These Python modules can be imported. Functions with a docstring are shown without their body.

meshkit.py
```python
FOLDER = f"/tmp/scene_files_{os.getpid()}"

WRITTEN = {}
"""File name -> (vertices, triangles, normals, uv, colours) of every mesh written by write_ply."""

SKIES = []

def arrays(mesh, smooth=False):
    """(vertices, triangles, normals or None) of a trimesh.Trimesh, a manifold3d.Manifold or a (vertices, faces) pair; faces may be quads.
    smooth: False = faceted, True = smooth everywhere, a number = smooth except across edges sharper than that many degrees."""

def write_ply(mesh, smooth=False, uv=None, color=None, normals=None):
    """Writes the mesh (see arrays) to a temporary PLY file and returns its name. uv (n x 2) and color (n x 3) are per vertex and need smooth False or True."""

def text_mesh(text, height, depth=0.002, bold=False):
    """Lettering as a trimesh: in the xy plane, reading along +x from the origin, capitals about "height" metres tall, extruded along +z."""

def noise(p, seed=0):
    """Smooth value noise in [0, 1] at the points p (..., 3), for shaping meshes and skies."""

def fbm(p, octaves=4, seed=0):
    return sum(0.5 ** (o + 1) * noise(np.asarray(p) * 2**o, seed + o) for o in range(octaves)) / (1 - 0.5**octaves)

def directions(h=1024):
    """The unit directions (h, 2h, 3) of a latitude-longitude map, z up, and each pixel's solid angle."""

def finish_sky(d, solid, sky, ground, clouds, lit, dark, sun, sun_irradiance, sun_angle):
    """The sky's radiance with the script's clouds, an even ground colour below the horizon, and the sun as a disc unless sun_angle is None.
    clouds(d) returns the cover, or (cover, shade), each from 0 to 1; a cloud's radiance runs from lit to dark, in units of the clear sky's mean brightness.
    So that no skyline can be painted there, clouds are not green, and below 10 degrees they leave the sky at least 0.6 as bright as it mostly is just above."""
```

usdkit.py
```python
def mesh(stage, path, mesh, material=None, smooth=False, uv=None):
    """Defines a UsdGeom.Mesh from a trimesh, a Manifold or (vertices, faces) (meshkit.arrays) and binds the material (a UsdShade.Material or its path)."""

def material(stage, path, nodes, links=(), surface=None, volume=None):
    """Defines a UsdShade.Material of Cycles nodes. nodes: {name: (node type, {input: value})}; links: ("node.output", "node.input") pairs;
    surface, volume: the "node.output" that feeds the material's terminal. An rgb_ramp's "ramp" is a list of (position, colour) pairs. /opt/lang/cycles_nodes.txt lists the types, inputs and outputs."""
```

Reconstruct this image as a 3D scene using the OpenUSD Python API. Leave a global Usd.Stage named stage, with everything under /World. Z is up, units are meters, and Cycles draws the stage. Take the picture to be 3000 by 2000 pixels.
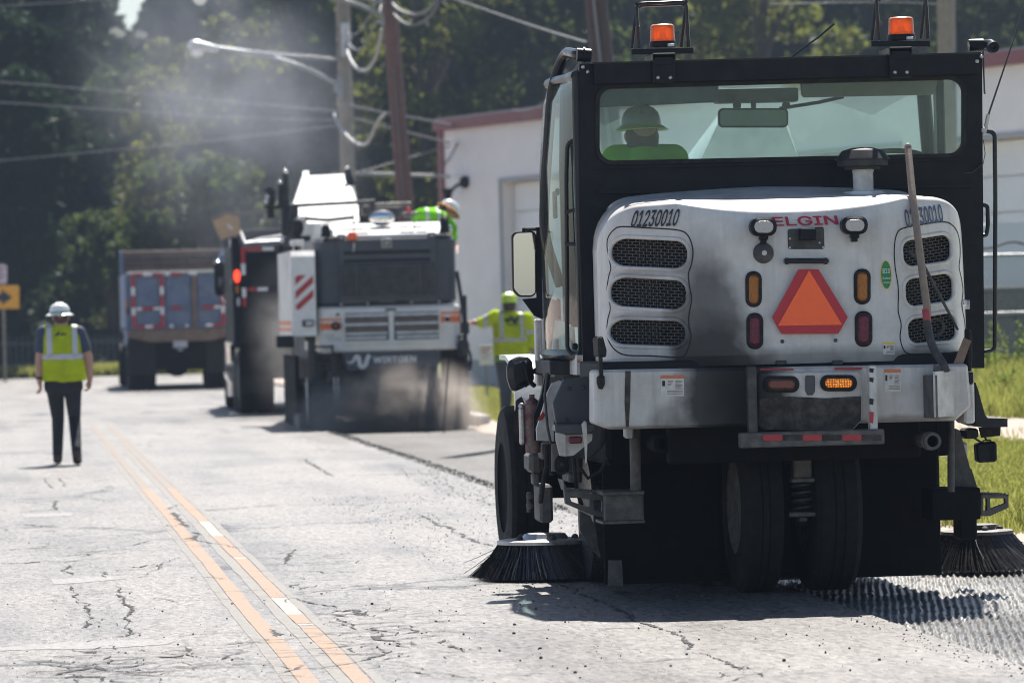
import math, random
import numpy as np, trimesh, shapely, manifold3d as m3
from shapely.geometry import Polygon, LineString, Point, box as sbox
import usdkit, meshkit
from pxr import Usd, UsdGeom, UsdLux, UsdShade, Gf, Sdf, Vt

stage = Usd.Stage.CreateInMemory()
UsdGeom.SetStageUpAxis(stage, 'Z')
UsdGeom.SetStageMetersPerUnit(stage, 1.0)
stage.SetDefaultPrim(UsdGeom.Xform.Define(stage, '/World').GetPrim())
UsdGeom.Scope.Define(stage, '/World/Looks')

# ---------------------------------------------------------------- camera
F_PX = 13500.0                       # focal length in photo pixels (3000 wide)
EYE = np.array([0.0, 0.0, 1.6])
YAW, PITCH, ROLL = math.atan(1485 / F_PX), math.atan(100 / F_PX), math.radians(1.5)
FWD = np.array([math.sin(YAW) * math.cos(PITCH), math.cos(YAW) * math.cos(PITCH), -math.sin(PITCH)])
_r0 = np.array([math.cos(YAW), -math.sin(YAW), 0.0]); _u0 = np.cross(_r0, FWD)
RGT = math.cos(ROLL) * _r0 - math.sin(ROLL) * _u0
UPV = math.sin(ROLL) * _r0 + math.cos(ROLL) * _u0
EXPOSURE = 1.15
HAZE = 0.00026
cam = UsdGeom.Camera.Define(stage, '/World/camera')
cam.AddTransformOp().Set(Gf.Matrix4d(*[float(v) for row in (np.append(RGT, 0), np.append(UPV, 0), np.append(-FWD, 0), np.append(EYE, 1)) for v in row]))
cam.CreateHorizontalApertureAttr(36.0); cam.CreateVerticalApertureAttr(24.0)
cam.CreateFocalLengthAttr(36.0 * F_PX / 3000)
cam.CreateFStopAttr(4.6); cam.CreateFocusDistanceAttr(24.7)
cam.CreateClippingRangeAttr(Gf.Vec2f(0.1, 5000)); cam.CreateExposureAttr(EXPOSURE)

# ---------------------------------------------------------------- sky and sun
SUN = np.array([0.17, 0.68, 1.0]); SUN /= np.linalg.norm(SUN)
usdkit.material(stage, '/World/Looks/sky_look', {
    's': ('sky_texture', {'sky_type': 'single_scattering', 'sun_disc': False, 'sun_elevation': math.asin(SUN[2]), 'sun_rotation': math.atan2(SUN[0], SUN[1]), 'aerosol_density': 1.0}),
    'b': ('background_shader', {'strength': 0.05})}, [('s.color', 'b.color')], surface='b.background')
dome = UsdLux.DomeLight.Define(stage, '/World/sky')
UsdShade.MaterialBindingAPI.Apply(dome.GetPrim()).Bind(UsdShade.Material.Get(stage, '/World/Looks/sky_look'))
dome.GetPrim().SetCustomDataByKey('kind', 'structure')
sun = UsdLux.DistantLight.Define(stage, '/World/sun')
sun.CreateIntensityAttr(1.25); sun.CreateAngleAttr(0.53); sun.CreateColorAttr(Gf.Vec3f(1.0, 0.95, 0.88))
sun.GetPrim().CreateAttribute('inputs:normalize', Sdf.ValueTypeNames.Bool).Set(True)
_zx = np.cross([0, 0, 1.0], SUN); _zx /= np.linalg.norm(_zx); _zy = np.cross(SUN, _zx)
sun.AddTransformOp().Set(Gf.Matrix4d(*[float(v) for row in (np.append(_zx, 0), np.append(_zy, 0), np.append(SUN, 0), [0, 0, 60, 1]) for v in row]))

# ---------------------------------------------------------------- measuring: where a ray of the photo meets a plane
def P(px, py, Y):
    d = FWD * F_PX + RGT * (px - 1500) - UPV * (py - 1000)
    return EYE + d * (Y / d[1])
def G(px, py, z=0.0):
    d = FWD * F_PX + RGT * (px - 1500) - UPV * (py - 1000)
    return EYE + d * ((z - EYE[2]) / d[2])
def XZ(pts, Y):
    return [(p[0], p[2]) for p in (P(a, b, Y) for a, b in pts)]

# ---------------------------------------------------------------- prims
rng = np.random.default_rng(7); rnd = random.Random(11)
_names = {}
def numbered(parent, name):
    k = _names.get((parent, name), -1) + 1
    _names[(parent, name)] = k
    return f'{parent}/{name}' if k == 0 else f'{parent}/{name}_{k:03d}'
LOC = {}
def tag(prim, label=None, cat=None, group=None, kind=None):
    for k, v in (('label', label), ('category', cat), ('group', group), ('kind', kind)):
        if v: prim.SetCustomDataByKey(k, v)
    return prim
def thing(name, label, cat, loc=(0, 0, 0), group=None):
    path = numbered('/World', name)
    x = UsdGeom.Xform.Define(stage, path); x.AddTranslateOp().Set(Gf.Vec3d(*map(float, loc)))
    LOC[path] = np.array(loc, float)
    tag(x.GetPrim(), label, cat, group)
    return path
def merge(ms):
    vs, fs, n = [], [], 0
    for m in ms:
        v, f, _ = meshkit.arrays(m)
        vs.append(v); fs.append(f + n); n += len(v)
    return trimesh.Trimesh(np.vstack(vs), np.vstack(fs), process=False)
def part(parent, name, mesh, mat, smooth=35, label=None, kind=None):
    """One Mesh under parent (a path); the geometry comes in world coordinates."""
    if isinstance(mesh, list): mesh = merge(mesh)
    v, f, _ = meshkit.arrays(mesh)
    root = parent
    while root not in LOC and root.count('/') > 1: root = root.rsplit('/', 1)[0]
    path = numbered(parent, name)
    LOC.setdefault(path, LOC.get(root, np.zeros(3)))
    m = usdkit.mesh(stage, path, (v - LOC.get(root, 0), f), mat, smooth=smooth)
    tag(m.GetPrim(), label, kind=kind)
    return path
def each(parent, name, meshes, mat, **kw):
    for m in meshes: last = part(parent, name, m, mat, **kw)
    return last
def solo(name, mesh, mat, label=None, cat=None, group=None, kind=None, smooth=35):
    if isinstance(mesh, list): mesh = merge(mesh)
    path = numbered('/World', name); LOC[path] = np.zeros(3)
    m = usdkit.mesh(stage, path, mesh, mat, smooth=smooth)
    tag(m.GetPrim(), label, cat, group, kind)
    return path

# ---------------------------------------------------------------- shapes (world coordinates)
def hull(pts): return trimesh.Trimesh(np.asarray(pts, float)).convex_hull if False else trimesh.convex.convex_hull(np.asarray(pts, float))
def cbox(x0, x1, y0, y1, z0, z1, b=0.008):
    x0, x1, y0, y1, z0, z1 = min(x0, x1), max(x0, x1), min(y0, y1), max(y0, y1), min(z0, z1), max(z0, z1)
    b = min(b, .3 * (x1 - x0), .3 * (y1 - y0), .3 * (z1 - z0))
    if b <= 0.0005: return trimesh.creation.box(bounds=[[x0, y0, z0], [x1, y1, z1]])
    p = []
    for x, sx in ((x0, 1), (x1, -1)):
        for y, sy in ((y0, 1), (y1, -1)):
            for z, sz in ((z0, 1), (z1, -1)):
                p += [(x, y + sy * b, z + sz * b), (x + sx * b, y, z + sz * b), (x + sx * b, y + sy * b, z)]
    return hull(p)
_MXZ = np.array([[1, 0, 0, 0], [0, 0, 1, 0], [0, 1, 0, 0], [0, 0, 0, 1.0]])
def ext(poly, Y0, Y1):
    """A shapely polygon in (x, z) extruded from y = Y0 to Y1."""
    out = []
    for g in getattr(poly, 'geoms', [poly]):
        if g.is_empty: continue
        m = trimesh.creation.extrude_polygon(g, Y1 - Y0, engine='earcut')
        m.apply_transform(_MXZ); m.apply_translation([0, Y0, 0]); out.append(m)
    return out[0] if len(out) == 1 else merge(out)
def extx(poly, X0, X1):
    """A shapely polygon in (y, z) extruded from x = X0 to X1."""
    m = trimesh.creation.extrude_polygon(poly, X1 - X0, engine='earcut')
    m.apply_transform(np.array([[0, 0, 1, X0], [1, 0, 0, 0], [0, 1, 0, 0], [0, 0, 0, 1.0]])); return m
def rpoly(pts, r=0.0, res=4):
    p = Polygon(pts)
    if not p.is_valid: p = p.buffer(0)
    return p.buffer(-r, quad_segs=res).buffer(r, quad_segs=res) if r else p
def slab(px, Y0, Y1, r=0.0):
    """A plate whose front outline is seen at the photo points px when it stands at y = Y0."""
    return ext(rpoly(XZ(px, Y0), r), Y0, Y1)
def pxrect(x0, y0, x1, y1): return [(x0, y0), (x1, y0), (x1, y1), (x0, y1)]
def cslab(px, Y0, Y1, r=0.02, b=0.008):
    """A convex plate with rounded corners and softened front and back edges."""
    p = rpoly(XZ(px, Y0), r); q = p.buffer(-b)
    pts = [(x, Y0, z) for x, z in q.exterior.coords] + [(x, Y0 + b, z) for x, z in p.exterior.coords] + [(x, Y1 - b, z) for x, z in p.exterior.coords] + [(x, Y1, z) for x, z in q.exterior.coords]
    return hull(pts)
def pbox(px0, py0, px1, py1, Y0, Y1, b=0.008):
    a, c = P(px0, py0, Y0), P(px1, py1, Y0)
    return cbox(a[0], c[0], Y0, Y1, a[2], c[2], b)
def tube(points, r, n=10, closed=False):
    p = np.asarray(points, float); r = np.broadcast_to(np.asarray(r, float), (len(p),))
    t = np.roll(p, -1, 0) - np.roll(p, 1, 0) if closed else np.gradient(p, axis=0)
    t /= np.linalg.norm(t, axis=1, keepdims=True) + 1e-12
    up = np.array([0, 0, 1.0]) if abs(t[0][2]) < .9 else np.array([1.0, 0, 0])
    a = np.cross(t[0], up); a /= np.linalg.norm(a)
    A = []
    for k in range(len(p)):
        a = a - t[k] * np.dot(a, t[k]); a /= np.linalg.norm(a) + 1e-12; A.append(a)
    A = np.array(A); B = np.cross(t, A)
    g = np.arange(n) * 2 * np.pi / n
    v = p[:, None] + r[:, None, None] * (np.cos(g)[None, :, None] * A[:, None] + np.sin(g)[None, :, None] * B[:, None])
    v = v.reshape(-1, 3); f = []
    m = len(p)
    for i in range(m if closed else m - 1):
        i2 = (i + 1) % m
        for j in range(n):
            q = (i * n + j, i * n + (j + 1) % n, i2 * n + (j + 1) % n, i2 * n + j)
            f += [(q[0], q[1], q[2]), (q[0], q[2], q[3])]
    if not closed:
        c0, c1 = len(v), len(v) + 1
        v = np.vstack([v, p[:1], p[-1:]])
        for j in range(n):
            f += [(c0, (j + 1) % n, j), (c1, (m - 1) * n + j, (m - 1) * n + (j + 1) % n)]
    return trimesh.Trimesh(v, np.array(f), process=False)
def bend(points, r=0.08, n=5):
    """A polyline with rounded corners."""
    p = [np.asarray(q, float) for q in points]; out = [p[0]]
    for a, b, c in zip(p, p[1:], p[2:]):
        d0, d1 = a - b, c - b
        l = min(r, .45 * np.linalg.norm(d0), .45 * np.linalg.norm(d1))
        s, e = b + d0 / np.linalg.norm(d0) * l, b + d1 / np.linalg.norm(d1) * l
        for k in range(n + 1):
            u = k / n; out.append((1 - u) ** 2 * s + 2 * u * (1 - u) * b + u * u * e)
    return out + [p[-1]]
def lathe(profile, center, axis='z', n=28):
    """profile: (radius, height) pairs from bottom to top."""
    m = trimesh.creation.revolve(np.array(profile, float), sections=n)
    if axis == 'y': m.apply_transform(np.array([[1, 0, 0, 0], [0, 0, -1, 0], [0, 1, 0, 0], [0, 0, 0, 1.0]]))      # height runs away from -y: +h -> +z -> here z=y
    if axis == 'x': m.apply_transform(np.array([[0, 0, 1, 0], [0, 1, 0, 0], [-1, 0, 0, 0], [0, 0, 0, 1.0]]))
    if axis == '-y': m.apply_transform(np.array([[1, 0, 0, 0], [0, 0, -1, 0], [0, 1, 0, 0], [0, 0, 0, 1.0]]))
    if axis == '+y': m.apply_transform(np.array([[1, 0, 0, 0], [0, 0, 1, 0], [0, -1, 0, 0], [0, 0, 0, 1.0]]))
    m.apply_translation(center); return m
def ell(c, r, n=2):
    m = trimesh.creation.icosphere(n); m.apply_scale(r); m.apply_translation(c); return m
def cyl(a, b, r, n=16): return tube([a, b], r, n)
def textz(s, h, X, Y, Z, depth=0.002, bold=True, width=None, shear=0.0):
    """Lettering on a plane facing the camera: reads along +x, left end of its base line at (X, Y, Z)."""
    m = meshkit.text_mesh(s, h, depth, bold); v = np.array(m.vertices)
    v[:, 0] -= v[:, 0].min()
    if width: v[:, 0] *= width / v[:, 0].max()
    v[:, 0] += shear * v[:, 1]
    return trimesh.Trimesh(np.stack([X + v[:, 0], Y - v[:, 2], Z + v[:, 1]], 1), m.faces, process=False)
def heightfield(xs, ys, zf):
    X, Y = np.meshgrid(xs, ys, indexing='ij'); Z = zf(X, Y)
    v = np.stack([X, Y, Z], -1).reshape(-1, 3); n = len(ys)
    i, j = np.meshgrid(np.arange(len(xs) - 1), np.arange(n - 1), indexing='ij'); a = (i * n + j).ravel()
    f = np.vstack([np.stack([a, a + n, a + n + 1], 1), np.stack([a, a + n + 1, a + 1], 1)])
    return trimesh.Trimesh(v, f, process=False)
def fb(x, y, s, o=3, seed=0): return meshkit.fbm(np.stack([np.asarray(x) * s, np.asarray(y) * s, np.zeros_like(np.asarray(x, float))], -1), o, seed) - .5

# ---------------------------------------------------------------- materials
L = '/World/Looks/'
def mat(name, nodes, links, surface=None, volume=None): return usdkit.material(stage, L + name, nodes, links, surface, volume)
def pbr(name, color, rough=.5, metal=0.0, spec=.5, var=.25, vscale=6, bump=0.0, bscale=60, coat=0.0, dust=0.0, extra=None, speck=0.0, stains=(), streak=0.0):
    """A surface with blotches of tone, worn gloss, fine relief and, where asked, dust, specks and stains."""
    c = np.array(color, float)
    n = {'g': ('geometry', {}), 'n': ('noise_texture', {'scale': vscale, 'detail': 5, 'roughness': .62}),
         'r': ('rgb_ramp', {'ramp': [(0.25, c * (1 - var)), (.5, c), (.78, np.minimum(c * (1 + var * .6), .9))]}),
         'rr': ('map_range', {'from_min': .3, 'from_max': .7, 'to_min': max(rough - .12, .03), 'to_max': min(rough + .12, 1)}),
         'p': ('principled_bsdf', {'metallic': metal, 'specular_ior_level': spec, 'coat_weight': coat, **(extra or {})})}
    l = [('g.position', 'n.vector'), ('n.fac', 'r.fac'), ('n.fac', 'rr.value'), ('rr.result', 'p.roughness')]
    col = 'r.color'
    if dust:
        n |= {'dn': ('noise_texture', {'scale': vscale * 1.6, 'detail': 6, 'roughness': .7}), 'dr': ('rgb_ramp', {'ramp': [(.42, (0, 0, 0)), (.7, (dust,) * 3)]}),
              'dm': ('mix', {'color2': (.27, .24, .205)})}
        l += [('g.position', 'dn.vector'), ('dn.fac', 'dr.fac'), ('dr.color', 'dm.fac'), (col, 'dm.color1')]; col = 'dm.color'
    if streak:      # run-down dirt
        n |= {'km': ('mapping', {'scale': (16, 16, 1.1)}), 'kn': ('noise_texture', {'scale': 1.0, 'detail': 5, 'roughness': .6, 'distortion': .3}), 'kr': ('rgb_ramp', {'ramp': [(.50, (0, 0, 0)), (.72, (streak,) * 3)]}), 'kk': ('mix', {'color2': (.17, .155, .14)})}
        l += [('g.position', 'km.vector'), ('km.vector', 'kn.vector'), ('kn.fac', 'kr.fac'), ('kr.color', 'kk.fac'), (col, 'kk.color1')]; col = 'kk.color'
    if speck:
        n |= {'sv': ('voronoi_texture', {'scale': 58, 'randomness': 1}), 'sw': ('white_noise_texture', {}), 'st': ('math', {'math_type': 'less_than', 'value2': speck}),
              'sr': ('math', {'math_type': 'multiply_add', 'value2': .22, 'value3': .03}), 'sd': ('math', {'math_type': 'less_than'}), 'sx': ('math', {'math_type': 'multiply'}),
              'sm': ('mix', {'color2': (.035, .033, .032)})}
        l += [('g.position', 'sv.vector'), ('sv.position', 'sw.vector'), ('sw.value', 'st.value1'), ('sw.value', 'sr.value1'), ('sv.distance', 'sd.value1'), ('sr.value', 'sd.value2'),
              ('st.value', 'sx.value1'), ('sd.value', 'sx.value2'), ('sx.value', 'sm.fac'), (col, 'sm.color1')]; col = 'sm.color'
    for k, (cen, rad, amt, sc) in enumerate(stains):     # soot and grime: an ellipsoid of dirt with a ragged edge
        n |= {f'q{k}a': ('vector_math', {'math_type': 'subtract', 'vector2': cen}), f'q{k}b': ('vector_math', {'math_type': 'divide', 'vector2': rad}), f'q{k}c': ('vector_math', {'math_type': 'length'}),
              f'q{k}n': ('noise_texture', {'scale': 5, 'detail': 4}), f'q{k}d': ('math', {'math_type': 'multiply_add', 'value2': .7, 'value3': -.35}), f'q{k}e': ('math', {'math_type': 'add'}),
              f'q{k}f': ('rgb_ramp', {'ramp': [(.0, (amt,) * 3), (.55, (amt * .93,) * 3), (1.0, (0, 0, 0))]}), f'q{k}m': ('mix', {'color2': sc})}
        l += [('g.position', f'q{k}a.vector1'), (f'q{k}a.vector', f'q{k}b.vector1'), (f'q{k}b.vector', f'q{k}c.vector1'), ('g.position', f'q{k}n.vector'), (f'q{k}n.fac', f'q{k}d.value1'),
              (f'q{k}c.value', f'q{k}e.value1'), (f'q{k}d.value', f'q{k}e.value2'), (f'q{k}e.value', f'q{k}f.fac'), (f'q{k}f.color', f'q{k}m.fac'), (col, f'q{k}m.color1')]; col = f'q{k}m.color'
    l.append((col, 'p.base_color'))
    if bump:
        n |= {'bn': ('noise_texture', {'scale': bscale, 'detail': 4, 'roughness': .6}), 'bb': ('bump', {'strength': bump, 'distance': .01})}
        l += [('g.position', 'bn.vector'), ('bn.fac', 'bb.height'), ('bb.normal', 'p.normal')]
    return mat(name, n, l, 'p.BSDF')
def flat_(name, color, rough=.5, **kw): return pbr(name, color, rough, var=kw.pop('var', .12), **kw)

M = {}
M['white_paint'] = pbr('white_paint', (.62, .62, .61), .33, var=.12, vscale=3, dust=.35, speck=.10, coat=.3)
M['white_truck'] = pbr('white_truck', (.70, .69, .67), .35, var=.10, vscale=2, dust=.25)
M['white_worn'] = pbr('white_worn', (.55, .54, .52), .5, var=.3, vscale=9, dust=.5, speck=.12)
M['black_paint'] = pbr('black_paint', (.004, .0055, .009), .42, spec=.2, var=.3, vscale=5, dust=.03)
M['truck_black'] = pbr('truck_black', (.007, .009, .015), .6, spec=.12, var=.3, vscale=3, dust=.06)
M['black_gloss'] = pbr('black_gloss', (.008, .009, .012), .25, spec=.35, var=.2, vscale=5, dust=.03)
M['black_rubber'] = pbr('black_rubber', (.011, .011, .012), .75, spec=.25, var=.3, vscale=14, dust=.08, bump=.3, bscale=90)
M['tyre'] = pbr('tyre', (.009, .009, .0095), .8, spec=.15, var=.3, vscale=10, dust=.035, bump=.3, bscale=120)
M['dark_steel'] = pbr('dark_steel', (.04, .04, .042), .55, metal=.3, var=.4, vscale=9, dust=.2, bump=.15)
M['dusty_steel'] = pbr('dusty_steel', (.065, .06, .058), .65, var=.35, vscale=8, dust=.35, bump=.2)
M['steel'] = pbr('steel', (.45, .45, .45), .35, metal=.9, var=.3, vscale=14)
M['chrome'] = pbr('chrome', (.8, .8, .8), .12, metal=1, var=.1)
M['underbody'] = pbr('underbody', (.007, .007, .008), .85, spec=.08, var=.4, vscale=6, dust=.012)
M['black_hole'] = pbr('black_hole', (.008, .008, .009), .95, var=.2)
M['gap_black'] = flat_('gap_black', (.02, .02, .02), .8)
M['wire_mesh'] = pbr('wire_mesh', (.11, .105, .10), .5, metal=.3, var=.3, vscale=30, dust=.3)
M['red_paint'] = pbr('red_paint', (.30, .025, .03), .45, var=.25, vscale=9, dust=.2)
M['dull_red'] = pbr('dull_red', (.10, .028, .028), .6, var=.3, vscale=12, dust=.7)
M['red_letters'] = pbr('red_letters', (.36, .012, .04), .35, var=.1)
M['black_letters'] = flat_('black_letters', (.015, .015, .02), .4)
M['grey_letters'] = flat_('grey_letters', (.40, .42, .43), .5)
M['white_letters'] = flat_('white_letters', (.75, .75, .74), .5)
M['signal_red'] = pbr('signal_red', (.42, .015, .03), .35, var=.1, speck=.05)
M['signal_orange'] = pbr('signal_orange', (1.0, .13, .03), .4, var=.06, vscale=12, speck=.05)
M['green_sticker'] = flat_('green_sticker', (.02, .21, .08), .35)
M['yellow_sticker'] = flat_('yellow_sticker', (.75, .50, .05), .4)
M['blue_sticker'] = flat_('blue_sticker', (.06, .085, .17), .4)
M['orange_sticker'] = flat_('orange_sticker', (.55, .16, .07), .4)
M['paper_sticker'] = pbr('paper_sticker', (.60, .59, .56), .45, var=.15, vscale=20, dust=.3)
M['tape_red'] = flat_('tape_red', (.38, .02, .03), .35)
M['tape_white'] = flat_('tape_white', (.72, .72, .72), .35)
M['grime'] = pbr('grime', (.035, .032, .03), .85, spec=.2, var=.35, vscale=10, dust=.25)
M['wood'] = pbr('wood', (.22, .165, .13), .6, var=.3, vscale=20, bump=.2)
M['blue_paint'] = pbr('blue_paint', (.095, .14, .24), .5, var=.3, vscale=2.5, dust=.35)
M['rust'] = pbr('rust', (.16, .10, .07), .7, var=.4, vscale=3, dust=.4)
M['board'] = pbr('board', (.48, .28, .12), .75, var=.2, vscale=3)
M['machine_grey'] = pbr('machine_grey', (.045, .05, .064), .45, var=.15, vscale=2.5, dust=.08)
M['machine_dark'] = pbr('machine_dark', (.022, .024, .028), .6, spec=.25, var=.3, vscale=4, dust=.12)
M['louvre_grey'] = pbr('louvre_grey', (.10, .10, .105), .6, var=.2, vscale=4, dust=.4)
M['machine_orange'] = flat_('machine_orange', (.75, .15, .03), .4)
M['helmet_white'] = pbr('helmet_white', (.72, .73, .72), .28, var=.06)
M['helmet_green'] = flat_('helmet_green', (.05, .30, .18), .3)
M['helmet_lime'] = flat_('helmet_lime', (.58, .78, .08), .3)
M['helmet_dark'] = flat_('helmet_dark', (.14, .16, .13), .3)
M['helmet_brim'] = flat_('helmet_brim', (.42, .48, .08), .3)
M['helmet_orange'] = flat_('helmet_orange', (.75, .30, .03), .3)
M['skin'] = pbr('skin', (.42, .22, .15), .5, var=.12, vscale=8, extra={'subsurface_weight': .08})
M['hair'] = pbr('hair', (.045, .03, .022), .6, var=.3, vscale=40)
M['navy'] = pbr('navy', (.035, .05, .085), .85, var=.2, vscale=12, bump=.2, bscale=30)
M['trousers'] = pbr('trousers', (.010, .011, .016), .85, var=.25, vscale=9, bump=.3, bscale=22)
M['jeans'] = pbr('jeans', (.06, .07, .095), .85, var=.25, vscale=9, bump=.3, bscale=22)
M['boot'] = pbr('boot', (.055, .032, .022), .7, var=.3, vscale=14)
M['tape_grey'] = flat_('tape_grey', (.46, .46, .50), .45)
M['lens_clear'] = pbr('lens_clear', (.45, .43, .42), .25, var=.1, vscale=60, bump=.4, bscale=120)
M['lens_amber'] = pbr('lens_amber', (.33, .11, .01), .25, var=.2, vscale=50, bump=.4, bscale=90)
M['lens_red'] = pbr('lens_red', (.11, .008, .025), .25, var=.2, vscale=50, bump=.4, bscale=90)
M['lens_brown'] = pbr('lens_brown', (.16, .05, .03), .35, var=.2, vscale=50, bump=.4, bscale=90)
M['concrete'] = pbr('concrete', (.48, .46, .43), .85, var=.2, vscale=1.5, bump=.2, bscale=20)
M['wall_paint'] = pbr('wall_paint', (.82, .765, .745), .8, var=.08, vscale=.6, dust=.12)
M['door_paint'] = pbr('door_paint', (.80, .79, .80), .6, var=.06, vscale=1.2)
M['fascia'] = pbr('fascia', (.22, .075, .075), .6, var=.15, vscale=1.5)
M['wall_base'] = pbr('wall_base', (.36, .36, .37), .85, var=.15, vscale=1.2)
M['pole_grey'] = pbr('pole_grey', (.26, .22, .17), .9, var=.3, vscale=5, bump=.4, bscale=25)
M['pole_red'] = pbr('pole_red', (.16, .09, .075), .9, var=.3, vscale=5, bump=.4, bscale=25)
M['pole_dark'] = pbr('pole_dark', (.07, .05, .045), .9, var=.35, vscale=5, bump=.4, bscale=25)
M['wire'] = flat_('wire', (.15, .15, .155), .5)
M['wire_pale'] = flat_('wire_pale', (.38, .37, .36), .5)
M['wire_black'] = flat_('wire_black', (.03, .03, .035), .4)
M['lamp_grey'] = pbr('lamp_grey', (.55, .55, .55), .35, metal=.5, var=.1)
M['fence_dark'] = pbr('fence_dark', (.045, .055, .065), .4, var=.2)
M['sign_yellow'] = flat_('sign_yellow', (.80, .36, .02), .45)
M['sign_pink'] = flat_('sign_pink', (.62, .50, .56), .5)
M['galvanised'] = pbr('galvanised', (.26, .27, .28), .55, metal=.3, var=.2, vscale=12)
M['van_white'] = pbr('van_white', (.68, .70, .74), .3, var=.08, vscale=2)
M['skip_dark'] = pbr('skip_dark', (.05, .055, .06), .6, var=.3, vscale=2, dust=.2)
M['bark'] = pbr('bark', (.07, .055, .045), .95, var=.4, vscale=6, bump=.5, bscale=18)
M['dirt'] = pbr('dirt', (.33, .27, .23), .95, var=.25, vscale=2.2, bump=.5, bscale=25)
M['gravel'] = pbr('gravel', (.075, .07, .068), .85, var=.4, vscale=40)

def emitter(name, color, e, estr):
    return mat(name, {'p': ('principled_bsdf', {'base_color': color, 'roughness': .3, 'emission_color': e, 'emission_strength': estr})}, [], 'p.BSDF')
M['lit_amber'] = mat('lit_amber', {'g': ('geometry', {}), 'v': ('voronoi_texture', {'scale': 75, 'randomness': .25}), 'r': ('rgb_ramp', {'ramp': [(0.15, (1.0, .36, .03)), (.45, (.22, .05, .002))]}),
    'p': ('principled_bsdf', {'roughness': .3, 'emission_strength': .42})}, [('g.position', 'v.vector'), ('v.distance', 'r.fac'), ('r.color', 'p.base_color'), ('r.color', 'p.emission_color')], 'p.BSDF')
M['lit_red'] = emitter('lit_red', (.5, .02, .01), (1, .06, .02), 1.0)
# amber beacon domes: coloured plastic that lets the backlight through
def lens(name, col, tr=.75, rough=.25):
    return mat(name, {'t': ('translucent_bsdf', {'color': col}), 'x': ('transparent_bsdf', {'color': col}), 'g': ('glossy_bsdf', {'color': (1, 1, 1), 'roughness': rough}), 'd': ('diffuse_bsdf', {'color': col}),
                      'a': ('mix_closure', {'fac': .35}), 'b': ('mix_closure', {'fac': .25}), 'c': ('mix_closure', {}), 'f': ('fresnel', {'IOR': 1.45})},
               [('t.BSDF', 'a.closure1'), ('x.BSDF', 'a.closure2'), ('a.closure', 'b.closure1'), ('d.BSDF', 'b.closure2'), ('b.closure', 'c.closure1'), ('g.BSDF', 'c.closure2'), ('f.fac', 'c.fac')], 'c.closure')
M['beacon_lens'] = lens('beacon_lens', (1.0, .30, .03))
M['lamp_globe'] = lens('lamp_globe', (.92, .93, .94))
def pane(name, tint, dust, dcol=(.55, .6, .58)):
    return mat(name, {'t': ('transparent_bsdf', {'color': tint}), 'g': ('glossy_bsdf', {'color': (1, 1, 1), 'roughness': .02}), 'f': ('fresnel', {'IOR': 1.45}), 'm': ('mix_closure', {}),
                      'geo': ('geometry', {}), 'n': ('noise_texture', {'scale': 3, 'detail': 6, 'roughness': .65}), 'r': ('rgb_ramp', {'ramp': [(.3, (dust * .4,) * 3), (.75, (dust * 1.8,) * 3)]}),
                      'd': ('diffuse_bsdf', {'color': dcol}), 'tl': ('translucent_bsdf', {'color': dcol}), 'dd': ('mix_closure', {'fac': .5}), 'm2': ('mix_closure', {})},
               [('t.BSDF', 'm.closure1'), ('g.BSDF', 'm.closure2'), ('f.fac', 'm.fac'), ('geo.position', 'n.vector'), ('n.fac', 'r.fac'), ('d.BSDF', 'dd.closure1'), ('tl.BSDF', 'dd.closure2'),
                ('m.closure', 'm2.closure1'), ('dd.closure', 'm2.closure2'), ('r.color', 'm2.fac')], 'm2.closure')
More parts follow.
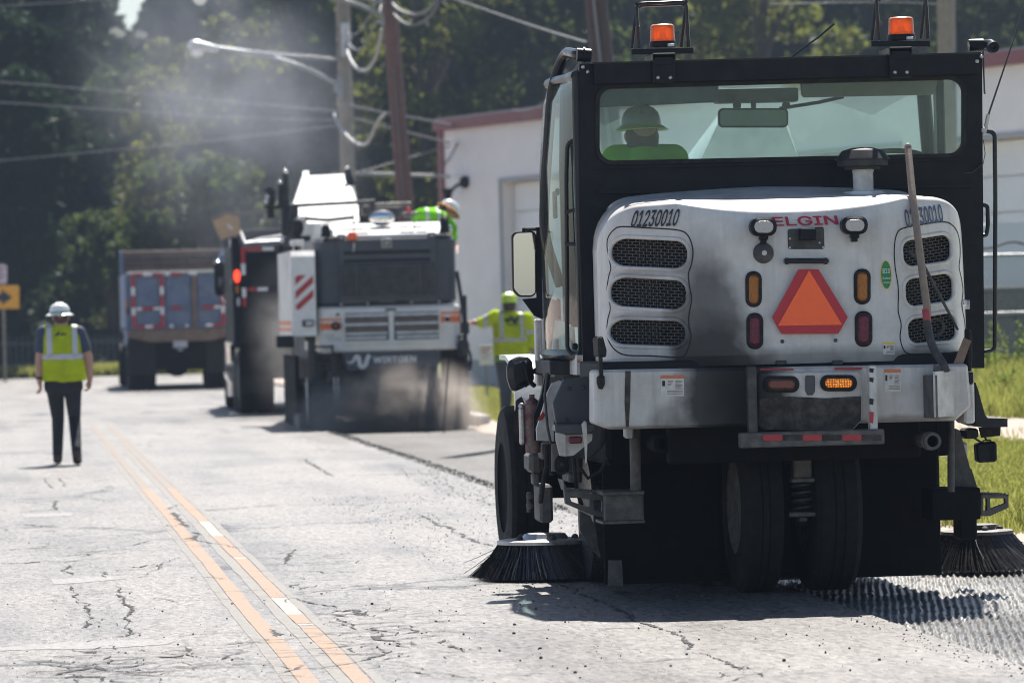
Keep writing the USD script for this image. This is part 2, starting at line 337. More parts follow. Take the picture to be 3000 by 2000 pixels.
M['cab_glass'] = pane('cab_glass', (.88, .97, .955), .05, (.5, .65, .62))
M['windscreen'] = pane('windscreen', (.84, .95, .93), .16, (.55, .70, .68))
M['side_glass'] = pane('side_glass', (.55, .76, .73), .05)
M['mirror'] = mat('mirror', {'g': ('glossy_bsdf', {'color': (.9, .9, .9), 'roughness': .01})}, [], 'g.BSDF')
# hi-vis cloth: bright yellow-green, light comes through it
def cloth(name, col, tr=.3):
    c = np.array(col)
    return mat(name, {'g': ('geometry', {}), 'n': ('noise_texture', {'scale': 7, 'detail': 4}), 'r': ('rgb_ramp', {'ramp': [(.3, c * .8), (.7, c)]}), 'b': ('bump', {'strength': .5, 'distance': .03}),
                      'd': ('diffuse_bsdf', {}), 't': ('translucent_bsdf', {}), 'm': ('mix_closure', {'fac': tr})},
               [('g.position', 'n.vector'), ('n.fac', 'r.fac'), ('n.fac', 'b.height'), ('b.normal', 'd.normal'), ('r.color', 'd.color'), ('r.color', 't.color'), ('d.BSDF', 'm.closure1'), ('t.BSDF', 'm.closure2')], 'm.closure')
M['hivis'] = cloth('hivis', (.80, 1.0, .045), .42)
M['hivis_green'] = cloth('hivis_green', (.32, .95, .05), .4)
M['shirt_pale'] = cloth('shirt_pale', (.34, .62, .16), .3)
# leaves
def leaf(name, c1, c2, tr=.45, spec=.2):
    c1, c2 = np.array(c1), np.array(c2)
    return mat(name, {'o': ('object_info', {}), 'g': ('geometry', {}), 'n': ('noise_texture', {'scale': .5, 'detail': 3}), 'r': ('rgb_ramp', {'ramp': [(.3, c1), (.7, c2)]}),
                      'a': ('math', {'math_type': 'multiply_add', 'value2': .5}), 'w': ('math', {'math_type': 'multiply_add', 'value2': .5, 'value3': 0.0}),
                      'd': ('principled_bsdf', {'roughness': .65, 'specular_ior_level': spec}), 't': ('translucent_bsdf', {}), 'h': ('hsv', {'value': 1.5, 'saturation': 1.1, 'hue': .485}), 'm': ('mix_closure', {'fac': tr})},
               [('g.position', 'n.vector'), ('g.random_per_island', 'w.value1'), ('n.fac', 'a.value1'), ('w.value', 'a.value3'), ('a.value', 'r.fac'), ('r.color', 'd.base_color'), ('r.color', 'h.color'), ('h.color', 't.color'),
                ('d.BSDF', 'm.closure1'), ('t.BSDF', 'm.closure2')], 'm.closure')
M['leaf_dark'] = leaf('leaf_dark', (.016, .032, .016), (.045, .075, .028), .25, .06)
M['leaf_mid'] = leaf('leaf_mid', (.045, .065, .022), (.14, .155, .05), .45)
M['leaf_light'] = leaf('leaf_light', (.08, .095, .028), (.22, .22, .07), .48)
M['grass'] = leaf('grass', (.18, .20, .06), (.40, .39, .14), .5)
M['weed'] = leaf('weed', (.10, .14, .035), (.28, .29, .10), .5)
# bristles
M['bristle'] = pbr('bristle', (.018, .016, .016), .3, var=.4, vscale=60, spec=.8)

# ---------------------------------------------------------------- ground, road, milled lane, verge
def structure(name):
    path = numbered('/World', name); x = UsdGeom.Xform.Define(stage, path); LOC[path] = np.zeros(3)
    x.GetPrim().SetCustomDataByKey('kind', 'structure'); return path
def asphalt(name, base, crack=1.0, rough=.5):
    b = np.array(base)
    return mat(name, {
        'g': ('geometry', {}), 'big': ('noise_texture', {'scale': .35, 'detail': 5, 'roughness': .6}), 'st': ('mapping', {'scale': (1.6, .12, 1)}), 'strk': ('noise_texture', {'scale': 1.0, 'detail': 4}),
        'mx': ('math', {'math_type': 'multiply_add', 'value2': .5}), 'mh': ('math', {'math_type': 'multiply', 'value2': .5}),
        'r': ('rgb_ramp', {'ramp': [(.3, b * .80), (.5, b), (.7, b * 1.14)]}),
        'fm': ('mapping', {'scale': (1, .3, 1)}), 'fine': ('voronoi_texture', {'scale': 42}), 'fr': ('rgb_ramp', {'ramp': [(0, (.32, .32, .34)), (.3, (.9, .9, .9)), (.7, (1.05, 1.05, 1.05)), (1, (1.5, 1.48, 1.45))]}), 'fw': ('white_noise_texture', {}),
        'm1': ('mix', {'mix_type': 'multiply', 'fac': .8}),
        'wob': ('noise_texture', {'scale': 1.7, 'detail': 5, 'roughness': .65}), 'wa': ('vector_math', {'math_type': 'multiply_add', 'vector2': (.9, .9, 0)}),
        'cm': ('mapping', {'scale': (1.0, .55, 0)}), 'cv': ('voronoi_texture', {'feature': 'distance_to_edge', 'scale': .55}), 'ck': ('noise_texture', {'scale': .22, 'detail': 2}),
        'cw': ('map_range', {'from_min': .50, 'from_max': .68, 'to_min': 0.0, 'to_max': .016 * crack, 'clamp': True}), 'cl': ('math', {'math_type': 'less_than'}),
        'm2': ('mix', {'color2': (.02, .02, .022)}),
        'gr': ('map_range', {'from_min': .35, 'from_max': .65, 'to_min': rough - .1, 'to_max': rough + .14}),
        'bh': ('noise_texture', {'scale': 38, 'detail': 3, 'roughness': .7}), 'bb': ('bump', {'strength': .9, 'distance': .010}),
        'p': ('principled_bsdf', {'specular_ior_level': .36})},
        [('g.position', 'big.vector'), ('g.position', 'st.vector'), ('st.vector', 'strk.vector'), ('big.fac', 'mx.value1'), ('strk.fac', 'mh.value1'), ('mh.value', 'mx.value3'), ('mx.value', 'r.fac'),
         ('g.position', 'fm.vector'), ('fm.vector', 'fine.vector'), ('fine.position', 'fw.vector'), ('fw.value', 'fr.fac'), ('r.color', 'm1.color1'), ('fr.color', 'm1.color2'),
         ('g.position', 'wob.vector'), ('wob.color', 'wa.vector1'), ('g.position', 'cm.vector'), ('cm.vector', 'wa.vector3'), ('wa.vector', 'cv.vector'), ('g.position', 'ck.vector'), ('ck.fac', 'cw.value'),
         ('cv.distance', 'cl.value1'), ('cw.result', 'cl.value2'), ('cl.value', 'm2.fac'), ('m1.color', 'm2.color1'), ('m2.color', 'p.base_color'), ('mx.value', 'gr.value'), ('gr.result', 'p.roughness'),
         ('fm.vector', 'bh.vector'), ('bh.fac', 'bb.height'), ('bb.normal', 'p.normal')], 'p.BSDF')
M['asphalt'] = asphalt('asphalt', (.145, .136, .13), 1.3, .46)
M['milled'] = asphalt('milled', (.21, .207, .20), 0.0, .34)
M['milled_dusty'] = asphalt('milled_dusty', (.060, .055, .051), 0.0, .66)
def paint_line(name, c, wear):
    return mat(name, {'g': ('geometry', {}), 'n': ('noise_texture', {'scale': 26, 'detail': 6, 'roughness': .75}), 'r': ('rgb_ramp', {'ramp': [(wear, (.19, .18, .17)), (wear + .10, c)]}),
        'bh': ('noise_texture', {'scale': 55, 'detail': 3, 'roughness': .7}), 'bb': ('bump', {'strength': .6, 'distance': .005}), 'p': ('principled_bsdf', {'roughness': .6, 'specular_ior_level': .12})},
        [('g.position', 'n.vector'), ('n.fac', 'r.fac'), ('r.color', 'p.base_color'), ('g.position', 'bh.vector'), ('bh.fac', 'bb.height'), ('bb.normal', 'p.normal')], 'p.BSDF')
M['line_yellow'] = paint_line('line_yellow', (.33, .205, .13), .43)
M['line_faint'] = paint_line('line_faint', (.25, .19, .145), .47)
M['line_white'] = paint_line('line_white', (.40, .37, .33), .43)
M['line_ghost'] = paint_line('line_ghost', (.26, .24, .22), .50)
M['crack_fill'] = flat_('crack_fill', (.018, .018, .02), .9)
M['patch_pale'] = paint_line('patch_pale', (.27, .27, .275), .44)

MILL_X, EDGE_X = 4.31, 6.32
solo('ground', heightfield(np.linspace(-400, 400, 9), np.linspace(-300, 700, 11), lambda X, Y: X * 0 - .32), M['dirt'], kind='structure')
road = structure('road')
def road_z(X, Y): return .006 * fb(X, Y, .7, 3, 3) * 2 - .012 * np.exp(-((X - .2) / .35) ** 2) * .4 + .012 * fb(X * 1.0, Y * .25, .5, 2, 9)
ys = np.concatenate([np.linspace(-60, 16, 20), np.arange(16.5, 70, .3)])
r1 = heightfield(np.arange(-5.6, MILL_X + .001, (MILL_X + 5.6) / 60), ys, road_z)
ye = ys[::2]; x_e = MILL_X + .012 * fb(ye, ye * 0, 3.0, 3, 5)
edge_v = np.vstack([np.stack([np.full(len(ys), MILL_X), ys, road_z(np.full(len(ys), MILL_X), ys)], 1), np.stack([np.full(len(ys), MILL_X + .02), ys, np.full(len(ys), -.08)], 1)])
k = np.arange(len(ys) - 1); n_ = len(ys)
edge = trimesh.Trimesh(edge_v, np.vstack([np.stack([k, k + n_, k + n_ + 1], 1), np.stack([k, k + n_ + 1, k + 1], 1)]), process=False)
part(road, 'surface', r1, M['asphalt'], smooth=True)
part(road, 'cut_edge', edge, M['milled_dusty'], smooth=False)
far_ys = np.concatenate([[70.0], np.arange(73, 127.1, 3)])
part(road, 'far_surface', heightfield(np.concatenate([np.arange(-60, -6, 6), np.arange(-5.6, EDGE_X + .01, .4), ]), far_ys, lambda X, Y: road_z(X, Y) * (Y > 70.5)), M['asphalt'], smooth=True)
# dusty fresh lane under the machine, ridged milled lane near the camera
def milled_z(X, Y):
    u = (X - .185 * Y) / .041 + .6 * fb(X, Y, .9, 2, 21) + .45 * fb(X, Y, 7, 2, 24); ph = np.floor(u); tri = np.abs((u - ph) * 2 - 1)
    depth = .45 + .9 * meshkit.noise(np.stack([ph * 7.3, Y * 5.5, ph * 0], -1), 27)
    return -.048 + .021 * (tri ** 1.4 - .5) * depth + .018 * fb(X, Y, 10, 3, 22) + .020 * fb(X, Y, 42, 2, 23)
lane = structure('milled_lane')
part(lane, 'surface', heightfield(np.arange(MILL_X - .01, EDGE_X + .02, .0085), np.arange(17.5, 33.01, .028), milled_z), M['milled'], smooth=True)
part(lane, 'far_surface', heightfield(np.arange(MILL_X - .01, EDGE_X + .3, .08), np.concatenate([np.linspace(-60, 16.99, 20)]), lambda X, Y: X * 0 - .045), M['milled'], smooth=True)
part(lane, 'dusty_surface', heightfield(np.arange(MILL_X - .01, EDGE_X + .12, .05), np.arange(33.0, 70.01, .25), lambda X, Y: -.045 + .02 * fb(X, Y, 2.0, 3, 31)), M['milled_dusty'], smooth=True)

# painted lines: two faded orange-yellow lines, the right one patched with white
def strip(x0, x1, y0, y1, z, jag=0.0, seed=0, step=.5, fade=None):
    ys_ = np.linspace(y0, y1, max(2, int((y1 - y0) / step)))
    j0, j1 = jag * fb(ys_, ys_ * 0, 4, 3, seed), jag * fb(ys_, ys_ * 0, 4, 3, seed + 5)
    a = np.stack([x0 + j0, ys_, road_z(x0 + j0, ys_) + z], 1); b = np.stack([x1 + j1, ys_, road_z(x1 + j1, ys_) + z], 1); m_ = len(ys_); i = np.arange(m_ - 1)
    return trimesh.Trimesh(np.vstack([a, b]), np.vstack([np.stack([i, i + m_, i + m_ + 1], 1), np.stack([i, i + m_ + 1, i + 1], 1)]), process=False)
part(road, 'yellow_line', strip(1.225, 1.312, 12, 43, .003, .012, 1), M['line_yellow'], smooth=True); part(road, 'yellow_line', strip(1.225, 1.312, 43, 69, .003, .012, 1), M['line_faint'], smooth=True); part(road, 'yellow_line', strip(1.452, 1.535, 43, 69, .003, .01, 2), M['line_faint'], smooth=True)
wy = [G(800, 1800)[1], G(780, 1752)[1], G(610, 1572)[1], G(580, 1529)[1]]
for a, b, m_ in ((12, wy[0] - 1.0, 'line_yellow'), (wy[0] - .97, wy[0] - .82, 'line_white'), (wy[0] - .8, wy[0], 'line_yellow'), (wy[0], wy[1], 'line_white'), (wy[1], wy[2] - 3.2, 'line_yellow'), (wy[2] - 3.2, wy[2] - 3.05, 'line_white'), (wy[2] - 3.05, wy[2], 'line_yellow'), (wy[2], wy[3], 'line_white'), (wy[3], 43, 'line_yellow')):
    part(road, 'yellow_line' if m_ == 'line_yellow' else 'white_line', strip(1.452, 1.535, a, b, .003, .01, 2, .3), M[m_], smooth=True)
part(road, 'old_line', strip(1.165, 1.218, 12, 60, .002, .02, 3), M['line_ghost'], smooth=True)
part(road, 'old_line', strip(1.385, 1.446, 12, 60, .002, .02, 4), M['line_ghost'], smooth=True)
part(road, 'old_line', strip(1.542, 1.59, 12, 62, .002, .02, 6), M['line_ghost'], smooth=True)

def crack(points, w=.012, jag=.05, seed=0, jit=.45):
    """A ragged dark opening along photo points on the road, with its own uneven width."""
    q = np.array([G(*p)[:2] for p in points]); r = np.random.default_rng(seed)
    seg = np.linalg.norm(np.diff(q, axis=0), axis=1); s = np.concatenate([[0], np.cumsum(seg)]); n = max(6, int(s[-1] / .035))
    t = np.linspace(0, s[-1], n); x, y = np.interp(t, s, q[:, 0]), np.interp(t, s, q[:, 1])
    d = np.gradient(np.stack([x, y], 1), axis=0); d /= np.linalg.norm(d, axis=1, keepdims=True) + 1e-9; nn = np.stack([-d[:, 1], d[:, 0]], 1)
    off = jag * (meshkit.fbm(np.stack([t * 3, t * 0 + seed, t * 0], 1), 4, seed) - .5) * 2 + r.normal(0, .006, n)
    wid = w * np.clip(.25 + 2.2 * (meshkit.fbm(np.stack([t * 5, t * 0 + seed + 7, t * 0], 1), 3, seed + 3) - .25), .05, 2.2) * np.minimum(1, np.minimum(t, s[-1] - t) / .12 + .05)
    c = np.stack([x, y], 1) + nn * off[:, None]
    l, rr = c + nn * (wid * (1 + jit * r.normal(0, 1, n)))[:, None], c - nn * (wid * (1 + jit * r.normal(0, 1, n)))[:, None]
    z = lambda p: np.column_stack([p, road_z(p[:, 0], p[:, 1]) + .0035])
    i = np.arange(n - 1)
    return trimesh.Trimesh(np.vstack([z(l), z(rr)]), np.vstack([np.stack([i, i + n, i + n + 1], 1), np.stack([i, i + n + 1, i + 1], 1)]), process=False)
_z = lambda x, y: (x / 1.96, 1200 + y / 1.96)          # spots read off an enlargement of the lower left
_y = lambda x, y: (850 + x / 1.96, 1200 + y / 1.96)    # lower middle
_x = lambda x, y: (1500 + x / 1.568, 1600 + y / 1.568) # lower right
CR = [([_z(430, 1010), _z(450, 1060), _z(440, 1100), _z(515, 1110), _z(490, 1160), _z(520, 1200), _z(470, 1255)], .012), ([_z(670, 1010), _z(690, 1050), _z(720, 1090), _z(755, 1150), _z(740, 1230), _z(745, 1290), _z(670, 1305)], .013),
      ([_z(620, 1050), _z(680, 1045), _z(750, 1050)], .022), ([_z(660, 1300), _z(720, 1303)], .05), ([_z(1060, 1350), _z(1085, 1400), _z(1120, 1425)], .014), ([_z(0, 665), _z(130, 660), _z(270, 668)], .03),
      ([_z(0, 808), _z(110, 800), _z(240, 793), _z(420, 790), _z(640, 790)], .02), ([_z(400, 730), _z(560, 725), _z(760, 720), _z(960, 700)], .012), ([_z(0, 885), _z(140, 880), _z(260, 868), _z(420, 870), _z(580, 850)], .018),
      ([_z(400, 840), _z(430, 835), _z(500, 830), _z(560, 825)], .03), ([_z(390, 890), _z(385, 930), _z(405, 950)], .012), ([_z(470, 890), _z(580, 888)], .014), ([_z(530, 935), _z(600, 930), _z(625, 945)], .02),
      ([_z(750, 900), _z(800, 905), _z(880, 890), _z(930, 912)], .014), ([_z(280, 520), _z(320, 520), _z(320, 575), _z(100, 583)], .016), ([_z(80, 525), _z(190, 535), _z(280, 548)], .012), ([_z(250, 395), _z(300, 450)], .01), ([_z(335, 390), _z(380, 445)], .01),
      ([_z(990, 590), _z(1030, 640), _z(1070, 675)], .03), ([_z(1080, 705), _z(1150, 715), _z(1110, 740), _z(1200, 770)], .025), ([_z(950, 575), _z(1020, 548)], .016), ([_z(700, 790), _z(860, 750), _z(1040, 740), _z(1300, 780), _z(1410, 795)], .01),
      ([_z(500, 1390), _z(540, 1400)], .05), ([_z(600, 1395), _z(690, 1390), _z(780, 1400), _z(880, 1395)], .018), ([_z(420, 1430), _z(480, 1435)], .02), ([_z(300, 1530), _z(380, 1505), _z(520, 1480), _z(600, 1500), _z(780, 1508), _z(1080, 1495)], .02),
      ([_z(330, 1545), _z(420, 1530), _z(560, 1535), _z(570, 1567)], .022), ([_z(560, 1470), _z(590, 1500), _z(640, 1500)], .045), ([_z(880, 1420), _z(1000, 1430), _z(1060, 1410)], .02), ([_z(1260, 1440), _z(1330, 1415), _z(1420, 1395)], .018),
      ([_z(1250, 1360), _z(1420, 1340), _z(1500, 1340), _z(1600, 1348)], .012), ([_z(880, 1080), _z(1000, 1095), _z(1250, 1085), _z(1480, 1080), _z(1700, 1078)], .008), ([_z(900, 1310), _z(1150, 1290), _z(1400, 1275)], .008), ([_z(1120, 960), _z(1230, 965), _z(1310, 972)], .014),
      ([_z(700, 970), _z(800, 965), _z(1000, 850), _z(1180, 842)], .007), ([_z(1610, 1520), _z(1690, 1490), _z(1720, 1470)], .016), ([_z(1610, 1520), _z(1700, 1535), _z(1764, 1540)], .016), ([_z(1560, 1260), _z(1600, 1310)], .02),
      ([_z(1670, 800), _z(1640, 850), _z(1640, 890)], .018), ([_z(1600, 830), _z(1650, 822), _z(1700, 825)], .018), ([_z(1660, 1015), _z(1700, 1025)], .025), ([_z(1690, 1085), _z(1750, 1100)], .025),
      ([_y(0, 1080), _y(60, 1090), _y(170, 1115), _y(290, 1130)], .016), ([_y(240, 1150), _y(300, 1155), _y(360, 1145), _y(440, 1180)], .022), ([_y(240, 1188), _y(300, 1215), _y(350, 1245)], .022), ([_y(340, 1165), _y(440, 1182)], .02),
      ([_y(390, 1260), _y(470, 1265), _y(540, 1275), _y(600, 1280)], .024), ([_y(430, 1245), _y(490, 1240)], .02), ([_y(470, 1300), _y(540, 1325), _y(655, 1335)], .022), ([_y(540, 1355), _y(610, 1358), _y(700, 1372)], .016), ([_y(510, 1375), _y(525, 1410), _y(410, 1448), _y(300, 1470), _y(0, 1495)], .014),
      ([_y(630, 1420), _y(660, 1405)], .035), ([_y(300, 1320), _y(470, 1318)], .01), ([_y(600, 1240), _y(680, 1255), _y(780, 1278)], .012), ([_y(860, 1345), _y(890, 1320)], .02), ([_y(890, 1350), _y(960, 1368), _y(1030, 1392), _y(1130, 1392)], .014),
      ([_y(720, 598), _y(790, 628), _y(870, 662), _y(960, 708), _y(1060, 760), _y(1160, 785)], .017), ([_y(0, 290), _y(80, 285), _y(150, 335), _y(250, 382)], .022), ([_y(250, 382), _y(420, 378), _y(640, 370), _y(880, 372)], .03), ([_y(0, 1015), _y(60, 1003)], .02),
      ([_y(100, 1050), _y(140, 1045)], .02), ([_y(630, 1505), _y(800, 1520), _y(830, 1515)], .014), ([_y(1070, 1440), _y(1090, 1448)], .02), ([_y(930, 1520), _y(1020, 1535), _y(1150, 1550)], .012), ([_y(0, 830), _y(60, 825)], .03),
      ([_x(200, 165), _x(290, 200), _x(400, 255), _x(500, 305), _x(590, 345)], .014), ([_x(590, 345), _x(690, 378), _x(760, 410), _x(815, 455), _x(810, 478)], .018), ([_x(860, 488), _x(930, 520), _x(980, 542), _x(1040, 570)], .018), ([_x(1115, 590), _x(1150, 582), _x(1180, 600)], .016), ([_x(1085, 618), _x(1130, 620)], .04)]
for k_, (pts, w_) in enumerate(CR):
    part(road, 'crack', crack(pts, w_ * .62, .04 if len(pts) > 2 else .02, k_), M['crack_fill'], smooth=False)
# finer cracks: side branches of the long ones and two crazed areas
_r = np.random.default_rng(5); fine = []
def hair(x, y, l, a, w, seed):
    n = max(5, int(l / .05)); t = np.linspace(0, 1, n); h = a + np.cumsum(_r.normal(0, .35, n)); px_, py_ = x + np.cumsum(np.cos(h)) * l / n, y + np.cumsum(np.sin(h)) * l / n
    ww = w * np.sin(np.pi * np.clip(t * .9 + .08, 0, 1)) * _r.uniform(.3, 1.4, n); nx, ny = -np.sin(h), np.cos(h)
    A, B = np.stack([px_ + nx * ww, py_ + ny * ww], 1), np.stack([px_ - nx * ww, py_ - ny * ww], 1); i = np.arange(n - 1)
    zz = lambda p: np.column_stack([p, road_z(p[:, 0], p[:, 1]) + .0035])
    return trimesh.Trimesh(np.vstack([zz(A), zz(B)]), np.vstack([np.stack([i, i + n, i + n + 1], 1), np.stack([i, i + n + 1, i + 1], 1)]), process=False)
for pts, w_ in CR:
    if len(pts) < 3: continue
    for p in pts[1:]:
        q = G(*p)
        for _ in range(2): fine.append(hair(q[0] + _r.normal(0, .03), q[1] + _r.normal(0, .15), _r.uniform(.12, .5), _r.uniform(0, 6.28), w_ * .25, 0))
for (p0, p1, n_c) in ((_z(300, 1380), _z(1120, 1540), 70), (_y(230, 1130), _y(720, 1420), 75), (_z(0, 380), _z(700, 900), 45), (_z(950, 540), _z(1250, 790), 22), (_y(0, 800), _y(430, 990), 16), (_z(1580, 780), _z(1764, 1120), 14)):
    for _ in range(n_c):
        q = G(_r.uniform(p0[0], p1[0]), _r.uniform(p0[1], p1[1])); fine.append(hair(q[0], q[1], _r.uniform(.1, .55), _r.choice([0, 3.14, 1.57]) + _r.normal(0, .5), _r.uniform(.003, .009), 0))
part(road, 'fine_cracks', fine, M['crack_fill'], smooth=False, kind='stuff')
def patch(pts, z, name, m_, seed):
    q = np.array([G(*p)[:2] for p in pts]); poly = Polygon(q).buffer(.05).buffer(-.05)
    m = trimesh.creation.extrude_polygon(poly, .001, engine='earcut'); m = m.subdivide().subdivide(); v = np.array(m.vertices); v[:, 2] = road_z(v[:, 0], v[:, 1]) + z
    n0 = m.face_normals[:, 2] > .5; part(road, name, trimesh.Trimesh(v, m.faces[n0], process=False), m_, smooth=True)
patch([_z(0, 1365), _z(280, 1340), _z(700, 1322), _z(1020, 1325), _z(960, 1350), _z(600, 1372), _z(200, 1375), _z(0, 1385)], .0018, 'pale_patch', M['patch_pale'], 1)
patch([_z(290, 968), _z(640, 955), _z(720, 970), _z(500, 990), _z(310, 1000)], .0018, 'pale_patch', M['patch_pale'], 2)
patch([_z(120, 598), _z(420, 590), _z(410, 612), _z(140, 618)], .0018, 'pale_patch', M['patch_pale'], 3)

# loose chippings, uncountable
def chips(n, xr, yr, sr, seed, zf=road_z):
    r = np.random.default_rng(seed); ico = trimesh.creation.icosahedron(); V, F = [], []
    x, y = r.uniform(*xr, n), r.uniform(*yr, n); s = sr[0] + (sr[1] - sr[0]) * r.random(n) ** 3
    for k in range(n):
        v = ico.vertices * s[k] * r.uniform(.6, 1.3, (1, 3)) * r.uniform(.8, 1.15, (12, 1)); z0 = float(zf(np.array([x[k]]), np.array([y[k]]))[0])
        V.append(v + [x[k], y[k], z0 + s[k] * .45]); F.append(ico.faces + 12 * k)
    return trimesh.Trimesh(np.vstack(V), np.vstack(F), process=False)
solo('loose_chippings', [chips(260, (1.7, 4.3), (19.5, 27), (.002, .009), 1), chips(120, (-.1, 1.7), (19.5, 27), (.002, .008), 2), chips(2200, (2.6, 4.37), (25, 40), (.0015, .006), 3), chips(1300, (3.75, 4.4), (26, 46), (.002, .008), 4), chips(260, (4.12, 4.36), (18, 24), (.002, .007), 5),
      chips(2600, (4.24, 4.40), (36, 62), (.003, .011), 6)], M['gravel'], label='dark loose asphalt chippings scattered over the road along the milled edge', cat='chippings', kind='stuff', smooth=False)

# verge on the right, rising to the fence
VX = [6.2, 6.5, 7.0, 8.0, 9.2, 10.2, 12, 13, 20, 60]; VZ = [-.07, .0, .06, .15, .28, .30, .50, .56, .6, .6]
def verge_z(X, Y): return (np.interp(X, VX, VZ)) * np.interp(Y, [66, 80], [1, .12]) + .05 * fb(X, Y, .9, 3, 41) * np.clip((X - 6.3) / .5, 0, 1)
vm = mat('verge_soil', {'g': ('geometry', {}), 'x': ('separate_xyz', {}), 'n': ('noise_texture', {'scale': 1.6, 'detail': 6, 'roughness': .7}), 'a': ('math', {'math_type': 'multiply_add', 'value2': 2.2}), 'b': ('map_range', {'from_min': 7.9, 'from_max': 8.6, 'clamp': True}),
     'c': ('mix', {'color1': (.36, .29, .25), 'color2': (.12, .13, .045)}), 'h': ('noise_texture', {'scale': 22, 'detail': 4}), 'bb': ('bump', {'strength': .6, 'distance': .03}), 'p': ('principled_bsdf', {'roughness': .95})},
     [('g.position', 'x.vector'), ('g.position', 'n.vector'), ('n.fac', 'a.value1'), ('x.x', 'a.value3'), ('a.value', 'b.value'), ('b.result', 'c.fac'), ('c.color', 'p.base_color'), ('g.position', 'h.vector'), ('h.fac', 'bb.height'), ('bb.normal', 'p.normal')], 'p.BSDF')
solo('verge', heightfield(np.concatenate([np.arange(6.2, 14, .12), np.arange(14, 60, 2.5)]), np.concatenate([np.linspace(-60, 22, 20), np.arange(22.5, 130, .5)]), verge_z), vm, kind='structure', smooth=True)
path_x = np.linspace(9.0, 10.35, 12)
solo('footpath', heightfield(path_x, np.arange(10, 92, .6), lambda X, Y: verge_z(X, Y) + .012 + .03 * fb(X, Y, 1.4, 3, 55)), M['dirt'], kind='structure', smooth=True)
solo('kerb', merge([cbox(6.42, 6.60, y, y + 2.96, -.2, .13, .02) for y in np.arange(63, 100, 3.0)]), M['concrete'], kind='structure')
solo('left_verge', heightfield(np.linspace(-60, -5.6, 10), np.linspace(-60, 66, 12), lambda X, Y: X * 0 - .03), M['grass_soil'] if 'grass_soil' in M else vm, kind='structure')
solo('far_verge', heightfield(np.linspace(-80, 60, 40), np.linspace(126.6, 240, 30), lambda X, Y: -.02 + np.clip((Y - 126.6) * .02, 0, 1.2)), vm, kind='structure', smooth=True)

def blades(xs, ys, zs, h, w, seed, lean=.5):
    r = np.random.default_rng(seed); n = len(xs); a = r.uniform(0, 6.283, n); hh = h * r.uniform(.5, 1.25, n); l = lean * hh * r.uniform(.2, 1.2, n); la = r.uniform(0, 6.283, n)
    dx, dy = np.cos(a) * w / 2, np.sin(a) * w / 2; p = np.stack([xs, ys, zs], 1)
    v0 = p + np.stack([-dx, -dy, -.01 + 0 * dx], 1); v1 = p + np.stack([dx, dy, -.01 + 0 * dx], 1)
    mid = p + np.stack([np.cos(la) * l * .35, np.sin(la) * l * .35, hh * .6], 1); v2 = mid + np.stack([dx * .7, dy * .7, 0 * dx], 1); v3 = mid - np.stack([dx * .7, dy * .7, 0 * dx], 1); v4 = p + np.stack([np.cos(la) * l, np.sin(la) * l, hh], 1)
    V = np.stack([v0, v1, v2, v3, v4], 1).reshape(-1, 3); b = np.arange(n)[:, None] * 5
    return trimesh.Trimesh(V, np.vstack([b + [0, 1, 2], b + [0, 2, 3], b + [3, 2, 4]]), process=False)
def field(n, xr, yr, h, w, seed, dens=.0, zf=verge_z, lean=.5):
    r = np.random.default_rng(seed); x, y = r.uniform(*xr, n), r.uniform(*yr, n); k = fb(x, y, 1.1, 3, seed + 1) > dens - .5 + r.normal(0, .06, n); x, y = x[k], y[k]
    return blades(x, y, zf(x, y), h, w, seed + 2, lean)
flatz = lambda X, Y: X * 0
solo('verge_grass', [field(80000, (6.65, 9.1), (26, 50), .05, .012, 61, .33), field(9000, (6.5, 7.1), (26, 40), .16, .014, 66, .52), field(40000, (6.7, 9.1), (50, 95), .09, .02, 71, .4), field(30000, (10.3, 12.8), (38, 62), .28, .018, 81, .36), field(2500, (9.0, 10.4), (36, 60), .08, .015, 85, .6)],
     M['grass'], label='sunlit green grass growing on the verge right of the road', cat='grass', kind='stuff', smooth=False)
solo('far_grass', [field(26000, (-6, 8), (126.8, 129.5), .32, .05, 91, .3, lambda X, Y: X * 0, .6)], M['grass'], label='strip of sunlit grass at the foot of the dark iron fence', cat='grass', kind='stuff', smooth=False)

# weeds in front of the chain-link fence
def weed(name, x, y, h, n, seed, label, group=None):
    r = np.random.default_rng(seed); z0 = float(verge_z(np.array([x]), np.array([y]))[0]); stems, lv = [], []
    for k in range(n):
        a = r.uniform(0, 6.28); sp = r.uniform(.05, .35) * h; hh = h * r.uniform(.6, 1.05); b = np.array([x + r.normal(0, .12 * h), y + r.normal(0, .12 * h), z0 - .02])
        top = b + [math.cos(a) * sp, math.sin(a) * sp, hh]; mid = (b + top) / 2 + [0, 0, .1 * h]; stems.append(tube([b, mid, top], [.006, .005, .002], 4))
        for t in np.linspace(.15, 1, int(18 * hh) + 3):
            c = (1 - t) ** 2 * b + 2 * t * (1 - t) * mid + t * t * top
            for q in range(2):
                d = r.normal(0, 1, 3); d[2] = abs(d[2]) * .5; d /= np.linalg.norm(d); s = .10 * r.uniform(.5, 1.2) * (1.2 - .6 * t); w_ = np.cross(d, r.normal(0, 1, 3)); w_ /= np.linalg.norm(w_)
                lv.append((np.array([c, c + d * s * .5 + w_ * s * .22, c + d * s, c + d * s * .5 - w_ * s * .22]), np.array([[0, 1, 2], [0, 2, 3]])))
    t_ = thing(name, label, 'weed', (x, y, z0), group); part(t_, 'stem', stems, M['weed'], smooth=True)
    part(t_, 'leaves', [trimesh.Trimesh(v, f, process=False) for v, f in lv], M['weed'], smooth=False, kind='stuff')

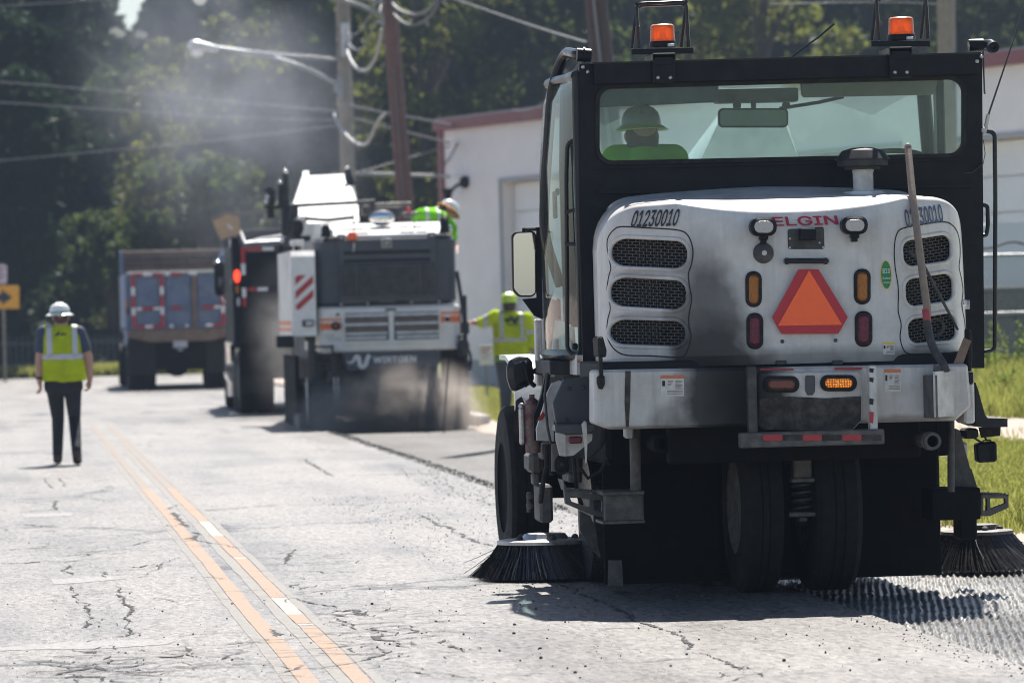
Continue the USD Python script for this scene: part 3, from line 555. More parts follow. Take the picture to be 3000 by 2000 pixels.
# ---------------------------------------------------------------- warehouse
A2, DIR = np.array([9.1, 95.0]), np.array([7.0, -22.0]) / math.hypot(7, 22)
NRM = np.array([DIR[1], -DIR[0]])       # out of the wall, towards the road
if NRM[0] > 0: NRM = -NRM
def W(s, z, out=0.0): p = A2 + DIR * s + NRM * out; return np.array([p[0], p[1], z])
def wbox(s0, s1, z0, z1, o0, o1): return hull([W(s, z, o) for s in (s0, s1) for z in (z0, z1) for o in (o0, o1)])
bld = thing('warehouse', 'pale warehouse with dark red roof edge and wide white garage doors', 'building', (9.1, 95, 0))
DOORS = [(3.0, 7.3), (9.6, 13.9), (15.6, 19.6), (21.2, 25.6), (28, 32)]
spans, s_ = [], 0.0
for a, b in DOORS: spans.append((s_, a)); s_ = b
spans.append((s_, 36.0))
part(bld, 'wall', [wbox(a, b, -.3, 5.28, -12, 0) for a, b in spans] + [wbox(a, b, 4.12, 5.28, -12, 0) for a, b in DOORS] + [wbox(a, b, -.3, 4.12, -12, -.35) for a, b in DOORS], M['wall_paint'], smooth=False)
each(bld, 'wall_base', [wbox(a + (.02 if a == 0 else 0), b, -.2, .55, .004, .03) for a, b in spans], M['wall_base'], smooth=False)
part(bld, 'roof_edge', wbox(-.16, 36, 5.28, 5.5, -12.2, .14), M['fascia'], smooth=False)
part(bld, 'roof', wbox(-.12, 36, 5.5, 5.54, -12.2, .1), M['galvanised'], smooth=False)
part(bld, 'corner_trim', wbox(-.12, .10, -.2, 5.28, -.2, .06), M['fascia'], smooth=False)
for a, b in DOORS:
    d = part(bld, 'garage_door', wbox(a, b, 0, 4.1, -.34, -.30), M['door_paint'], smooth=False)
    for k in range(7): part(d, 'door_panel', wbox(a + .05, b - .05, .02 + k * .585, .575 + k * .585, -.29, -.25), M['door_paint'], smooth=False)
    part(bld, 'door_frame', [wbox(a - .08, a, 0, 4.2, .003, .04), wbox(b, b + .08, 0, 4.2, .003, .04), wbox(a - .08, b + .08, 4.12, 4.2, .003, .045)], M['wall_base'], smooth=False)
wl = thing('wall_lamp', 'small dark floodlight on a bracket, high on the warehouse wall', 'lamp', W(1.05, 4.0, 0))
part(wl, 'bracket', tube([W(1.25, 4.15, 0), W(1.2, 4.12, .2), W(1.05, 4.0, .3)], .035, 8), M['black_paint'])
part(wl, 'head', lathe([(0.0, .0), (.06, .02), (.12, .2), (.13, .24), (0, .25)], W(.98, 3.82, .32)), M['black_paint'])
part(wl, 'base', ell(W(1.27, 4.18, .06), (.11, .11, .13)), M['black_paint'])
cab_ = thing('service_cable', 'thin cable running slantwise up the wall near its corner', 'cable', W(.6, 5, .1))
part(cab_, 'cable', tube([W(.15, 4.55, .05), W(.6, 4.75, .06), W(.95, 5.0, .05)], .015, 6), M['wire_black'])

# notice on a post in front of the wall
np_ = G(1425, 1190); ny = 78.0
a, c = P(1402, 1010, ny), P(1448, 1068, ny)
ns = thing('notice_sign', 'white notice with red print on a thin post before the warehouse', 'sign', ((a[0] + c[0]) / 2, ny, 0))
part(ns, 'plate', cbox(a[0], c[0], ny, ny + .015, c[2], a[2], .004), M['tape_white'])
part(ns, 'post', cyl(((a[0] + c[0]) / 2, ny + .03, -.1), ((a[0] + c[0]) / 2, ny + .03, a[2] - .02), .022, 8), M['galvanised'])
for k in range(4): part(ns, 'print', cbox(a[0] + .04, c[0] - .04 - .05 * (k % 2), ny - .003, ny - .001, a[2] - .05 - .055 * k - .02, a[2] - .05 - .055 * k, 0), M['tape_red'] if k < 2 else M['grey_letters'])

# ---------------------------------------------------------------- chain-link fence, van and skip on the right
FY, FZ0, FZ1 = 60.0, .5, 2.12
fx0 = P(2600, 900, FY)[0]; fx1 = P(3150, 900, FY)[0]
fe = thing('chainlink_fence', 'grey chain-link fence with top rail behind the weeds', 'fence', (fx0, FY, FZ0))
ln = lambda k, s: [(fx0 + k, FY, FZ0 + .06), (fx0 + k + s * (FZ1 - FZ0 - .06), FY, FZ1)]
mesh_ = []
for k in np.arange(-1.6, fx1 - fx0, .06):
    mesh_ += [tube(ln(k, 1), .0035, 3), tube(ln(k + 1.6, -1), .0035, 3)]
part(fe, 'wire_mesh', mesh_, M['galvanised'], smooth=False, kind='stuff')
for x in np.arange(fx0, fx1, 2.1): part(fe, 'post', cyl((x, FY + .04, FZ0 - .3), (x, FY + .04, FZ1 + .05), .03, 8), M['galvanised'])
for z in (FZ1, FZ0 + .85): part(fe, 'rail', cyl((fx0, FY + .03, z), (fx1, FY + .03, z), .022, 8), M['galvanised'])
rp = thing('barbed_wire', 'rusty sagging wire strung above the chain-link fence', 'wire', (fx0, FY, 2.2))
xs_ = np.linspace(fx0, fx1, 26); part(rp, 'wire', tube([(x, FY - .05, 2.24 + .03 * math.sin(x * 5.3) + .02 * math.sin(x * 11)) for x in xs_], .016, 6), M['rust'])
VY = 66.0; a, c = P(2840, 655, VY), P(3190, 1060, VY)
vn = thing('white_van', 'white van parked beyond the chain-link fence', 'van', ((a[0] + c[0]) / 2, VY, .55))
vp = rpoly([(a[0], c[2]), (a[0] + .02, a[2] - .55), (a[0] + .22, a[2]), (c[0] - .22, a[2]), (c[0] - .02, a[2] - .55), (c[0], c[2])], .06)
part(vn, 'body', hull(np.vstack([np.array([(x, VY, z) for x, z in vp.exterior.coords]), np.array([(x, VY + 4.6, z) for x, z in vp.exterior.coords])])), M['van_white'])
part(vn, 'rear_window', cbox((a[0] + c[0]) / 2 + .05, c[0] - .25, VY - .01, VY - .004, a[2] - .72, a[2] - .25, .003), M['side_glass'])
part(vn, 'bumper', cbox(a[0] + .05, c[0] - .05, VY - .12, VY - .002, c[2] - .02, c[2] + .16, .03), M['machine_dark'])
for s in (a[0] + .22, c[0] - .22):
    part(vn, 'wheel', lathe([(.0, -.1), (.2, -.1), (.34, -.08), (.35, 0), (.34, .08), (.2, .1), (0, .1)], (s, VY + .9, .55 + .35), 'x', 20), M['tyre'])
    part(vn, 'tail_light', cbox(s - .05 + (.1 if s < 13 else -.1), s + .05 + (.1 if s < 13 else -.1), VY - .02, VY - .003, a[2] - 1.3, a[2] - .95, .01), M['tape_red'])
SY = 63.0; a, c = P(2836, 848, SY), P(3200, 1092, SY)
sk = thing('dark_skip', 'dark steel skip standing between chain-link fence and white van', 'skip', ((a[0] + c[0]) / 2, SY, .55))
part(sk, 'body', hull([(a[0] + .1, SY, .55), (c[0] - .1, SY, .55), (a[0], SY - .08, a[2]), (c[0], SY - .08, a[2]), (a[0] + .1, SY + 1.4, .55), (c[0] - .1, SY + 1.4, .55), (a[0], SY + 1.5, a[2]), (c[0], SY + 1.5, a[2])]), M['skip_dark'])
part(sk, 'rim', cbox(a[0] - .03, c[0] + .03, SY - .13, SY + 1.55, a[2] - .05, a[2] + .03, .02), M['skip_dark'])
for k in range(4): x = a[0] + .25 + k * .42; part(sk, 'rib', hull([(x, SY - .12, a[2] - .07), (x + .07, SY - .12, a[2] - .07), (x, SY - .05, .6), (x + .07, SY - .05, .6), (x, SY + .1, .6), (x + .07, SY + .1, .6)]), M['skip_dark'])

weed('leafy_weed', P(2935, 1000, 57)[0], 57, 1.05, 5, 1, 'tall green weed against the fence, its tip above the fence rail line')
weed('leafy_weed', P(2975, 1000, 56)[0], 56, .75, 6, 2, 'bushy weed at the right picture edge in front of the fence')
weed('leafy_weed', P(2890, 1000, 55)[0], 55, .6, 6, 3, 'low weed just right of the sweeper under the long black handrail')
weed('leafy_weed', P(2930, 1000, 50)[0], 50, .5, 6, 4, 'spreading pale weed in front of the tall weed by the footpath')
weed('leafy_weed', P(2985, 1000, 47)[0], 47, .35, 5, 5, 'small weed growing at the right end of the footpath')

# ---------------------------------------------------------------- utility poles, lamps, wires
def pole(px0, py0, px1, py1, Y, r0, r1, m_, label, ztop=13.5):
    a, b = P(px1, py1, Y), P(px0, py0, Y); d = (b - a) / (b[2] - a[2]); base = a + d * (-.3 - a[2]); top = a + d * (ztop - a[2])
    t = thing('utility_pole', label, 'utility pole', (base[0], Y, 0)); n = 14
    pts = [base + (top - base) * k / n for k in range(n + 1)]
    part(t, 'shaft', tube(pts, np.linspace(r1, r0, n + 1), 16), m_)
    return t, lambda z: base + d * (z - base[2])
pA, fA = pole(1004, 0, 1018, 490, 90.0, .125, .155, M['pole_grey'], 'grey wooden utility pole carrying the street lamp over the machine')
pB, fB = pole(1140, 0, 1186, 590, 84.0, .115, .165, M['pole_red'], 'reddish-brown utility pole leaning left beside the warehouse corner')
pC, fC = pole(1745, 0, 1765, 180, 60.0, .13, .16, M['pole_dark'], 'dark brown utility pole rising behind the sweeper cab')
pD, fD = pole(2772, 0, 2774, 150, 68.0, .12, .15, M['pole_grey'], 'grey wooden utility pole behind the right beacon')
bx = P(1008, 105, 90); part(pA, 'meter_box', cbox(bx[0] - .07, bx[0] + .09, 89.72, 89.86, bx[2] - .42, bx[2] + .24, .02), M['lamp_grey'])
for z in (8.6, 6.9, 5.6): q = fA(z); part(pA, 'band', lathe([(.145, 0), (.16, .01), (.16, .05), (.145, .06)], (q[0], 90, z)), M['galvanised'])
cd = fC(8); part(pC, 'conduit', tube([fC(z) + np.array([-.05, -.17, 0]) for z in (0, 3, 6, 9, 13)], .022, 6), M['wire'])
cb = P(1680, 480, 84)
part(pB, 'ground_wire', tube([fB(z) + np.array([-.03, -.16, 0]) for z in (0, 2, 4, 6)], .012, 5), M['wire'])

lp = thing('street_lamp', 'grey cobra-head street lamp whose globe hangs left of the grey pole', 'street lamp', fA(7.0))
U = lambda x, y, Y=88.6: P(x, y, Y)
part(lp, 'arm', tube(bend([P(985, 268, 89.85), P(984, 246, 89.7), P(960, 232, 89.5), U(900, 200), U(800, 168), U(720, 152), U(640, 141)], .25), [.04] * 33 if False else .042, 8), M['galvanised'])
part(lp, 'brace', tube([P(992, 176, 89.85), P(900, 167, 89.3), U(800, 160), U(700, 149)], .034, 8), M['galvanised'])
h0, h1 = U(553, 134), U(650, 146)
part(lp, 'housing', hull(np.vstack([ell(h0 + (h1 - h0) * .22 + [0, 0, .02], (.17, .17, .11)).vertices, ell(h0 + (h1 - h0) * .8, (.1, .09, .065)).vertices])), M['lamp_grey'])
part(lp, 'globe', ell(h0 + (h1 - h0) * .25 + [0, 0, -.11], (.135, .135, .10), 3), M['lamp_globe'])
part(lp, 'bracket', cbox(fA(7.1)[0] - .17, fA(7.1)[0] - .05, 89.7, 89.9, P(985, 290, 89.8)[2], P(985, 230, 89.8)[2], .01), M['galvanised'])
l2 = thing('street_lamp', 'street lamp at the top edge, only its globe and arm in view', 'street lamp', fB(8.0))
Y2 = 82.5; V = lambda x, y: P(x, y, Y2)
part(l2, 'arm', tube(bend([P(1122, 75, 83.85), P(1121, 48, 83.75), P(1105, 38, 83.6), V(1050, 15), V(960, -12), V(800, -38), V(680, -48)], .25), .042, 8), M['galvanised'])
h0, h1 = V(566, -42), V(690, -48)
part(l2, 'housing', hull(np.vstack([ell(h0 + (h1 - h0) * .22 + [0, 0, .02], (.18, .17, .11)).vertices, ell(h0 + (h1 - h0) * .8, (.1, .09, .065)).vertices])), M['lamp_grey'])
part(l2, 'globe', ell(V(586, -12), (.145, .145, .17), 3), M['lamp_globe'])
part(l2, 'brace', tube([P(1125, 10, 83.85), V(1000, -20), V(850, -38)], .034, 8), M['galvanised'])

def wire(label, pts, r=.014, m_='wire', cat='cable', group=None):
    w = [P(*p) for p in pts]; s = np.concatenate([[0], np.cumsum(np.linalg.norm(np.diff(w, axis=0), axis=1))]); from_ = np.linspace(0, s[-1], 40)
    from scipy.interpolate import PchipInterpolator, CubicSpline
    f = (CubicSpline if len(w) > 2 else PchipInterpolator)(s, np.array(w))
    solo('overhead_cable', tube(f(from_), r, 6), M[m_], label=label, cat=cat, group=group, smooth=True)
wire('upper of the two long wires crossing the dark trees at left', [(-160, 228, 118), (268, 262, 108), (700, 300, 98), (992, 326, 90.2)], .010)
wire('lower of the two long wires crossing the dark trees at left', [(-160, 290, 118), (330, 322, 108), (700, 345, 98), (994, 352, 90.2)], .010)
wire('faint wire climbing from the left edge below the long pair', [(-160, 486, 112), (300, 443, 108), (620, 412, 100), (990, 368, 90.2)], .012)
wire('wire across the top left corner', [(-100, 22, 104), (200, 6, 100), (420, -16, 96)], .010)
wire('cable from the grey pole down to the warehouse roof edge', [(1030, 312, 89.8), (1170, 338, 91), (1330, 367, 94.6)], .022)
wire('second cable from the grey pole to the warehouse wall', [(1032, 346, 89.8), (1170, 382, 91), (1318, 418, 94.4)], .022)
wire('thick pale cable between grey pole and warehouse corner', [(1045, 508, 89.8), (1180, 512, 91), (1316, 517, 94.4)], .04, 'wire_pale')
wire('thin cable slanting up towards the warehouse corner', [(1050, 506, 89.8), (1180, 468, 91), (1318, 428, 94.4)], .014)
wire('long sloping wire from the top edge to the dark pole', [(1300, -14, 84), (1500, 56, 74), (1718, 124, 60.3)], .013)
wire('thin wire left of the sweeper roof, near the dark pole', [(1500, 322, 80), (1600, 296, 70), (1722, 148, 60.3)], .008)
wire('long drooping cable loop between the two poles', [(1012, 130, 89.8), (1036, 190, 88.5), (1062, 208, 87.5), (1095, 180, 86), (1118, 90, 84.2)], .034, 'wire_pale')
wire('small cable loop beside the box on the grey pole', [(1014, 88, 89.8), (1036, 103, 88.9), (1062, 80, 88), (1112, 40, 84.3)], .017)
wire('second small cable loop below the box on the grey pole', [(1014, 115, 89.8), (1040, 145, 88.9), (1070, 130, 87.5), (1114, 70, 84.3)], .017)
wire('low pale cable loop in front of the grey pole', [(978, 336, 89.7), (1005, 385, 89.2), (1046, 421, 88.3), (1085, 405, 86.5), (1128, 336, 84.3)], .034, 'wire_pale')
wire('short cable end hanging below the low loop', [(1040, 398, 88.3), (1046, 425, 88.3), (1051, 443, 88.3)], .02)
wire('upper cable loop right of the leaning pole at the top', [(1146, 4, 83.8), (1180, 36, 83.2), (1215, 44, 82.8), (1248, 34, 82.4), (1290, -10, 82)], .03)
wire('lower cable loop right of the leaning pole at the top', [(1150, 38, 83.8), (1180, 66, 83.2), (1210, 74, 82.8), (1250, 58, 82.4), (1285, 5, 82)], .024)
wire('wire passing high above the sweeper roof', [(2250, 14, 66), (2500, 8, 66), (2770, 16, 67.7)], .01)

# ---------------------------------------------------------------- far iron fence and road signs
IY = 130.0
fz0, fz1 = .1, P(300, 984, IY)[2]
x0, x1 = P(-60, 1000, IY)[0], P(560, 1000, IY)[0]
fe = thing('iron_fence', 'dark iron picket fence at the end of the road', 'fence', (x0, IY, 0))
for z in (P(300, 1000, IY)[2], .35): part(fe, 'rail', cbox(x0, x1, IY - .02, IY + .02, z - .03, z + .03, 0), M['fence_dark'])
for k in range(int((x1 - x0) / .17)):
    x = x0 + k * .17; part(fe, 'picket', [cbox(x - .022, x + .022, IY - .05, IY - .022, fz0, fz1, 0), hull([(x - .022, IY - .05, fz1), (x + .022, IY - .05, fz1), (x - .022, IY - .022, fz1), (x + .022, IY - .022, fz1), (x, IY - .036, fz1 + .07)])], M['fence_dark'], smooth=False)
for x in np.arange(x0, x1, 2.5): part(fe, 'post', cbox(x - .05, x + .05, IY - .02, IY + .08, -.3, fz1 + .08, .008), M['fence_dark'])
SYn = 122.0
a, c = P(-60, 836, SYn), P(56, 904, SYn); pxm = P(10, 900, SYn)[0]
sg = thing('arrow_sign', 'yellow road sign with black right-pointing arrow on a post', 'road sign', (pxm, SYn, 0))
part(sg, 'plate', cslab(pxrect(-60, 836, 56, 904), SYn, SYn + .02, .03, .004), M['sign_yellow'])
ar = [(-36, 861), (5, 861), (5, 848), (36, 871), (5, 894), (5, 881), (-36, 881)]
part(sg, 'arrow', slab(ar, SYn - .006, SYn - .002), M['black_letters'], smooth=False)
part(sg, 'post', cbox(pxm - .04, pxm + .04, SYn + .025, SYn + .09, -.2, P(10, 770, SYn)[2], .006), M['pole_grey'])
s2 = part(sg, 'upper_plate', cslab(pxrect(-40, 776, 20, 830), SYn, SYn + .02, .02, .004), M['sign_pink'], label='small pale pink notice above the arrow plate')
for k in range(4): part(s2, 'print', slab(pxrect(-32, 785 + k * 10, 14 - (k % 2) * 6, 789 + k * 10), SYn - .006, SYn - .002), M['fascia'], smooth=False)

# ---------------------------------------------------------------- trees
def crown_mesh(h, rad, n, leaf_s, seed, low=.16, clumps=70, gap=.55, shape=1.0):
    r = np.random.default_rng(seed); C = []
    while len(C) < clumps:
        u = r.uniform(0, 1) ** shape; z = h * (low + (1 - low) * u); ww = rad * math.sqrt(max(.03, 1 - ((u - .38) / .66) ** 2)); a = r.uniform(0, 6.283); q = math.sqrt(r.uniform(.0, 1)) * ww * .92
        C.append((q * math.cos(a), q * math.sin(a), z, rad * r.uniform(.2, .36) * (1.15 - .45 * u)))
    C = np.array(C); w = C[:, 3] ** 2; k = r.choice(len(C), n, p=w / w.sum()); d = r.normal(0, 1, (n, 3)); d /= np.linalg.norm(d, axis=1, keepdims=True)
    p = C[k, :3] + d * C[k, 3:4] * (r.uniform(.35, 1, (n, 1)) ** .6) * [1, 1, .72]
    a = r.normal(0, 1, (n, 3)); a /= np.linalg.norm(a, axis=1, keepdims=True); b = np.cross(a, r.normal(0, 1, (n, 3))); b /= np.linalg.norm(b, axis=1, keepdims=True)
    s = leaf_s * r.uniform(.6, 1.4, (n, 1)); Vv = np.stack([p - a * s, p + b * s * .62, p + a * s, p - b * s * .62], 1).reshape(-1, 3); i = np.arange(n)[:, None] * 4
    return trimesh.Trimesh(Vv, np.vstack([i + [0, 1, 2], i + [0, 2, 3]]), process=False), C
def limb_mesh(h, C, seed):
    r = np.random.default_rng(seed); out = [tube([(0, 0, -.4), (.05, .02, h * .2), (-.06, .05, h * .5), (.04, 0, h * .8)], [.30, .24, .15, .05], 10)]
    for k in r.choice(len(C), min(22, len(C)), replace=False):
        x, y, z, s = C[k]; z0 = max(h * .15, z - r.uniform(.15, .35) * h); out.append(tube([(0, 0, z0), (x * .45, y * .45, (z0 + z) / 2 + .1), (x, y, z)], [.10, .06, .02], 5))
    return out
KINDS = {'dark': (dict(h=16, rad=4.2, n=26000, leaf_s=.18, seed=3, low=.05, clumps=85), 'leaf_dark', 'cedar_tree', 'dark evergreen'), 'mid': (dict(h=15, rad=4.0, n=11000, leaf_s=.17, seed=5, low=.1, clumps=70), 'leaf_mid', 'broadleaf_tree', 'green broadleaf'),
         'light': (dict(h=13, rad=3.6, n=9500, leaf_s=.16, seed=8, low=.1, clumps=62), 'leaf_light', 'pale_tree', 'pale green'), 'bush': (dict(h=6, rad=3.0, n=8000, leaf_s=.15, seed=12, low=.02, clumps=46), 'leaf_mid', 'bushy_tree', 'low bushy')}
first = {}
def tree(kind, px, Y, sc, rot, label):
    spec, lm, name, _ = KINDS[kind]; x = P(px, 900, Y)[0]; z = np.interp(Y, [127, 240], [0, 1.2])
    if kind not in first:
        path = numbered('/World', name); X = UsdGeom.Xform.Define(stage, path); cm, C = crown_mesh(**spec); LOC[path] = np.zeros(3)
        part(path, 'trunk', limb_mesh(spec['h'], C, spec['seed'] + 1), M['bark']); part(path, 'crown', cm, M[lm], smooth=False); first[kind] = path
    else:
        path = numbered('/World', name); X = UsdGeom.Xform.Define(stage, path); X.GetPrim().GetReferences().AddInternalReference(first[kind]); X.GetPrim().SetInstanceable(True)
        X.ClearXformOpOrder()
    X.AddTranslateOp().Set(Gf.Vec3d(x, Y, float(z))) if kind not in first or path == first[kind] else X.GetPrim().CreateAttribute('xformOp:translate', Sdf.ValueTypeNames.Double3).Set(Gf.Vec3d(x, Y, float(z)))
    if path == first[kind]: X.AddRotateZOp().Set(rot); X.AddScaleOp().Set(Gf.Vec3f(sc, sc, sc))
    else:
        X.GetPrim().CreateAttribute('xformOp:rotateZ', Sdf.ValueTypeNames.Float).Set(float(rot)); X.GetPrim().CreateAttribute('xformOp:scale', Sdf.ValueTypeNames.Float3).Set(Gf.Vec3f(sc, sc, sc))
        X.GetPrim().CreateAttribute('xformOpOrder', Sdf.ValueTypeNames.TokenArray, False, Sdf.VariabilityUniform).Set(['xformOp:translate', 'xformOp:rotateZ', 'xformOp:scale'])
    tag(X.GetPrim(), label, 'tree', 'trees behind the road works')
TREES = [('dark', -60, 138, 1.0, 0, 'broad dark evergreen tree filling the upper left corner'), ('dark', 10, 147, .92, 70, 'dark evergreen tree above the walking worker, left of the bright gap'), ('dark', -230, 134, 1.0, 140, 'dark evergreen tree cut off by the left edge'),
         ('mid', 395, 168, .70, 20, 'thin tree under the bright gap in the leaves'), ('light', 530, 152, .78, 90, 'hazy broadleaf tree behind the cobra-head lamp'), ('mid', 840, 160, 1.0, 200, 'hazy broadleaf tree in the dust above the conveyor'),
         ('bush', 610, 136, 1.05, 10, 'low bushy tree behind the black dump truck'), ('bush', 330, 137, .8, 60, 'low dark bushy tree behind the blue dump truck'), ('light', 700, 143, .8, 120, 'pale young tree in the dust plume'),
         ('dark', 905, 150, .95, 30, 'dark tree directly behind the grey pole'), ('mid', 1060, 146, 1.0, 150, 'broadleaf tree between the grey and the leaning pole'), ('light', 1250, 138, 1.0, 200, 'pale sunlit tree right of the leaning pole'),
         ('mid', 1400, 150, 1.05, 250, 'broadleaf tree above the warehouse corner'), ('mid', 1580, 142, 1.0, 300, 'broadleaf tree left of the dark pole'), ('dark', 1720, 158, 1.0, 180, 'dark tree behind the dark brown pole'), ('mid', 1880, 146, 1.02, 45, 'broadleaf tree behind the left beacon'),
         ('mid', 2060, 152, 1.05, 110, 'broadleaf tree between the two beacons'), ('light', 2250, 132, 1.02, 330, 'pale sunlit tree above the thin roof aerial'), ('dark', 2400, 156, 1.0, 260, 'dark tree left of the right beacon'), ('mid', 2560, 146, 1.0, 10, 'broadleaf tree behind the right beacon'),
         ('mid', 2720, 140, .95, 75, 'broadleaf tree behind the far right pole'), ('dark', 2880, 150, 1.0, 310, 'dark tree above the right end of the warehouse'), ('mid', 3060, 142, 1.0, 220, 'broadleaf tree at the upper right corner')]
for t_ in TREES: tree(*t_)
def woods():
    r = np.random.default_rng(77); n = 95000; x = r.uniform(-16, 50, n); y = r.uniform(176, 196, n); gapx = (400 - 15) / F_PX * 186
    top = 19 + 5 * fb(x, y, .3, 3, 78) * 2 - 7.5 * np.exp(-((x - gapx) / 1.4) ** 2); z = .5 + (top - .5) * r.uniform(0, 1, n) ** .8
    p = np.stack([x, y, z], 1); a = r.normal(0, 1, (n, 3)); a /= np.linalg.norm(a, axis=1, keepdims=True); b = np.cross(a, r.normal(0, 1, (n, 3))); b /= np.linalg.norm(b, axis=1, keepdims=True)
    s = .42 * r.uniform(.6, 1.5, (n, 1)); Vv = np.stack([p - a * s, p + b * s * .6, p + a * s, p - b * s * .6], 1).reshape(-1, 3); i = np.arange(n)[:, None] * 4
    return trimesh.Trimesh(Vv, np.vstack([i + [0, 1, 2], i + [0, 2, 3]]), process=False)
solo('distant_wood', woods(), M['leaf_dark'], label='far-off wood closing the view behind the trees', cat='wood', kind='stuff', smooth=False)

# ---------------------------------------------------------------- the street sweeper
HY = 24.25                                   # rearmost plane of the hood
swc = P(2297, 1735, 25.0)
sw = thing('street_sweeper', 'dirty white three-wheeled street sweeper with black cab, seen from behind', 'street sweeper', (swc[0], 25.0, 0))
_hl, _hr = P(1752, 900, 24.66)[0], P(2847, 900, 24.60)[0]; XC, HW = (_hl + _hr) / 2, (_hr - _hl) / 2
ZB = P(2299, 1066, HY)[2]; ZT = P(2299, 556, 24.9)[2]
def _ztop(a):
    a = np.abs(a); c = np.clip((a - .78) / .22, 0, 1)
    return ZT - .025 * a ** 2 - .02 * a - .24 * (1 - np.sqrt(np.maximum(0, 1 - c ** 2.3)))
def hoodY(x, z):
    a = np.clip((np.asarray(x) - XC) / HW, -1, 1); b = np.clip((np.asarray(z) - ZB) / (_ztop(a) - ZB), 0, 1); s = np.abs(a)
    b0 = .885 + .075 * np.clip(s / .6, 0, 1) ** 2; t = (b - b0) / (1 - b0)
    return HY + .20 * np.clip((s - .36) / .5, 0, 1.3) ** 1.6 + .16 * np.clip((s - .86) / .14, 0, 1) ** 2.2 + .37 * (t + np.sqrt(t * t + .045)) + .05 * b + .02 * np.clip(1 - b / .06, 0, 1)
SLOTS = [pxrect(1800, 693, 2014, 796), pxrect(1798, 804, 2010, 916), pxrect(1797, 930, 2008, 1021)]
SLOTP = [[(1800, 690), (2014, 702), (2012, 794), (1800, 783)], [(1798, 804), (2011, 817), (2008, 914), (1798, 901)], [(1797, 929), (2009, 935), (2006, 1020), (1797, 1014)],
         [(2630, 703), (2797, 677), (2800, 766), (2636, 790)], [(2638, 815), (2803, 791), (2806, 884), (2642, 906)], [(2644, 933), (2811, 907), (2816, 1000), (2650, 1013)]]
SLOTX = []
for k, s in enumerate(SLOTP):
    cx, cz = P(*s[0], HY + .15)[[0, 2]]; yy = float(hoodY(cx, cz)); mid = P(*np.mean(s, axis=0), HY + .15); yy = float(hoodY(mid[0], mid[2]))
    SLOTX.append(rpoly(XZ(s, yy), .075 if k < 3 else .06, 8))
na, nb = 240, 170
A_, B_ = np.meshgrid(np.linspace(-1, 1, na), np.linspace(0, 1, nb), indexing='ij')
HXg = XC + HW * A_; HZg = ZB + B_ * (_ztop(A_) - ZB); HYg = hoodY(HXg, HZg); HXg = XC + (HXg - XC) * (1 - .058 * np.clip(HYg - 24.62, 0, 1) / .66)
hv = np.stack([HXg, HYg, HZg], -1).reshape(-1, 3); i, j = np.meshgrid(np.arange(na - 1), np.arange(nb - 1), indexing='ij'); a = (i * nb + j).ravel()
hf = np.vstack([np.stack([a, a + nb, a + nb + 1], 1), np.stack([a, a + nb + 1, a + 1], 1)])
cen = hv[hf].mean(1); inside = np.zeros(len(cen), bool)
import shapely as _sh
for s in SLOTX: inside |= _sh.contains_xy(s, cen[:, 0], cen[:, 2])
hf = hf[~inside]
# turn the side and top edges forward to the cab
def skirt(idx, Y1, lift=0):
    e = hv[idx]; q = e.copy(); q[:, 1] = Y1; q[:, 2] += lift * (1 - np.clip(np.abs(q[:, 0] - XC) / (HW * .93), 0, 1) ** 6); q[:, 0] = XC + (q[:, 0] - XC) * (1 - .058 * np.clip(Y1 - np.maximum(e[:, 1], 24.62), 0, 1) / .66); n = len(idx); k = np.arange(n - 1)
    return trimesh.Trimesh(np.vstack([e, q]), np.vstack([np.stack([k, k + 1, k + n + 1], 1), np.stack([k, k + n + 1, k + n], 1)]), process=False)
top_i = np.arange(na) * nb + nb - 1; left_i = np.arange(nb)[::-1]; right_i = (na - 1) * nb + np.arange(nb)
SOOT = (.010, .0095, .0095)
HOODMAT = pbr('hood_paint', (.60, .585, .565), .36, var=.16, vscale=3.2, dust=.30, speck=.2, coat=.1, spec=.4, streak=.22, stains=[
    (tuple(P(2095, 1085, HY)), (.34, .9, .33), .99, SOOT), (tuple(P(2080, 940, HY)), (.24, .9, .42), .82, (.025, .023, .022)), (tuple(P(2060, 780, HY)), (.16, .9, .25), .35, (.06, .055, .05)), (tuple(P(2400, 1062, HY)), (.75, .9, .10), .55, (.07, .065, .06)),
    (tuple(P(2730, 1045, HY)), (.26, .9, .09), .6, (.10, .085, .075)), (tuple(P(2010, 925, HY)), (.15, .9, .05), .5, (.10, .08, .065)), (tuple(P(1900, 800, HY)), (.22, .9, .03), .45, (.12, .10, .09)), (tuple(P(1900, 925, HY)), (.22, .9, .03), .45, (.12, .10, .09))])
hood = part(sw, 'hood', [trimesh.Trimesh(hv, hf, process=False), skirt(top_i, 25.28, .03), skirt(left_i, 25.28), skirt(right_i, 25.28)], HOODMAT, smooth=50)
def onhood(x, z, out=.004): return np.array([x, float(hoodY(x, z)) - out, z])
def hp(px, py, out=.004):
    y = HY + .05
    for _ in range(5): q = P(px, py, y); y = float(hoodY(q[0], q[2]))
    q = P(px, py, y); return np.array([q[0], y - out, q[2]])
def drape(m, out=.003):
    """Lays a flat mesh authored around y = 0 onto the hood's skin."""
    v = np.array(m.vertices); v[:, 1] = hoodY(v[:, 0], v[:, 2]) - out + v[:, 1] - v[:, 1].max()
    return trimesh.Trimesh(v, m.faces, process=False)
def decal(pts, out=.003, r=0.0, poly=None, th=.002):
    q = poly if poly is not None else rpoly([tuple(hp(*p)[[0, 2]]) for p in pts], r)
    m = ext(q, 0, th); 
    for _ in range(2): m = m.subdivide()
    return drape(m, out)
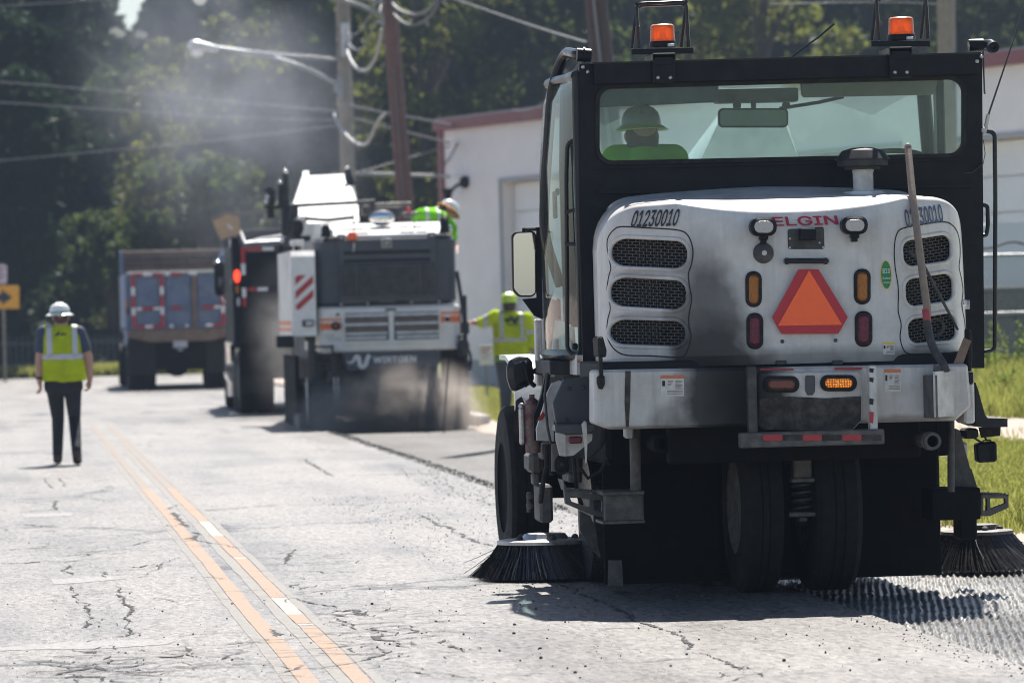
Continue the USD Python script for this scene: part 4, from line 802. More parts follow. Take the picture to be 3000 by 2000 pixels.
for k, s in enumerate(SLOTX):
    c = np.array(s.exterior.coords)[:-1]; c = np.array([np.interp(np.linspace(0, len(c), 90, endpoint=False), np.arange(len(c) + 1), np.append(c[:, q], c[0, q])) for q in range(2)]).T
    part(hood, 'vent_rim', tube([onhood(x, z, -.006) for x, z in c], .013, 8, closed=True), HOODMAT, smooth=True)
    x0, z0, x1, z1 = s.bounds; g = []; rh, cw = .0165, .036
    wy = lambda x, z: float(hoodY(x, z)) + .022
    big = s.buffer(.012)
    row = 0; z = z0 + .004
    slope = (P(*SLOTP[k][1], HY)[2] - P(*SLOTP[k][0], HY)[2]) / (x1 - x0)
    while z < z1 + abs(slope) * (x1 - x0):
        zz = lambda x: z + slope * (x - (x0 + x1) / 2)
        xs = np.linspace(x0, x1, 10); g.append(tube([(x, wy(x, zz(x)), zz(x)) for x in xs], .0023, 4))
        x = x0 + (cw / 2 if row % 2 else 0)
        while x < x1:
            g.append(tube([(x, wy(x, zz(x)), zz(x)), (x, wy(x, zz(x)), zz(x) + rh)], .0023, 4)); x += cw
        z += rh; row += 1
    gm = merge(g); cc = gm.triangles_center; gm.update_faces(_sh.contains_xy(big, cc[:, 0], cc[:, 2])); part(hood, 'vent_grille', gm, M['wire_mesh'], smooth=False, kind='stuff')
    gx, gz = np.meshgrid(np.linspace(x0 - .02, x1 + .02, 16), np.linspace(z0 - .02, z1 + .02, 10), indexing='ij'); rv = np.stack([gx, hoodY(gx, gz) + .11, gz], -1).reshape(-1, 3); ii, jj = np.meshgrid(np.arange(15), np.arange(9), indexing='ij'); aa = (ii * 10 + jj).ravel()
    c2 = np.vstack([c, c[:1]]); e0 = np.array([onhood(x, z, -.004) for x, z in c2]); e1 = e0 + [0, .11, 0]; kk = np.arange(len(c2) - 1); nn_ = len(c2)
    part(hood, 'vent_recess', [trimesh.Trimesh(rv, np.vstack([np.stack([aa, aa + 10, aa + 11], 1), np.stack([aa, aa + 11, aa + 1], 1)]), process=False), trimesh.Trimesh(np.vstack([e0, e1]), np.vstack([np.stack([kk, kk + 1, kk + nn_ + 1], 1), np.stack([kk, kk + nn_ + 1, kk + nn_], 1)]), process=False)], M['black_hole'], smooth=False)
    if k < 3: part(hood, 'radiator_fin', [cbox(x0 + .15 + q * .0115, x0 + .154 + q * .0115, float(hoodY(x0 + .15 + q * .0115, (z0 + z1) / 2)) + .08, float(hoodY(x0 + .15 + q * .0115, (z0 + z1) / 2)) + .10, z0 - .01, z1 + .01, 0) for q in range(10)], M['dark_steel'], smooth=False, kind='stuff')
ex = hp(2745, 957, -.03); part(hood, 'vent_pipe', lathe([(.035, 0), (.05, 0), (.056, .02), (.056, .1), (.034, .1), (.034, .004)], ex, '+y', 24), M['dark_steel'])
# wavy outline of the two grille panels
def panel_line(px):
    w = [hp(a, b, -.0005) for a, b in px]; n = 160; s = np.linspace(0, len(w), n, endpoint=False)
    from scipy.interpolate import CubicSpline
    f = CubicSpline(np.arange(len(w) + 1), np.array(w + w[:1]), bc_type='periodic')(s)
    return tube([onhood(x, z, .0) for x, _, z in f], .0038, 5, closed=True)
PL = [(1826, 664), (1900, 668), (1985, 674), (2018, 694), (2030, 735), (2024, 780), (2017, 805), (2022, 850), (2026, 880), (2018, 925), (2020, 960), (2024, 990), (2012, 1030), (1985, 1046), (1900, 1042), (1826, 1038), (1790, 1010), (1778, 975), (1782, 930), (1788, 900), (1780, 860), (1780, 830), (1786, 800), (1789, 780), (1780, 735), (1782, 695), (1800, 672)]
PR = [(2648, 668), (2700, 658), (2760, 650), (2790, 660), (2808, 690), (2813, 740), (2810, 775), (2813, 800), (2821, 850), (2817, 890), (2824, 930), (2829, 990), (2820, 1022), (2790, 1032), (2720, 1036), (2665, 1036), (2645, 1020), (2637, 985), (2640, 950), (2632, 915), (2632, 870), (2630, 830), (2624, 795), (2620, 750), (2622, 705), (2630, 680)]
part(hood, 'panel_seam', panel_line(PL), M['gap_black'], smooth=True); part(hood, 'panel_seam', panel_line(PR), M['gap_black'], smooth=True)
# lettering
def letter_decal(s, px0, py0, px1, py1, m_, name, shear=.2, bold=False, slope=0.0):
    a, b = hp(px0, py1), hp(px1, py0); h = b[2] - a[2]; t = textz(s, h, a[0], 0, a[2], .0015, bold, None, 0)
    v = np.array(t.vertices); v[:, 0] = a[0] + (v[:, 0] - v[:, 0].min()) / np.ptp(v[:, 0]) * ((b[0] - a[0]) - shear * h) + shear * (v[:, 2] - a[2]); v[:, 2] = a[2] + (v[:, 2] - v[:, 2].min()) / np.ptp(v[:, 2]) * h + slope * (v[:, 0] - a[0])
    v, f_ = trimesh.remesh.subdivide_to_size(v, t.faces, .012); t = trimesh.Trimesh(v, f_, process=False); part(hood, name, drape(t, .006), m_, smooth=False)
letter_decal('01230010', 1845, 612, 1994, 667, M['black_letters'], 'fleet_number', .28, True, 0.005)
letter_decal('01230010', 2655, 612, 2757, 668, M['blue_sticker'], 'fleet_number', -.12, True, .13)
letter_decal('ELGIN', 2266, 631, 2451, 663, M['red_letters'], 'maker_name', -.15, True)
for z in (.4, .7):
    a, b = hp(2266, 663), hp(2451, 631); zz = a[2] + (b[2] - a[2]) * z
    part(hood, 'name_stripe', drape(ext(sbox(a[0] - .01, zz - .003, b[0] + .01, zz + .003), 0, .001), .0042), HOODMAT, smooth=False)
# SMV triangle
tri_o = [(2336, 789), (2394, 789), (2481, 929), (2454, 977), (2288, 978), (2260, 930)]; tri_i = [(2366, 792), (2464, 951), (2276, 954)]
part(hood, 'reflector_border', ext(rpoly([tuple(hp(*p)[[0, 2]]) for p in tri_o]), HY - .014, HY - .004), M['signal_red'], smooth=False)
part(hood, 'reflector_triangle', ext(rpoly([tuple(hp(*p)[[0, 2]]) for p in tri_i]), HY - .018, HY - .0145), M['signal_orange'], smooth=False)
# side lamps
for (bx_, m_) in (((2185, 794, 2233, 900), 'lens_amber'), ((2188, 916, 2237, 1023), 'lens_red'), ((2503, 787, 2552, 892), 'lens_amber'), ((2506, 911, 2557, 1016), 'lens_red')):
    q = hp((bx_[0] + bx_[2]) / 2, (bx_[1] + bx_[3]) / 2, 0); Y = q[1]
    lm = part(hood, 'marker_lamp', cslab(pxrect(*bx_), Y - .018, Y + .02, .042, .01), M['black_rubber'])
    part(lm, 'lens', cslab(pxrect(bx_[0] + 10, bx_[1] + 11, bx_[2] - 10, bx_[3] - 11), Y - .028, Y, .024, .009), M[m_])
# work lights
for bx_ in ((2200, 637, 2277, 691), (2467, 633, 2544, 686)):
    q = hp((bx_[0] + bx_[2]) / 2, (bx_[1] + bx_[3]) / 2 + 20, 0); Y = q[1]
    wl_ = part(sw, 'work_light', cslab(pxrect(*bx_), Y - .10, Y - .015, .042, .012), M['black_paint'])
    part(wl_, 'lens', cslab(pxrect(bx_[0] + 11, bx_[1] + 9, bx_[2] - 11, bx_[3] - 9), Y - .108, Y - .09, .03, .005), M['lens_clear'])
    xm = (bx_[0] + bx_[2]) / 2; part(wl_, 'stem', [pbox(xm - 13, bx_[3] - 3, xm + 13, bx_[3] + 12, Y - .07, Y - .02, .006), pbox(xm - 8, bx_[3] + 10, xm + 8, bx_[3] + 22, Y - .06, Y + .01, .004)], M['black_paint'])
# horn, camera plate, grab handle, screws
q = hp(2236, 741, 0)
hn = part(sw, 'reverse_alarm', lathe([(0, 0), (.052, 0), (.056, .008), (.05, .026), (.022, .034), (0, .034)], (q[0], q[1] + .002, q[2]), '-y', 28), M['dark_steel'])
part(hn, 'centre', lathe([(0, 0), (.014, 0), (.014, .006), (0, .008)], (q[0], q[1] - .033, q[2]), '-y', 16), M['steel'])
pl = part(sw, 'camera_plate', cslab([(2309, 672), (2414, 664), (2416, 730), (2309, 730)], HY + .03, HY + .075, .012, .006), M['dark_steel'])
part(pl, 'camera', cslab(pxrect(2345, 668, 2391, 704), HY - .02, HY + .028, .006, .004), M['black_paint'])
for p in ((2314, 699), (2314, 725), (2401, 711), (2411, 724)): w_ = P(*p, HY + .028); part(pl, 'bolt', lathe([(0, 0), (.007, 0), (.005, .004), (0, .005)], w_, '-y', 10), M['steel'])
part(sw, 'grab_handle', [tube(bend([P(2306, 764, HY + .02), P(2306, 764, HY - .035), P(2421, 764, HY - .035), P(2421, 764, HY + .02)], .03), .0155, 10), pbox(2299, 755, 2314, 774, HY - .03, HY + .02), pbox(2413, 755, 2428, 774, HY - .03, HY + .02)], M['black_gloss'])
for p in ((2292, 1000), (2448, 997)): part(sw, 'screw', lathe([(0, 0), (.011, 0), (.008, .006), (0, .007)], hp(*p, 0), '-y', 12), M['dark_steel'])
# stickers
def sticker(px, m_, r=.0, name='sticker', parent=None): return part(parent or sw, name, decal(px, .002, r, th=.0012), m_, smooth=False)
a, b = hp(2580, 765), hp(2612, 845); ov = _sh.affinity.scale(Point((a[0] + b[0]) / 2, (a[2] + b[2]) / 2).buffer(1, 16), (b[0] - a[0]) / 2, (a[2] - b[2]) / 2)
part(sw, 'oval_sticker', decal(None, .001, poly=ov.buffer(.004), th=.001), M['yellow_sticker'], smooth=False); st_ = part(sw, 'oval_sticker', decal(None, .002, poly=ov, th=.001), M['green_sticker'], smooth=False)
t = textz('B20', .026, a[0] + .009, 0, (a[2] + b[2]) / 2 + .008, .001, False, .042); part(st_, 'print', drape(t, .004), M['white_letters'], smooth=False)
t = textz('biodiesel', .013, a[0] + .007, 0, (a[2] + b[2]) / 2 - .024, .001, False, .046); part(st_, 'print', drape(t, .004), M['white_letters'], smooth=False)
t = textz('compatible', .009, a[0] + .010, 0, (a[2] + b[2]) / 2 - .045, .001, False, .040); part(st_, 'print', drape(t, .004), M['white_letters'], smooth=False)
def label_sheet(x0, y0, x1, y1, head, fy=None):
    yl = y0 + (y1 - y0) * .16
    if fy is None:
        s = sticker(pxrect(x0, yl, x1, y1), M['paper_sticker'], name='warning_label'); sticker(pxrect(x0, y0, x1, yl), head, name='label_head', parent=s)
        lines = lambda a0, b0, a1, b1: part(s, 'print', decal(pxrect(a0, b0, a1, b1), .0045, th=.0008), M['gap_black'], smooth=False)
    else:
        s = part(sw, 'warning_label', slab(pxrect(x0, y0, x1, y1), fy - .003, fy + .002), M['paper_sticker'], smooth=False); part(s, 'label_head', slab(pxrect(x0, y0, x1, yl), fy - .0045, fy - .0032), head, smooth=False)
        lines = lambda a0, b0, a1, b1: part(s, 'print', slab(pxrect(a0, b0, a1, b1), fy - .0045, fy - .0032), M['gap_black'], smooth=False)
    w, h = x1 - x0, y1 - y0
    lines(x0 + w * .06, y0 + h * .26, x0 + w * .18, y0 + h * .52)
    for k in range(4): lines(x0 + w * .3, y0 + h * (.27 + .06 * k), x0 + w * (.55 - .04 * k), y0 + h * (.29 + .06 * k))
    for k in range(7): lines(x0 + w * .62, y0 + h * (.27 + .06 * k), x0 + w * (.95 - .05 * (k % 3)), y0 + h * (.287 + .06 * k))
    for k in range(3): lines(x0 + w * .28, y0 + h * (.74 + .07 * k), x0 + w * .95, y0 + h * (.757 + .07 * k))
label_sheet(2587, 1003, 2621, 1038, M['yellow_sticker']); label_sheet(2821, 877, 2841, 905, M['blue_sticker'])
# air intake
tc = P(2530, 585, 24.95)
ai = part(sw, 'air_intake', lathe([(.155, -.03), (.15, -.01), (.115, .045), (.065, .05), (0, .05)], (tc[0], 24.95, tc[2] - .0), n=28), M['white_paint'])
part(ai, 'neck', lathe([(.056, .05), (.056, .15), (.06, .15), (.06, .17), (.05, .175)], (tc[0], 24.95, tc[2])), M['white_worn'])
part(ai, 'cap', lathe([(.05, .165), (.1, .165), (.10, .18), (.138, .185), (.14, .215), (.152, .217), (.148, .225), (.112, .27), (.06, .284), (0, .288)], (tc[0], 24.95, tc[2]), n=32), M['machine_dark'])
# rear bumper body
BY = 24.12
bp = rpoly(XZ([(1742, 1084), (2836, 1066), (2846, 1190), (2800, 1232), (2600, 1235), (2200, 1240), (2010, 1248), (1790, 1258), (1742, 1240)], BY), .02)
BUMPMAT = pbr('bumper_paint', (.55, .53, .505), .45, var=.2, vscale=4, dust=.36, speck=.16, spec=.25, streak=.35, stains=[(tuple(P(2125, 1180, BY)), (.31, .9, .5), .995, SOOT), (tuple(P(2210, 1210, BY)), (.26, .9, .5), .99, SOOT), (tuple(P(1960, 1240, BY)), (.14, .9, .14), .5, (.05, .045, .04)), (tuple(P(2360, 1240, BY)), (.36, .9, .10), .7, (.05, .045, .04)), (tuple(P(2650, 1236, BY)), (.35, .9, .05), .6, (.09, .075, .065)), (tuple(P(1850, 1262, BY)), (.4, .9, .035), .7, (.12, .08, .05))])
bq = bp.buffer(-.014)
part(sw, 'bumper', merge([ext(bp, BY + .014, 24.34), hull([(x, BY, z) for x, z in bq.exterior.coords] + [(x, BY + .0139, z) for x, z in bp.exterior.coords])]), BUMPMAT)
part(sw, 'bumper_gap', pbox(1752, 1062, 2838, 1088, 24.30, 25.1), M['black_hole'])
part(sw, 'mud_streak', slab([(1832, 1086), (1848, 1086), (1846, 1180), (1842, 1250), (1834, 1250), (1830, 1180)], BY - .0035, BY - .0015), M['grime'])
label_sheet(1936, 1099, 2004, 1160, M['orange_sticker'], BY); label_sheet(2591, 1081, 2639, 1147, M['orange_sticker'], BY)
# latch straps
for cx, y0, y1 in ((1764, 985, 1138),):
    lt = part(sw, 'latch', cslab([(cx - 13, y0 + 6), (cx - 5, y0), (cx + 3, y0), (cx + 14, y0 + 40), (cx + 13, y0 + 62), (cx - 10, y0 + 60)], BY + .02, BY + .24, .012, .01), M['black_rubber'])
    part(lt, 'strap', pbox(cx - 9, y0 + 58, cx + 4, y0 + 130, BY - .01, BY + .03, .006), M['black_rubber'])
    part(lt, 'hook', cslab([(cx - 14, y0 + 118), (cx + 8, y0 + 112), (cx + 9, y0 + 140), (cx + 2, y0 + 156), (cx - 8, y0 + 154), (cx - 14, y0 + 136)], BY - .035, BY + .01, .012, .01), M['black_rubber'])
# tow frame with light panel
FYf = 23.98
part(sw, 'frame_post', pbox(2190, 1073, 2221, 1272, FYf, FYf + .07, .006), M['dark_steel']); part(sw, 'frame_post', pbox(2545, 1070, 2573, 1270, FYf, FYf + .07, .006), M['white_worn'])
for k, (y0, y1) in enumerate(((1078, 1092), (1105, 1120), (1166, 1186), (1205, 1240))): part(sw, 'chipped_paint', slab([(2547, y0), (2560, y0 + 2), (2558, y1), (2547, y1 - 3)], FYf - .003, FYf - .0008), M['gap_black'] if k < 3 else M['tape_red'])
fb_ = part(sw, 'frame_bar', pbox(2170, 1268, 2592, 1300, FYf - .02, FYf + .07, .006), M['dusty_steel'])
for k in range(6):
    x0 = 2236 + k * 58; part(fb_, 'reflective_tape', slab(pxrect(x0, 1273, x0 + 56, 1290), FYf - .0235, FYf - .0208), M['tape_red'] if k % 2 == 0 else M['grime'])
lpn = part(sw, 'light_panel', cslab([(2224, 1090), (2525, 1086), (2525, 1232), (2500, 1258), (2235, 1260), (2224, 1245)], BY - .045, BY + .002, .025, .008), BUMPMAT)
part(lpn, 'mud_crust', slab([(2226, 1168), (2310, 1161), (2420, 1166), (2523, 1160), (2522, 1231), (2498, 1256), (2237, 1258), (2226, 1244)], BY - .0505, BY - .0462), M['grime'])
part(lpn, 'tape_strip', slab(pxrect(2228, 1079, 2325, 1084), BY - .004, BY - .0015), M['tape_red']); part(lpn, 'tape_strip', slab(pxrect(2445, 1076, 2525, 1083), BY - .004, BY - .0015), M['tape_red'])
for bx_, m_ in (((2237, 1101, 2343, 1150), 'lens_brown'), ((2404, 1098, 2512, 1146), 'lit_amber')):
    l_ = part(lpn, 'indicator', cslab(pxrect(*bx_), BY - .068, BY - .04, .04, .012), M['black_rubber']); part(l_, 'lens', cslab(pxrect(bx_[0] + 14, bx_[1] + 11, bx_[2] - 14, bx_[3] - 11), BY - .08, BY - .06, .022, .008), M[m_])
part(lpn, 'socket', cslab([(2360, 1100), (2388, 1100), (2388, 1145), (2381, 1157), (2367, 1157), (2360, 1145)], BY - .055, BY - .04, .008, .004), M['machine_grey'])
for k, px in enumerate((2290, 2455)): part(sw, 'hinge_block', pbox(px - 15, 1056, px + 15, 1068, HY - .01, HY + .1, .004), M['dark_steel'])
# tool box on the right end
tb = [P(2676, 1087, 24.25), P(2739, 1088, 23.95), P(2818, 1086, 24.2)]; zb = [P(2676, 1222, 24.25)[2], P(2739, 1222, 23.95)[2], P(2818, 1218, 24.2)[2]]
def plate3(a, b, z0, z1, th=.012):
    d = np.array([b[0] - a[0], b[1] - a[1]]); d /= np.linalg.norm(d); n = np.array([-d[1], d[0]]) * th
    return hull([(p[0] + s * n[0], p[1] + s * n[1], z) for p in (a, b) for z in (z0, z1) for s in (0, 1)])
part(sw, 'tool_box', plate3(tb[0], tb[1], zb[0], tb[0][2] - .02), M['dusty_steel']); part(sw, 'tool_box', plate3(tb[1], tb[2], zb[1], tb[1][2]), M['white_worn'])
part(sw, 'tool_box_floor', hull([(p[0], p[1] + .012, zb[1] + d) for p in tb for d in (.004, .02)] + [(p[0], 24.3, zb[1] + d) for p in tb for d in (.004, .02)]), M['dusty_steel'])
part(sw, 'corner_post', pbox(2822, 1088, 2858, 1240, 24.16, 24.4, .012), M['white_worn'])
# black cab
CY = 25.30
cab_o = XZ([(1697, 188), (2877, 157), (2884, 1078), (2700, 1080), (1760, 1084), (1697, 1084)], CY); win = rpoly(XZ([(1750, 255), (2824, 226), (2824, 455), (1750, 478)], CY), .085, 8)
cabm = Polygon(cab_o).difference(win)
cab = part(sw, 'cab_frame', ext(cabm, CY, CY + .05), M['black_paint'], smooth=False)
part(cab, 'window_seal', ext(win.buffer(.012).difference(win.buffer(-.012)), CY - .012, CY + .02), M['black_rubber'])
part(cab, 'ledge', slab([(1750, 560), (2850, 540), (2850, 548), (1750, 568)], CY - .03, CY - .001), M['black_paint'], smooth=False)
part(cab, 'ledge', slab([(1745, 488), (2830, 463), (2830, 470), (1745, 496)], CY - .012, CY - .001), M['black_paint'], smooth=False)
part(cab, 'ledge', slab([(1740, 248), (2830, 217), (2830, 221), (1740, 252)], CY - .014, CY - .001), M['black_paint'], smooth=False)
part(sw, 'rear_window', ext(win.buffer(-.002), CY + .022, CY + .028), M['cab_glass'], smooth=False)
rb = [(1740, 187), (2870, 156), (2872, 216), (1742, 246)]
rp_ = Polygon(XZ(rb, CY - .06)); s1 = rpoly(XZ(pxrect(1763, 201, 1850, 233), CY - .06), .033, 8); s2 = rpoly(XZ(pxrect(2735, 184, 2819, 210), CY - .06), .028, 8)
part(sw, 'roof_beam', ext(rp_.difference(s1).difference(s2), CY - .06, CY - .045), M['black_paint'], smooth=False)
part(sw, 'roof_beam_lid', slab([(1735, 183), (2874, 153), (2874, 158), (1735, 188)], CY - .066, CY + .1), M['black_gloss'], smooth=False)
for p in ((1708, 197), (1722, 211), (2862, 180), (2875, 166)): part(sw, 'bolt', lathe([(0, 0), (.011, 0), (.011, .006), (.006, .012), (0, .012)], P(*p, CY - .002 if p[0] < 2000 else CY - .07), '-y', 12), M['steel'])
# roof, pillars, windscreen
XL, XR = P(1697, 600, CY)[0], P(2881, 600, CY)[0]; ZR = P(2290, 178, CY)[2]; ZW = P(2290, 470, CY)[2]
FYw = 26.45
roof_v = [(x, y, z) for x, y in ((XL, CY + .04), (XR, CY + .04), (XL + .04, FYw), (XR - .04, FYw), (XL + .35, FYw + .22), (XR - .35, FYw + .22)) for z in (ZR - .09, ZR - .03)]
part(sw, 'cab_roof', hull(roof_v), M['black_gloss'])
for x in (XL + .07, XR - .07): part(sw, 'front_pillar', tube([(x, FYw - .04, ZW - .9), (x, FYw - .02, ZW), (x * .98 + .02 * XC, FYw, ZR - .08)], .042, 10), M['black_paint'])
sg_ = np.linspace(0, 1, 15); arc = [(XL + .10 + (XR - XL - .2) * t, FYw + .02 + .20 * math.sin(math.pi * t)) for t in sg_]
wv = np.array([(x, y, z) for x, y in arc for z in (ZW - .75, ZR - .1)]); wi = np.arange(14) * 2
part(sw, 'windscreen', trimesh.Trimesh(wv, np.vstack([np.stack([wi, wi + 2, wi + 3], 1), np.stack([wi, wi + 3, wi + 1], 1)]), process=False), M['windscreen'], smooth=True)
part(sw, 'dashboard', hull([(XL + .15, 26.05, ZW - .32), (XR - .15, 26.05, ZW - .32), (XL + .15, 26.5, ZW - .22), (XR - .15, 26.5, ZW - .22), (XL + .15, 26.05, ZW - .8), (XR - .15, 26.05, ZW - .8), (XL + .3, 26.6, ZW - .8), (XR - .3, 26.6, ZW - .8)]), M['machine_dark'])
# interior: sun visors, mirror, gauge pod, wheel, pillar
iv = part(sw, 'sun_visor', cslab([(1745, 240), (2110, 232), (2096, 300), (1745, 316)], 26.1, 26.13, .02, .006), flat_('visor_blue', (.02, .06, .13), .5))
part(sw, 'sun_visor', cslab([(2345, 232), (2752, 222), (2738, 278), (2350, 286)], 26.1, 26.13, .02, .006), flat_('visor_grey', (.16, .16, .14), .6))
im = part(sw, 'interior_mirror', cslab(pxrect(2105, 317, 2310, 374), 26.0, 26.04, .028, .008), M['black_paint']); part(im, 'glass', cslab(pxrect(2110, 322, 2305, 369), 25.99, 25.999, .022, .002), flat_('mirror_dark', (.16, .22, .18), .15))
part(im, 'stem', pbox(2200, 290, 2216, 318, 26.01, 26.03), M['black_paint'])
part(im, 'mount', [pbox(2150, 300, 2172, 318, 26.0, 26.05), pbox(2294, 300, 2316, 318, 26.0, 26.05), pbox(2100, 262, 2340, 297, 26.05, 26.2)], M['machine_dark'])
part(sw, 'wiper', tube([P(2285, 318, 26.5), P(2400, 300, 26.55), P(2470, 284, 26.6)], .012, 6), M['black_paint'])
ws = part(sw, 'steering_wheel', tube([P(2620 + 88 * math.cos(t), 462 + 20 * math.sin(t), 26.0 + .17 * math.sin(-t)) for t in np.linspace(0, 6.283, 30, endpoint=False)], .016, 8, closed=True), M['black_rubber'])
part(ws, 'column', cyl(P(2620, 462, 26.0), P(2560, 640, 26.2), .035, 8), M['black_paint'])
part(sw, 'door_pillar', pbox(2742, 232, 2772, 470, 26.1, 26.2, .01), M['black_paint'])
part(sw, 'seat', cslab(pxrect(1776, 470, 1990, 640), 25.62, 25.72, .08, .03), M['machine_dark'])
part(sw, 'seat', cslab(pxrect(2520, 530, 2740, 700), 25.62, 25.72, .08, .03), M['machine_dark'])
# left door: bowed glass in a black tube frame, standing out from the pillar
dl = [(CY + .02, 0, -.0), (25.6, -.05, 0), (25.9, -.085, 0), (26.2, -.08, 0), (26.45, -.03, 0)]
zr = [(ZR - .06, .035), (ZR - .18, .0), (ZW, -.03), (P(1690, 700, CY)[2], -.04), (P(1690, 1040, CY)[2], -.03)]
gv, nz_ = [], len(zr)
for y, o, _ in dl:
    for z, o2 in zr: gv.append((XL + o + o2 * min(1, (y - CY) * 3), y, z))
gi = []
for a in range(len(dl) - 1):
    for b in range(nz_ - 1): q = a * nz_ + b; gi += [(q, q + nz_, q + nz_ + 1), (q, q + nz_ + 1, q + 1)]
dr = part(sw, 'left_door', tube(bend([P(1694, 405, CY + .06), P(1662, 420, CY + .12), P(1659, 520, CY + .12), P(1661, 800, CY + .12), P(1662, 1030, CY + .12), P(1700, 1045, CY + .06)], .07), .0125, 8), M['black_gloss'])
part(dr, 'glass', trimesh.Trimesh(np.array(gv), np.array(gi), process=False), M['side_glass'], smooth=True)
part(dr, 'frame', [tube([gv[k] for k in range(nz_)], .022, 8), tube([gv[(len(dl) - 1) * nz_ + k] for k in range(nz_)], .022, 8), tube([gv[a * nz_] for a in range(len(dl))], .03, 8), tube([gv[a * nz_ + nz_ - 1] for a in range(len(dl))], .03, 8)], M['black_gloss'])
part(dr, 'crossbar', [tube([P(1658, 622, CY + .1), P(1696, 612, CY + .03)], .012, 6), tube([P(1658, 714, CY + .1), P(1696, 716, CY + .03)], .012, 6)], M['black_gloss'])
part(dr, 'lower_panel', hull([(XL - .05, 25.5, P(1690, 1040, CY)[2]), (XL - .05, 26.3, P(1690, 1040, CY)[2]), (XL - .02, 25.5, P(1690, 960, CY)[2]), (XL - .05, 26.3, P(1690, 930, CY)[2]), (XL - .01, 25.5, P(1690, 1040, CY)[2]), (XL - .01, 26.3, P(1690, 930, CY)[2])]), M['white_paint'])
part(dr, 'hinge', [pbox(1621, 560, 1634, 640, CY + .5, CY + .56), pbox(1678, 1005, 1694, 1025, CY + .02, CY + .06), pbox(1628, 552, 1640, 572, CY + .5, CY + .54)], M['black_paint'])
# left mirror arm and mirrors
arm = bend([P(1728, 163, CY + .1), P(1690, 160, CY + .15), P(1656, 152, CY + .5), P(1618, 250, CY + .6), P(1596, 560, CY + .65), P(1593, 690, CY + .65), P(1642, 838, CY + .6)], .14)
part(sw, 'mirror_arm', tube(arm, .030, 10), M['black_gloss']); part(sw, 'arm_collar', [cyl(P(1690, 161, CY + .05), P(1730, 163, CY + .05), .038, 14), cyl(P(1709, 161, CY + .045), P(1713, 161, CY + .045), .044, 14)], M['black_paint'])
part(sw, 'arm_clamp', pbox(1634, 222, 1648, 258, CY + .5, CY + .58, .006), M['black_paint'])
MYp = 26.15
mr = part(sw, 'side_mirror', cslab([(1499, 690), (1508, 680), (1566, 676), (1572, 690), (1572, 858), (1560, 870), (1520, 870), (1502, 850)], MYp, MYp + .07, .03, .012), M['black_gloss'])
mg = rpoly(XZ([(1504, 692), (1511, 684), (1562, 681), (1568, 692), (1569, 855), (1558, 865), (1523, 865), (1506, 846)], MYp - .002), .03)
gm = ext(mg, MYp - .006, MYp - .001); v = np.array(gm.vertices); zc = v[:, 2].mean(); xc_ = v[:, 0].mean(); v[:, 1] += -(v[:, 2] - zc) * math.tan(math.radians(5)) * .0
part(mr, 'glass', trimesh.Trimesh(v, gm.faces, process=False), M['mirror'], smooth=False)
part(mr, 'bracket', [slab([(1572, 668), (1584, 668), (1590, 935), (1566, 925), (1530, 876), (1572, 872)], MYp + .02, MYp + .05), pbox(1535, 667, 1590, 676, MYp + .02, MYp + .05), cyl(P(1534, 668, MYp + .03), P(1534, 684, MYp + .03), .009, 8)], M['black_paint'])
m2 = [(1487, 1075), (1494, 1056), (1520, 1044), (1550, 1046), (1562, 1060), (1564, 1090), (1568, 1110), (1552, 1130), (1530, 1132), (1510, 1154), (1497, 1138), (1488, 1110)]
cm_ = part(sw, 'convex_mirror', cslab(m2, 26.4, 26.5, .03, .035), M['black_gloss'])
part(cm_, 'stalk', tube(bend([P(1531, 1062, 26.39), P(1540, 1075, 26.37), P(1548, 1115, 26.37), P(1566, 1130, 26.4)], .05), .014, 8), M['black_paint'])
part(cm_, 'arm', [tube([P(1562, 1085, 26.45), P(1592, 1092, 26.45)], .018, 8), pbox(1522, 1127, 1546, 1134, 26.38, 26.42)], M['black_paint'])
part(cm_, 'rim_light', slab([(1503, 1054), (1520, 1048), (1546, 1049), (1549, 1054), (1505, 1061)], 26.385, 26.399), M['machine_grey'])
# right handrail, aerials, pipes
part(sw, 'handrail', tube(bend([P(2880, 383, CY), P(2914, 388, CY), P(2916, 600, CY), P(2914, 1024, CY), P(2884, 1029, CY)], .09), .0125, 10), M['black_gloss'])
part(sw, 'grab_rail', tube(bend([P(2880, 600, CY), P(2893, 604, CY), P(2895, 660, CY), P(2890, 688, CY), P(2880, 690, CY)], .04), .012, 8), M['black_gloss'])
ae = part(sw, 'whip_aerial', tube([P(2886, 383, CY), P(2898, 330, CY), P(2945, 190, CY), P(3008, 0, CY), P(3040, -90, CY)], [.012, .006, .005, .004, .003], 6), M['wire_black'])
part(ae, 'base', [cyl(P(2885, 388, CY), P(2896, 335, CY), .011, 8), pbox(2877, 372, 2893, 392, CY - .02, CY + .03)], M['steel'])
part(sw, 'roof_aerial', tube([P(2314, 174, CY + .4), P(2330, 158, CY + .4), P(2400, 108, CY + .4), P(2444, 70, CY + .4)], [.006, .006, .006, .007], 6), M['wire_black'])
pr = part(sw, 'intake_pipe', tube(bend([P(2838, 136, CY + .05), P(2886, 130, CY + .05), P(2902, 128, CY), P(2914, 140, CY - .1)], .06), .026, 14), M['black_gloss'])
part(pr, 'mouth', lathe([(.012, 0), (.03, 0), (.032, .05), (.012, .05)], P(2912, 139, CY - .12), '+y', 20), M['black_paint'])
part(pr, 'collar', [cyl(P(2838, 133, CY + .05), P(2880, 131, CY + .05), .034, 14)], M['black_paint'])
part(sw, 'dangling_cable', tube([P(2880, 150, CY), P(2881, 180, CY), P(2884, 270, CY), P(2886, 276, CY)], .005, 6), M['wire_black'])
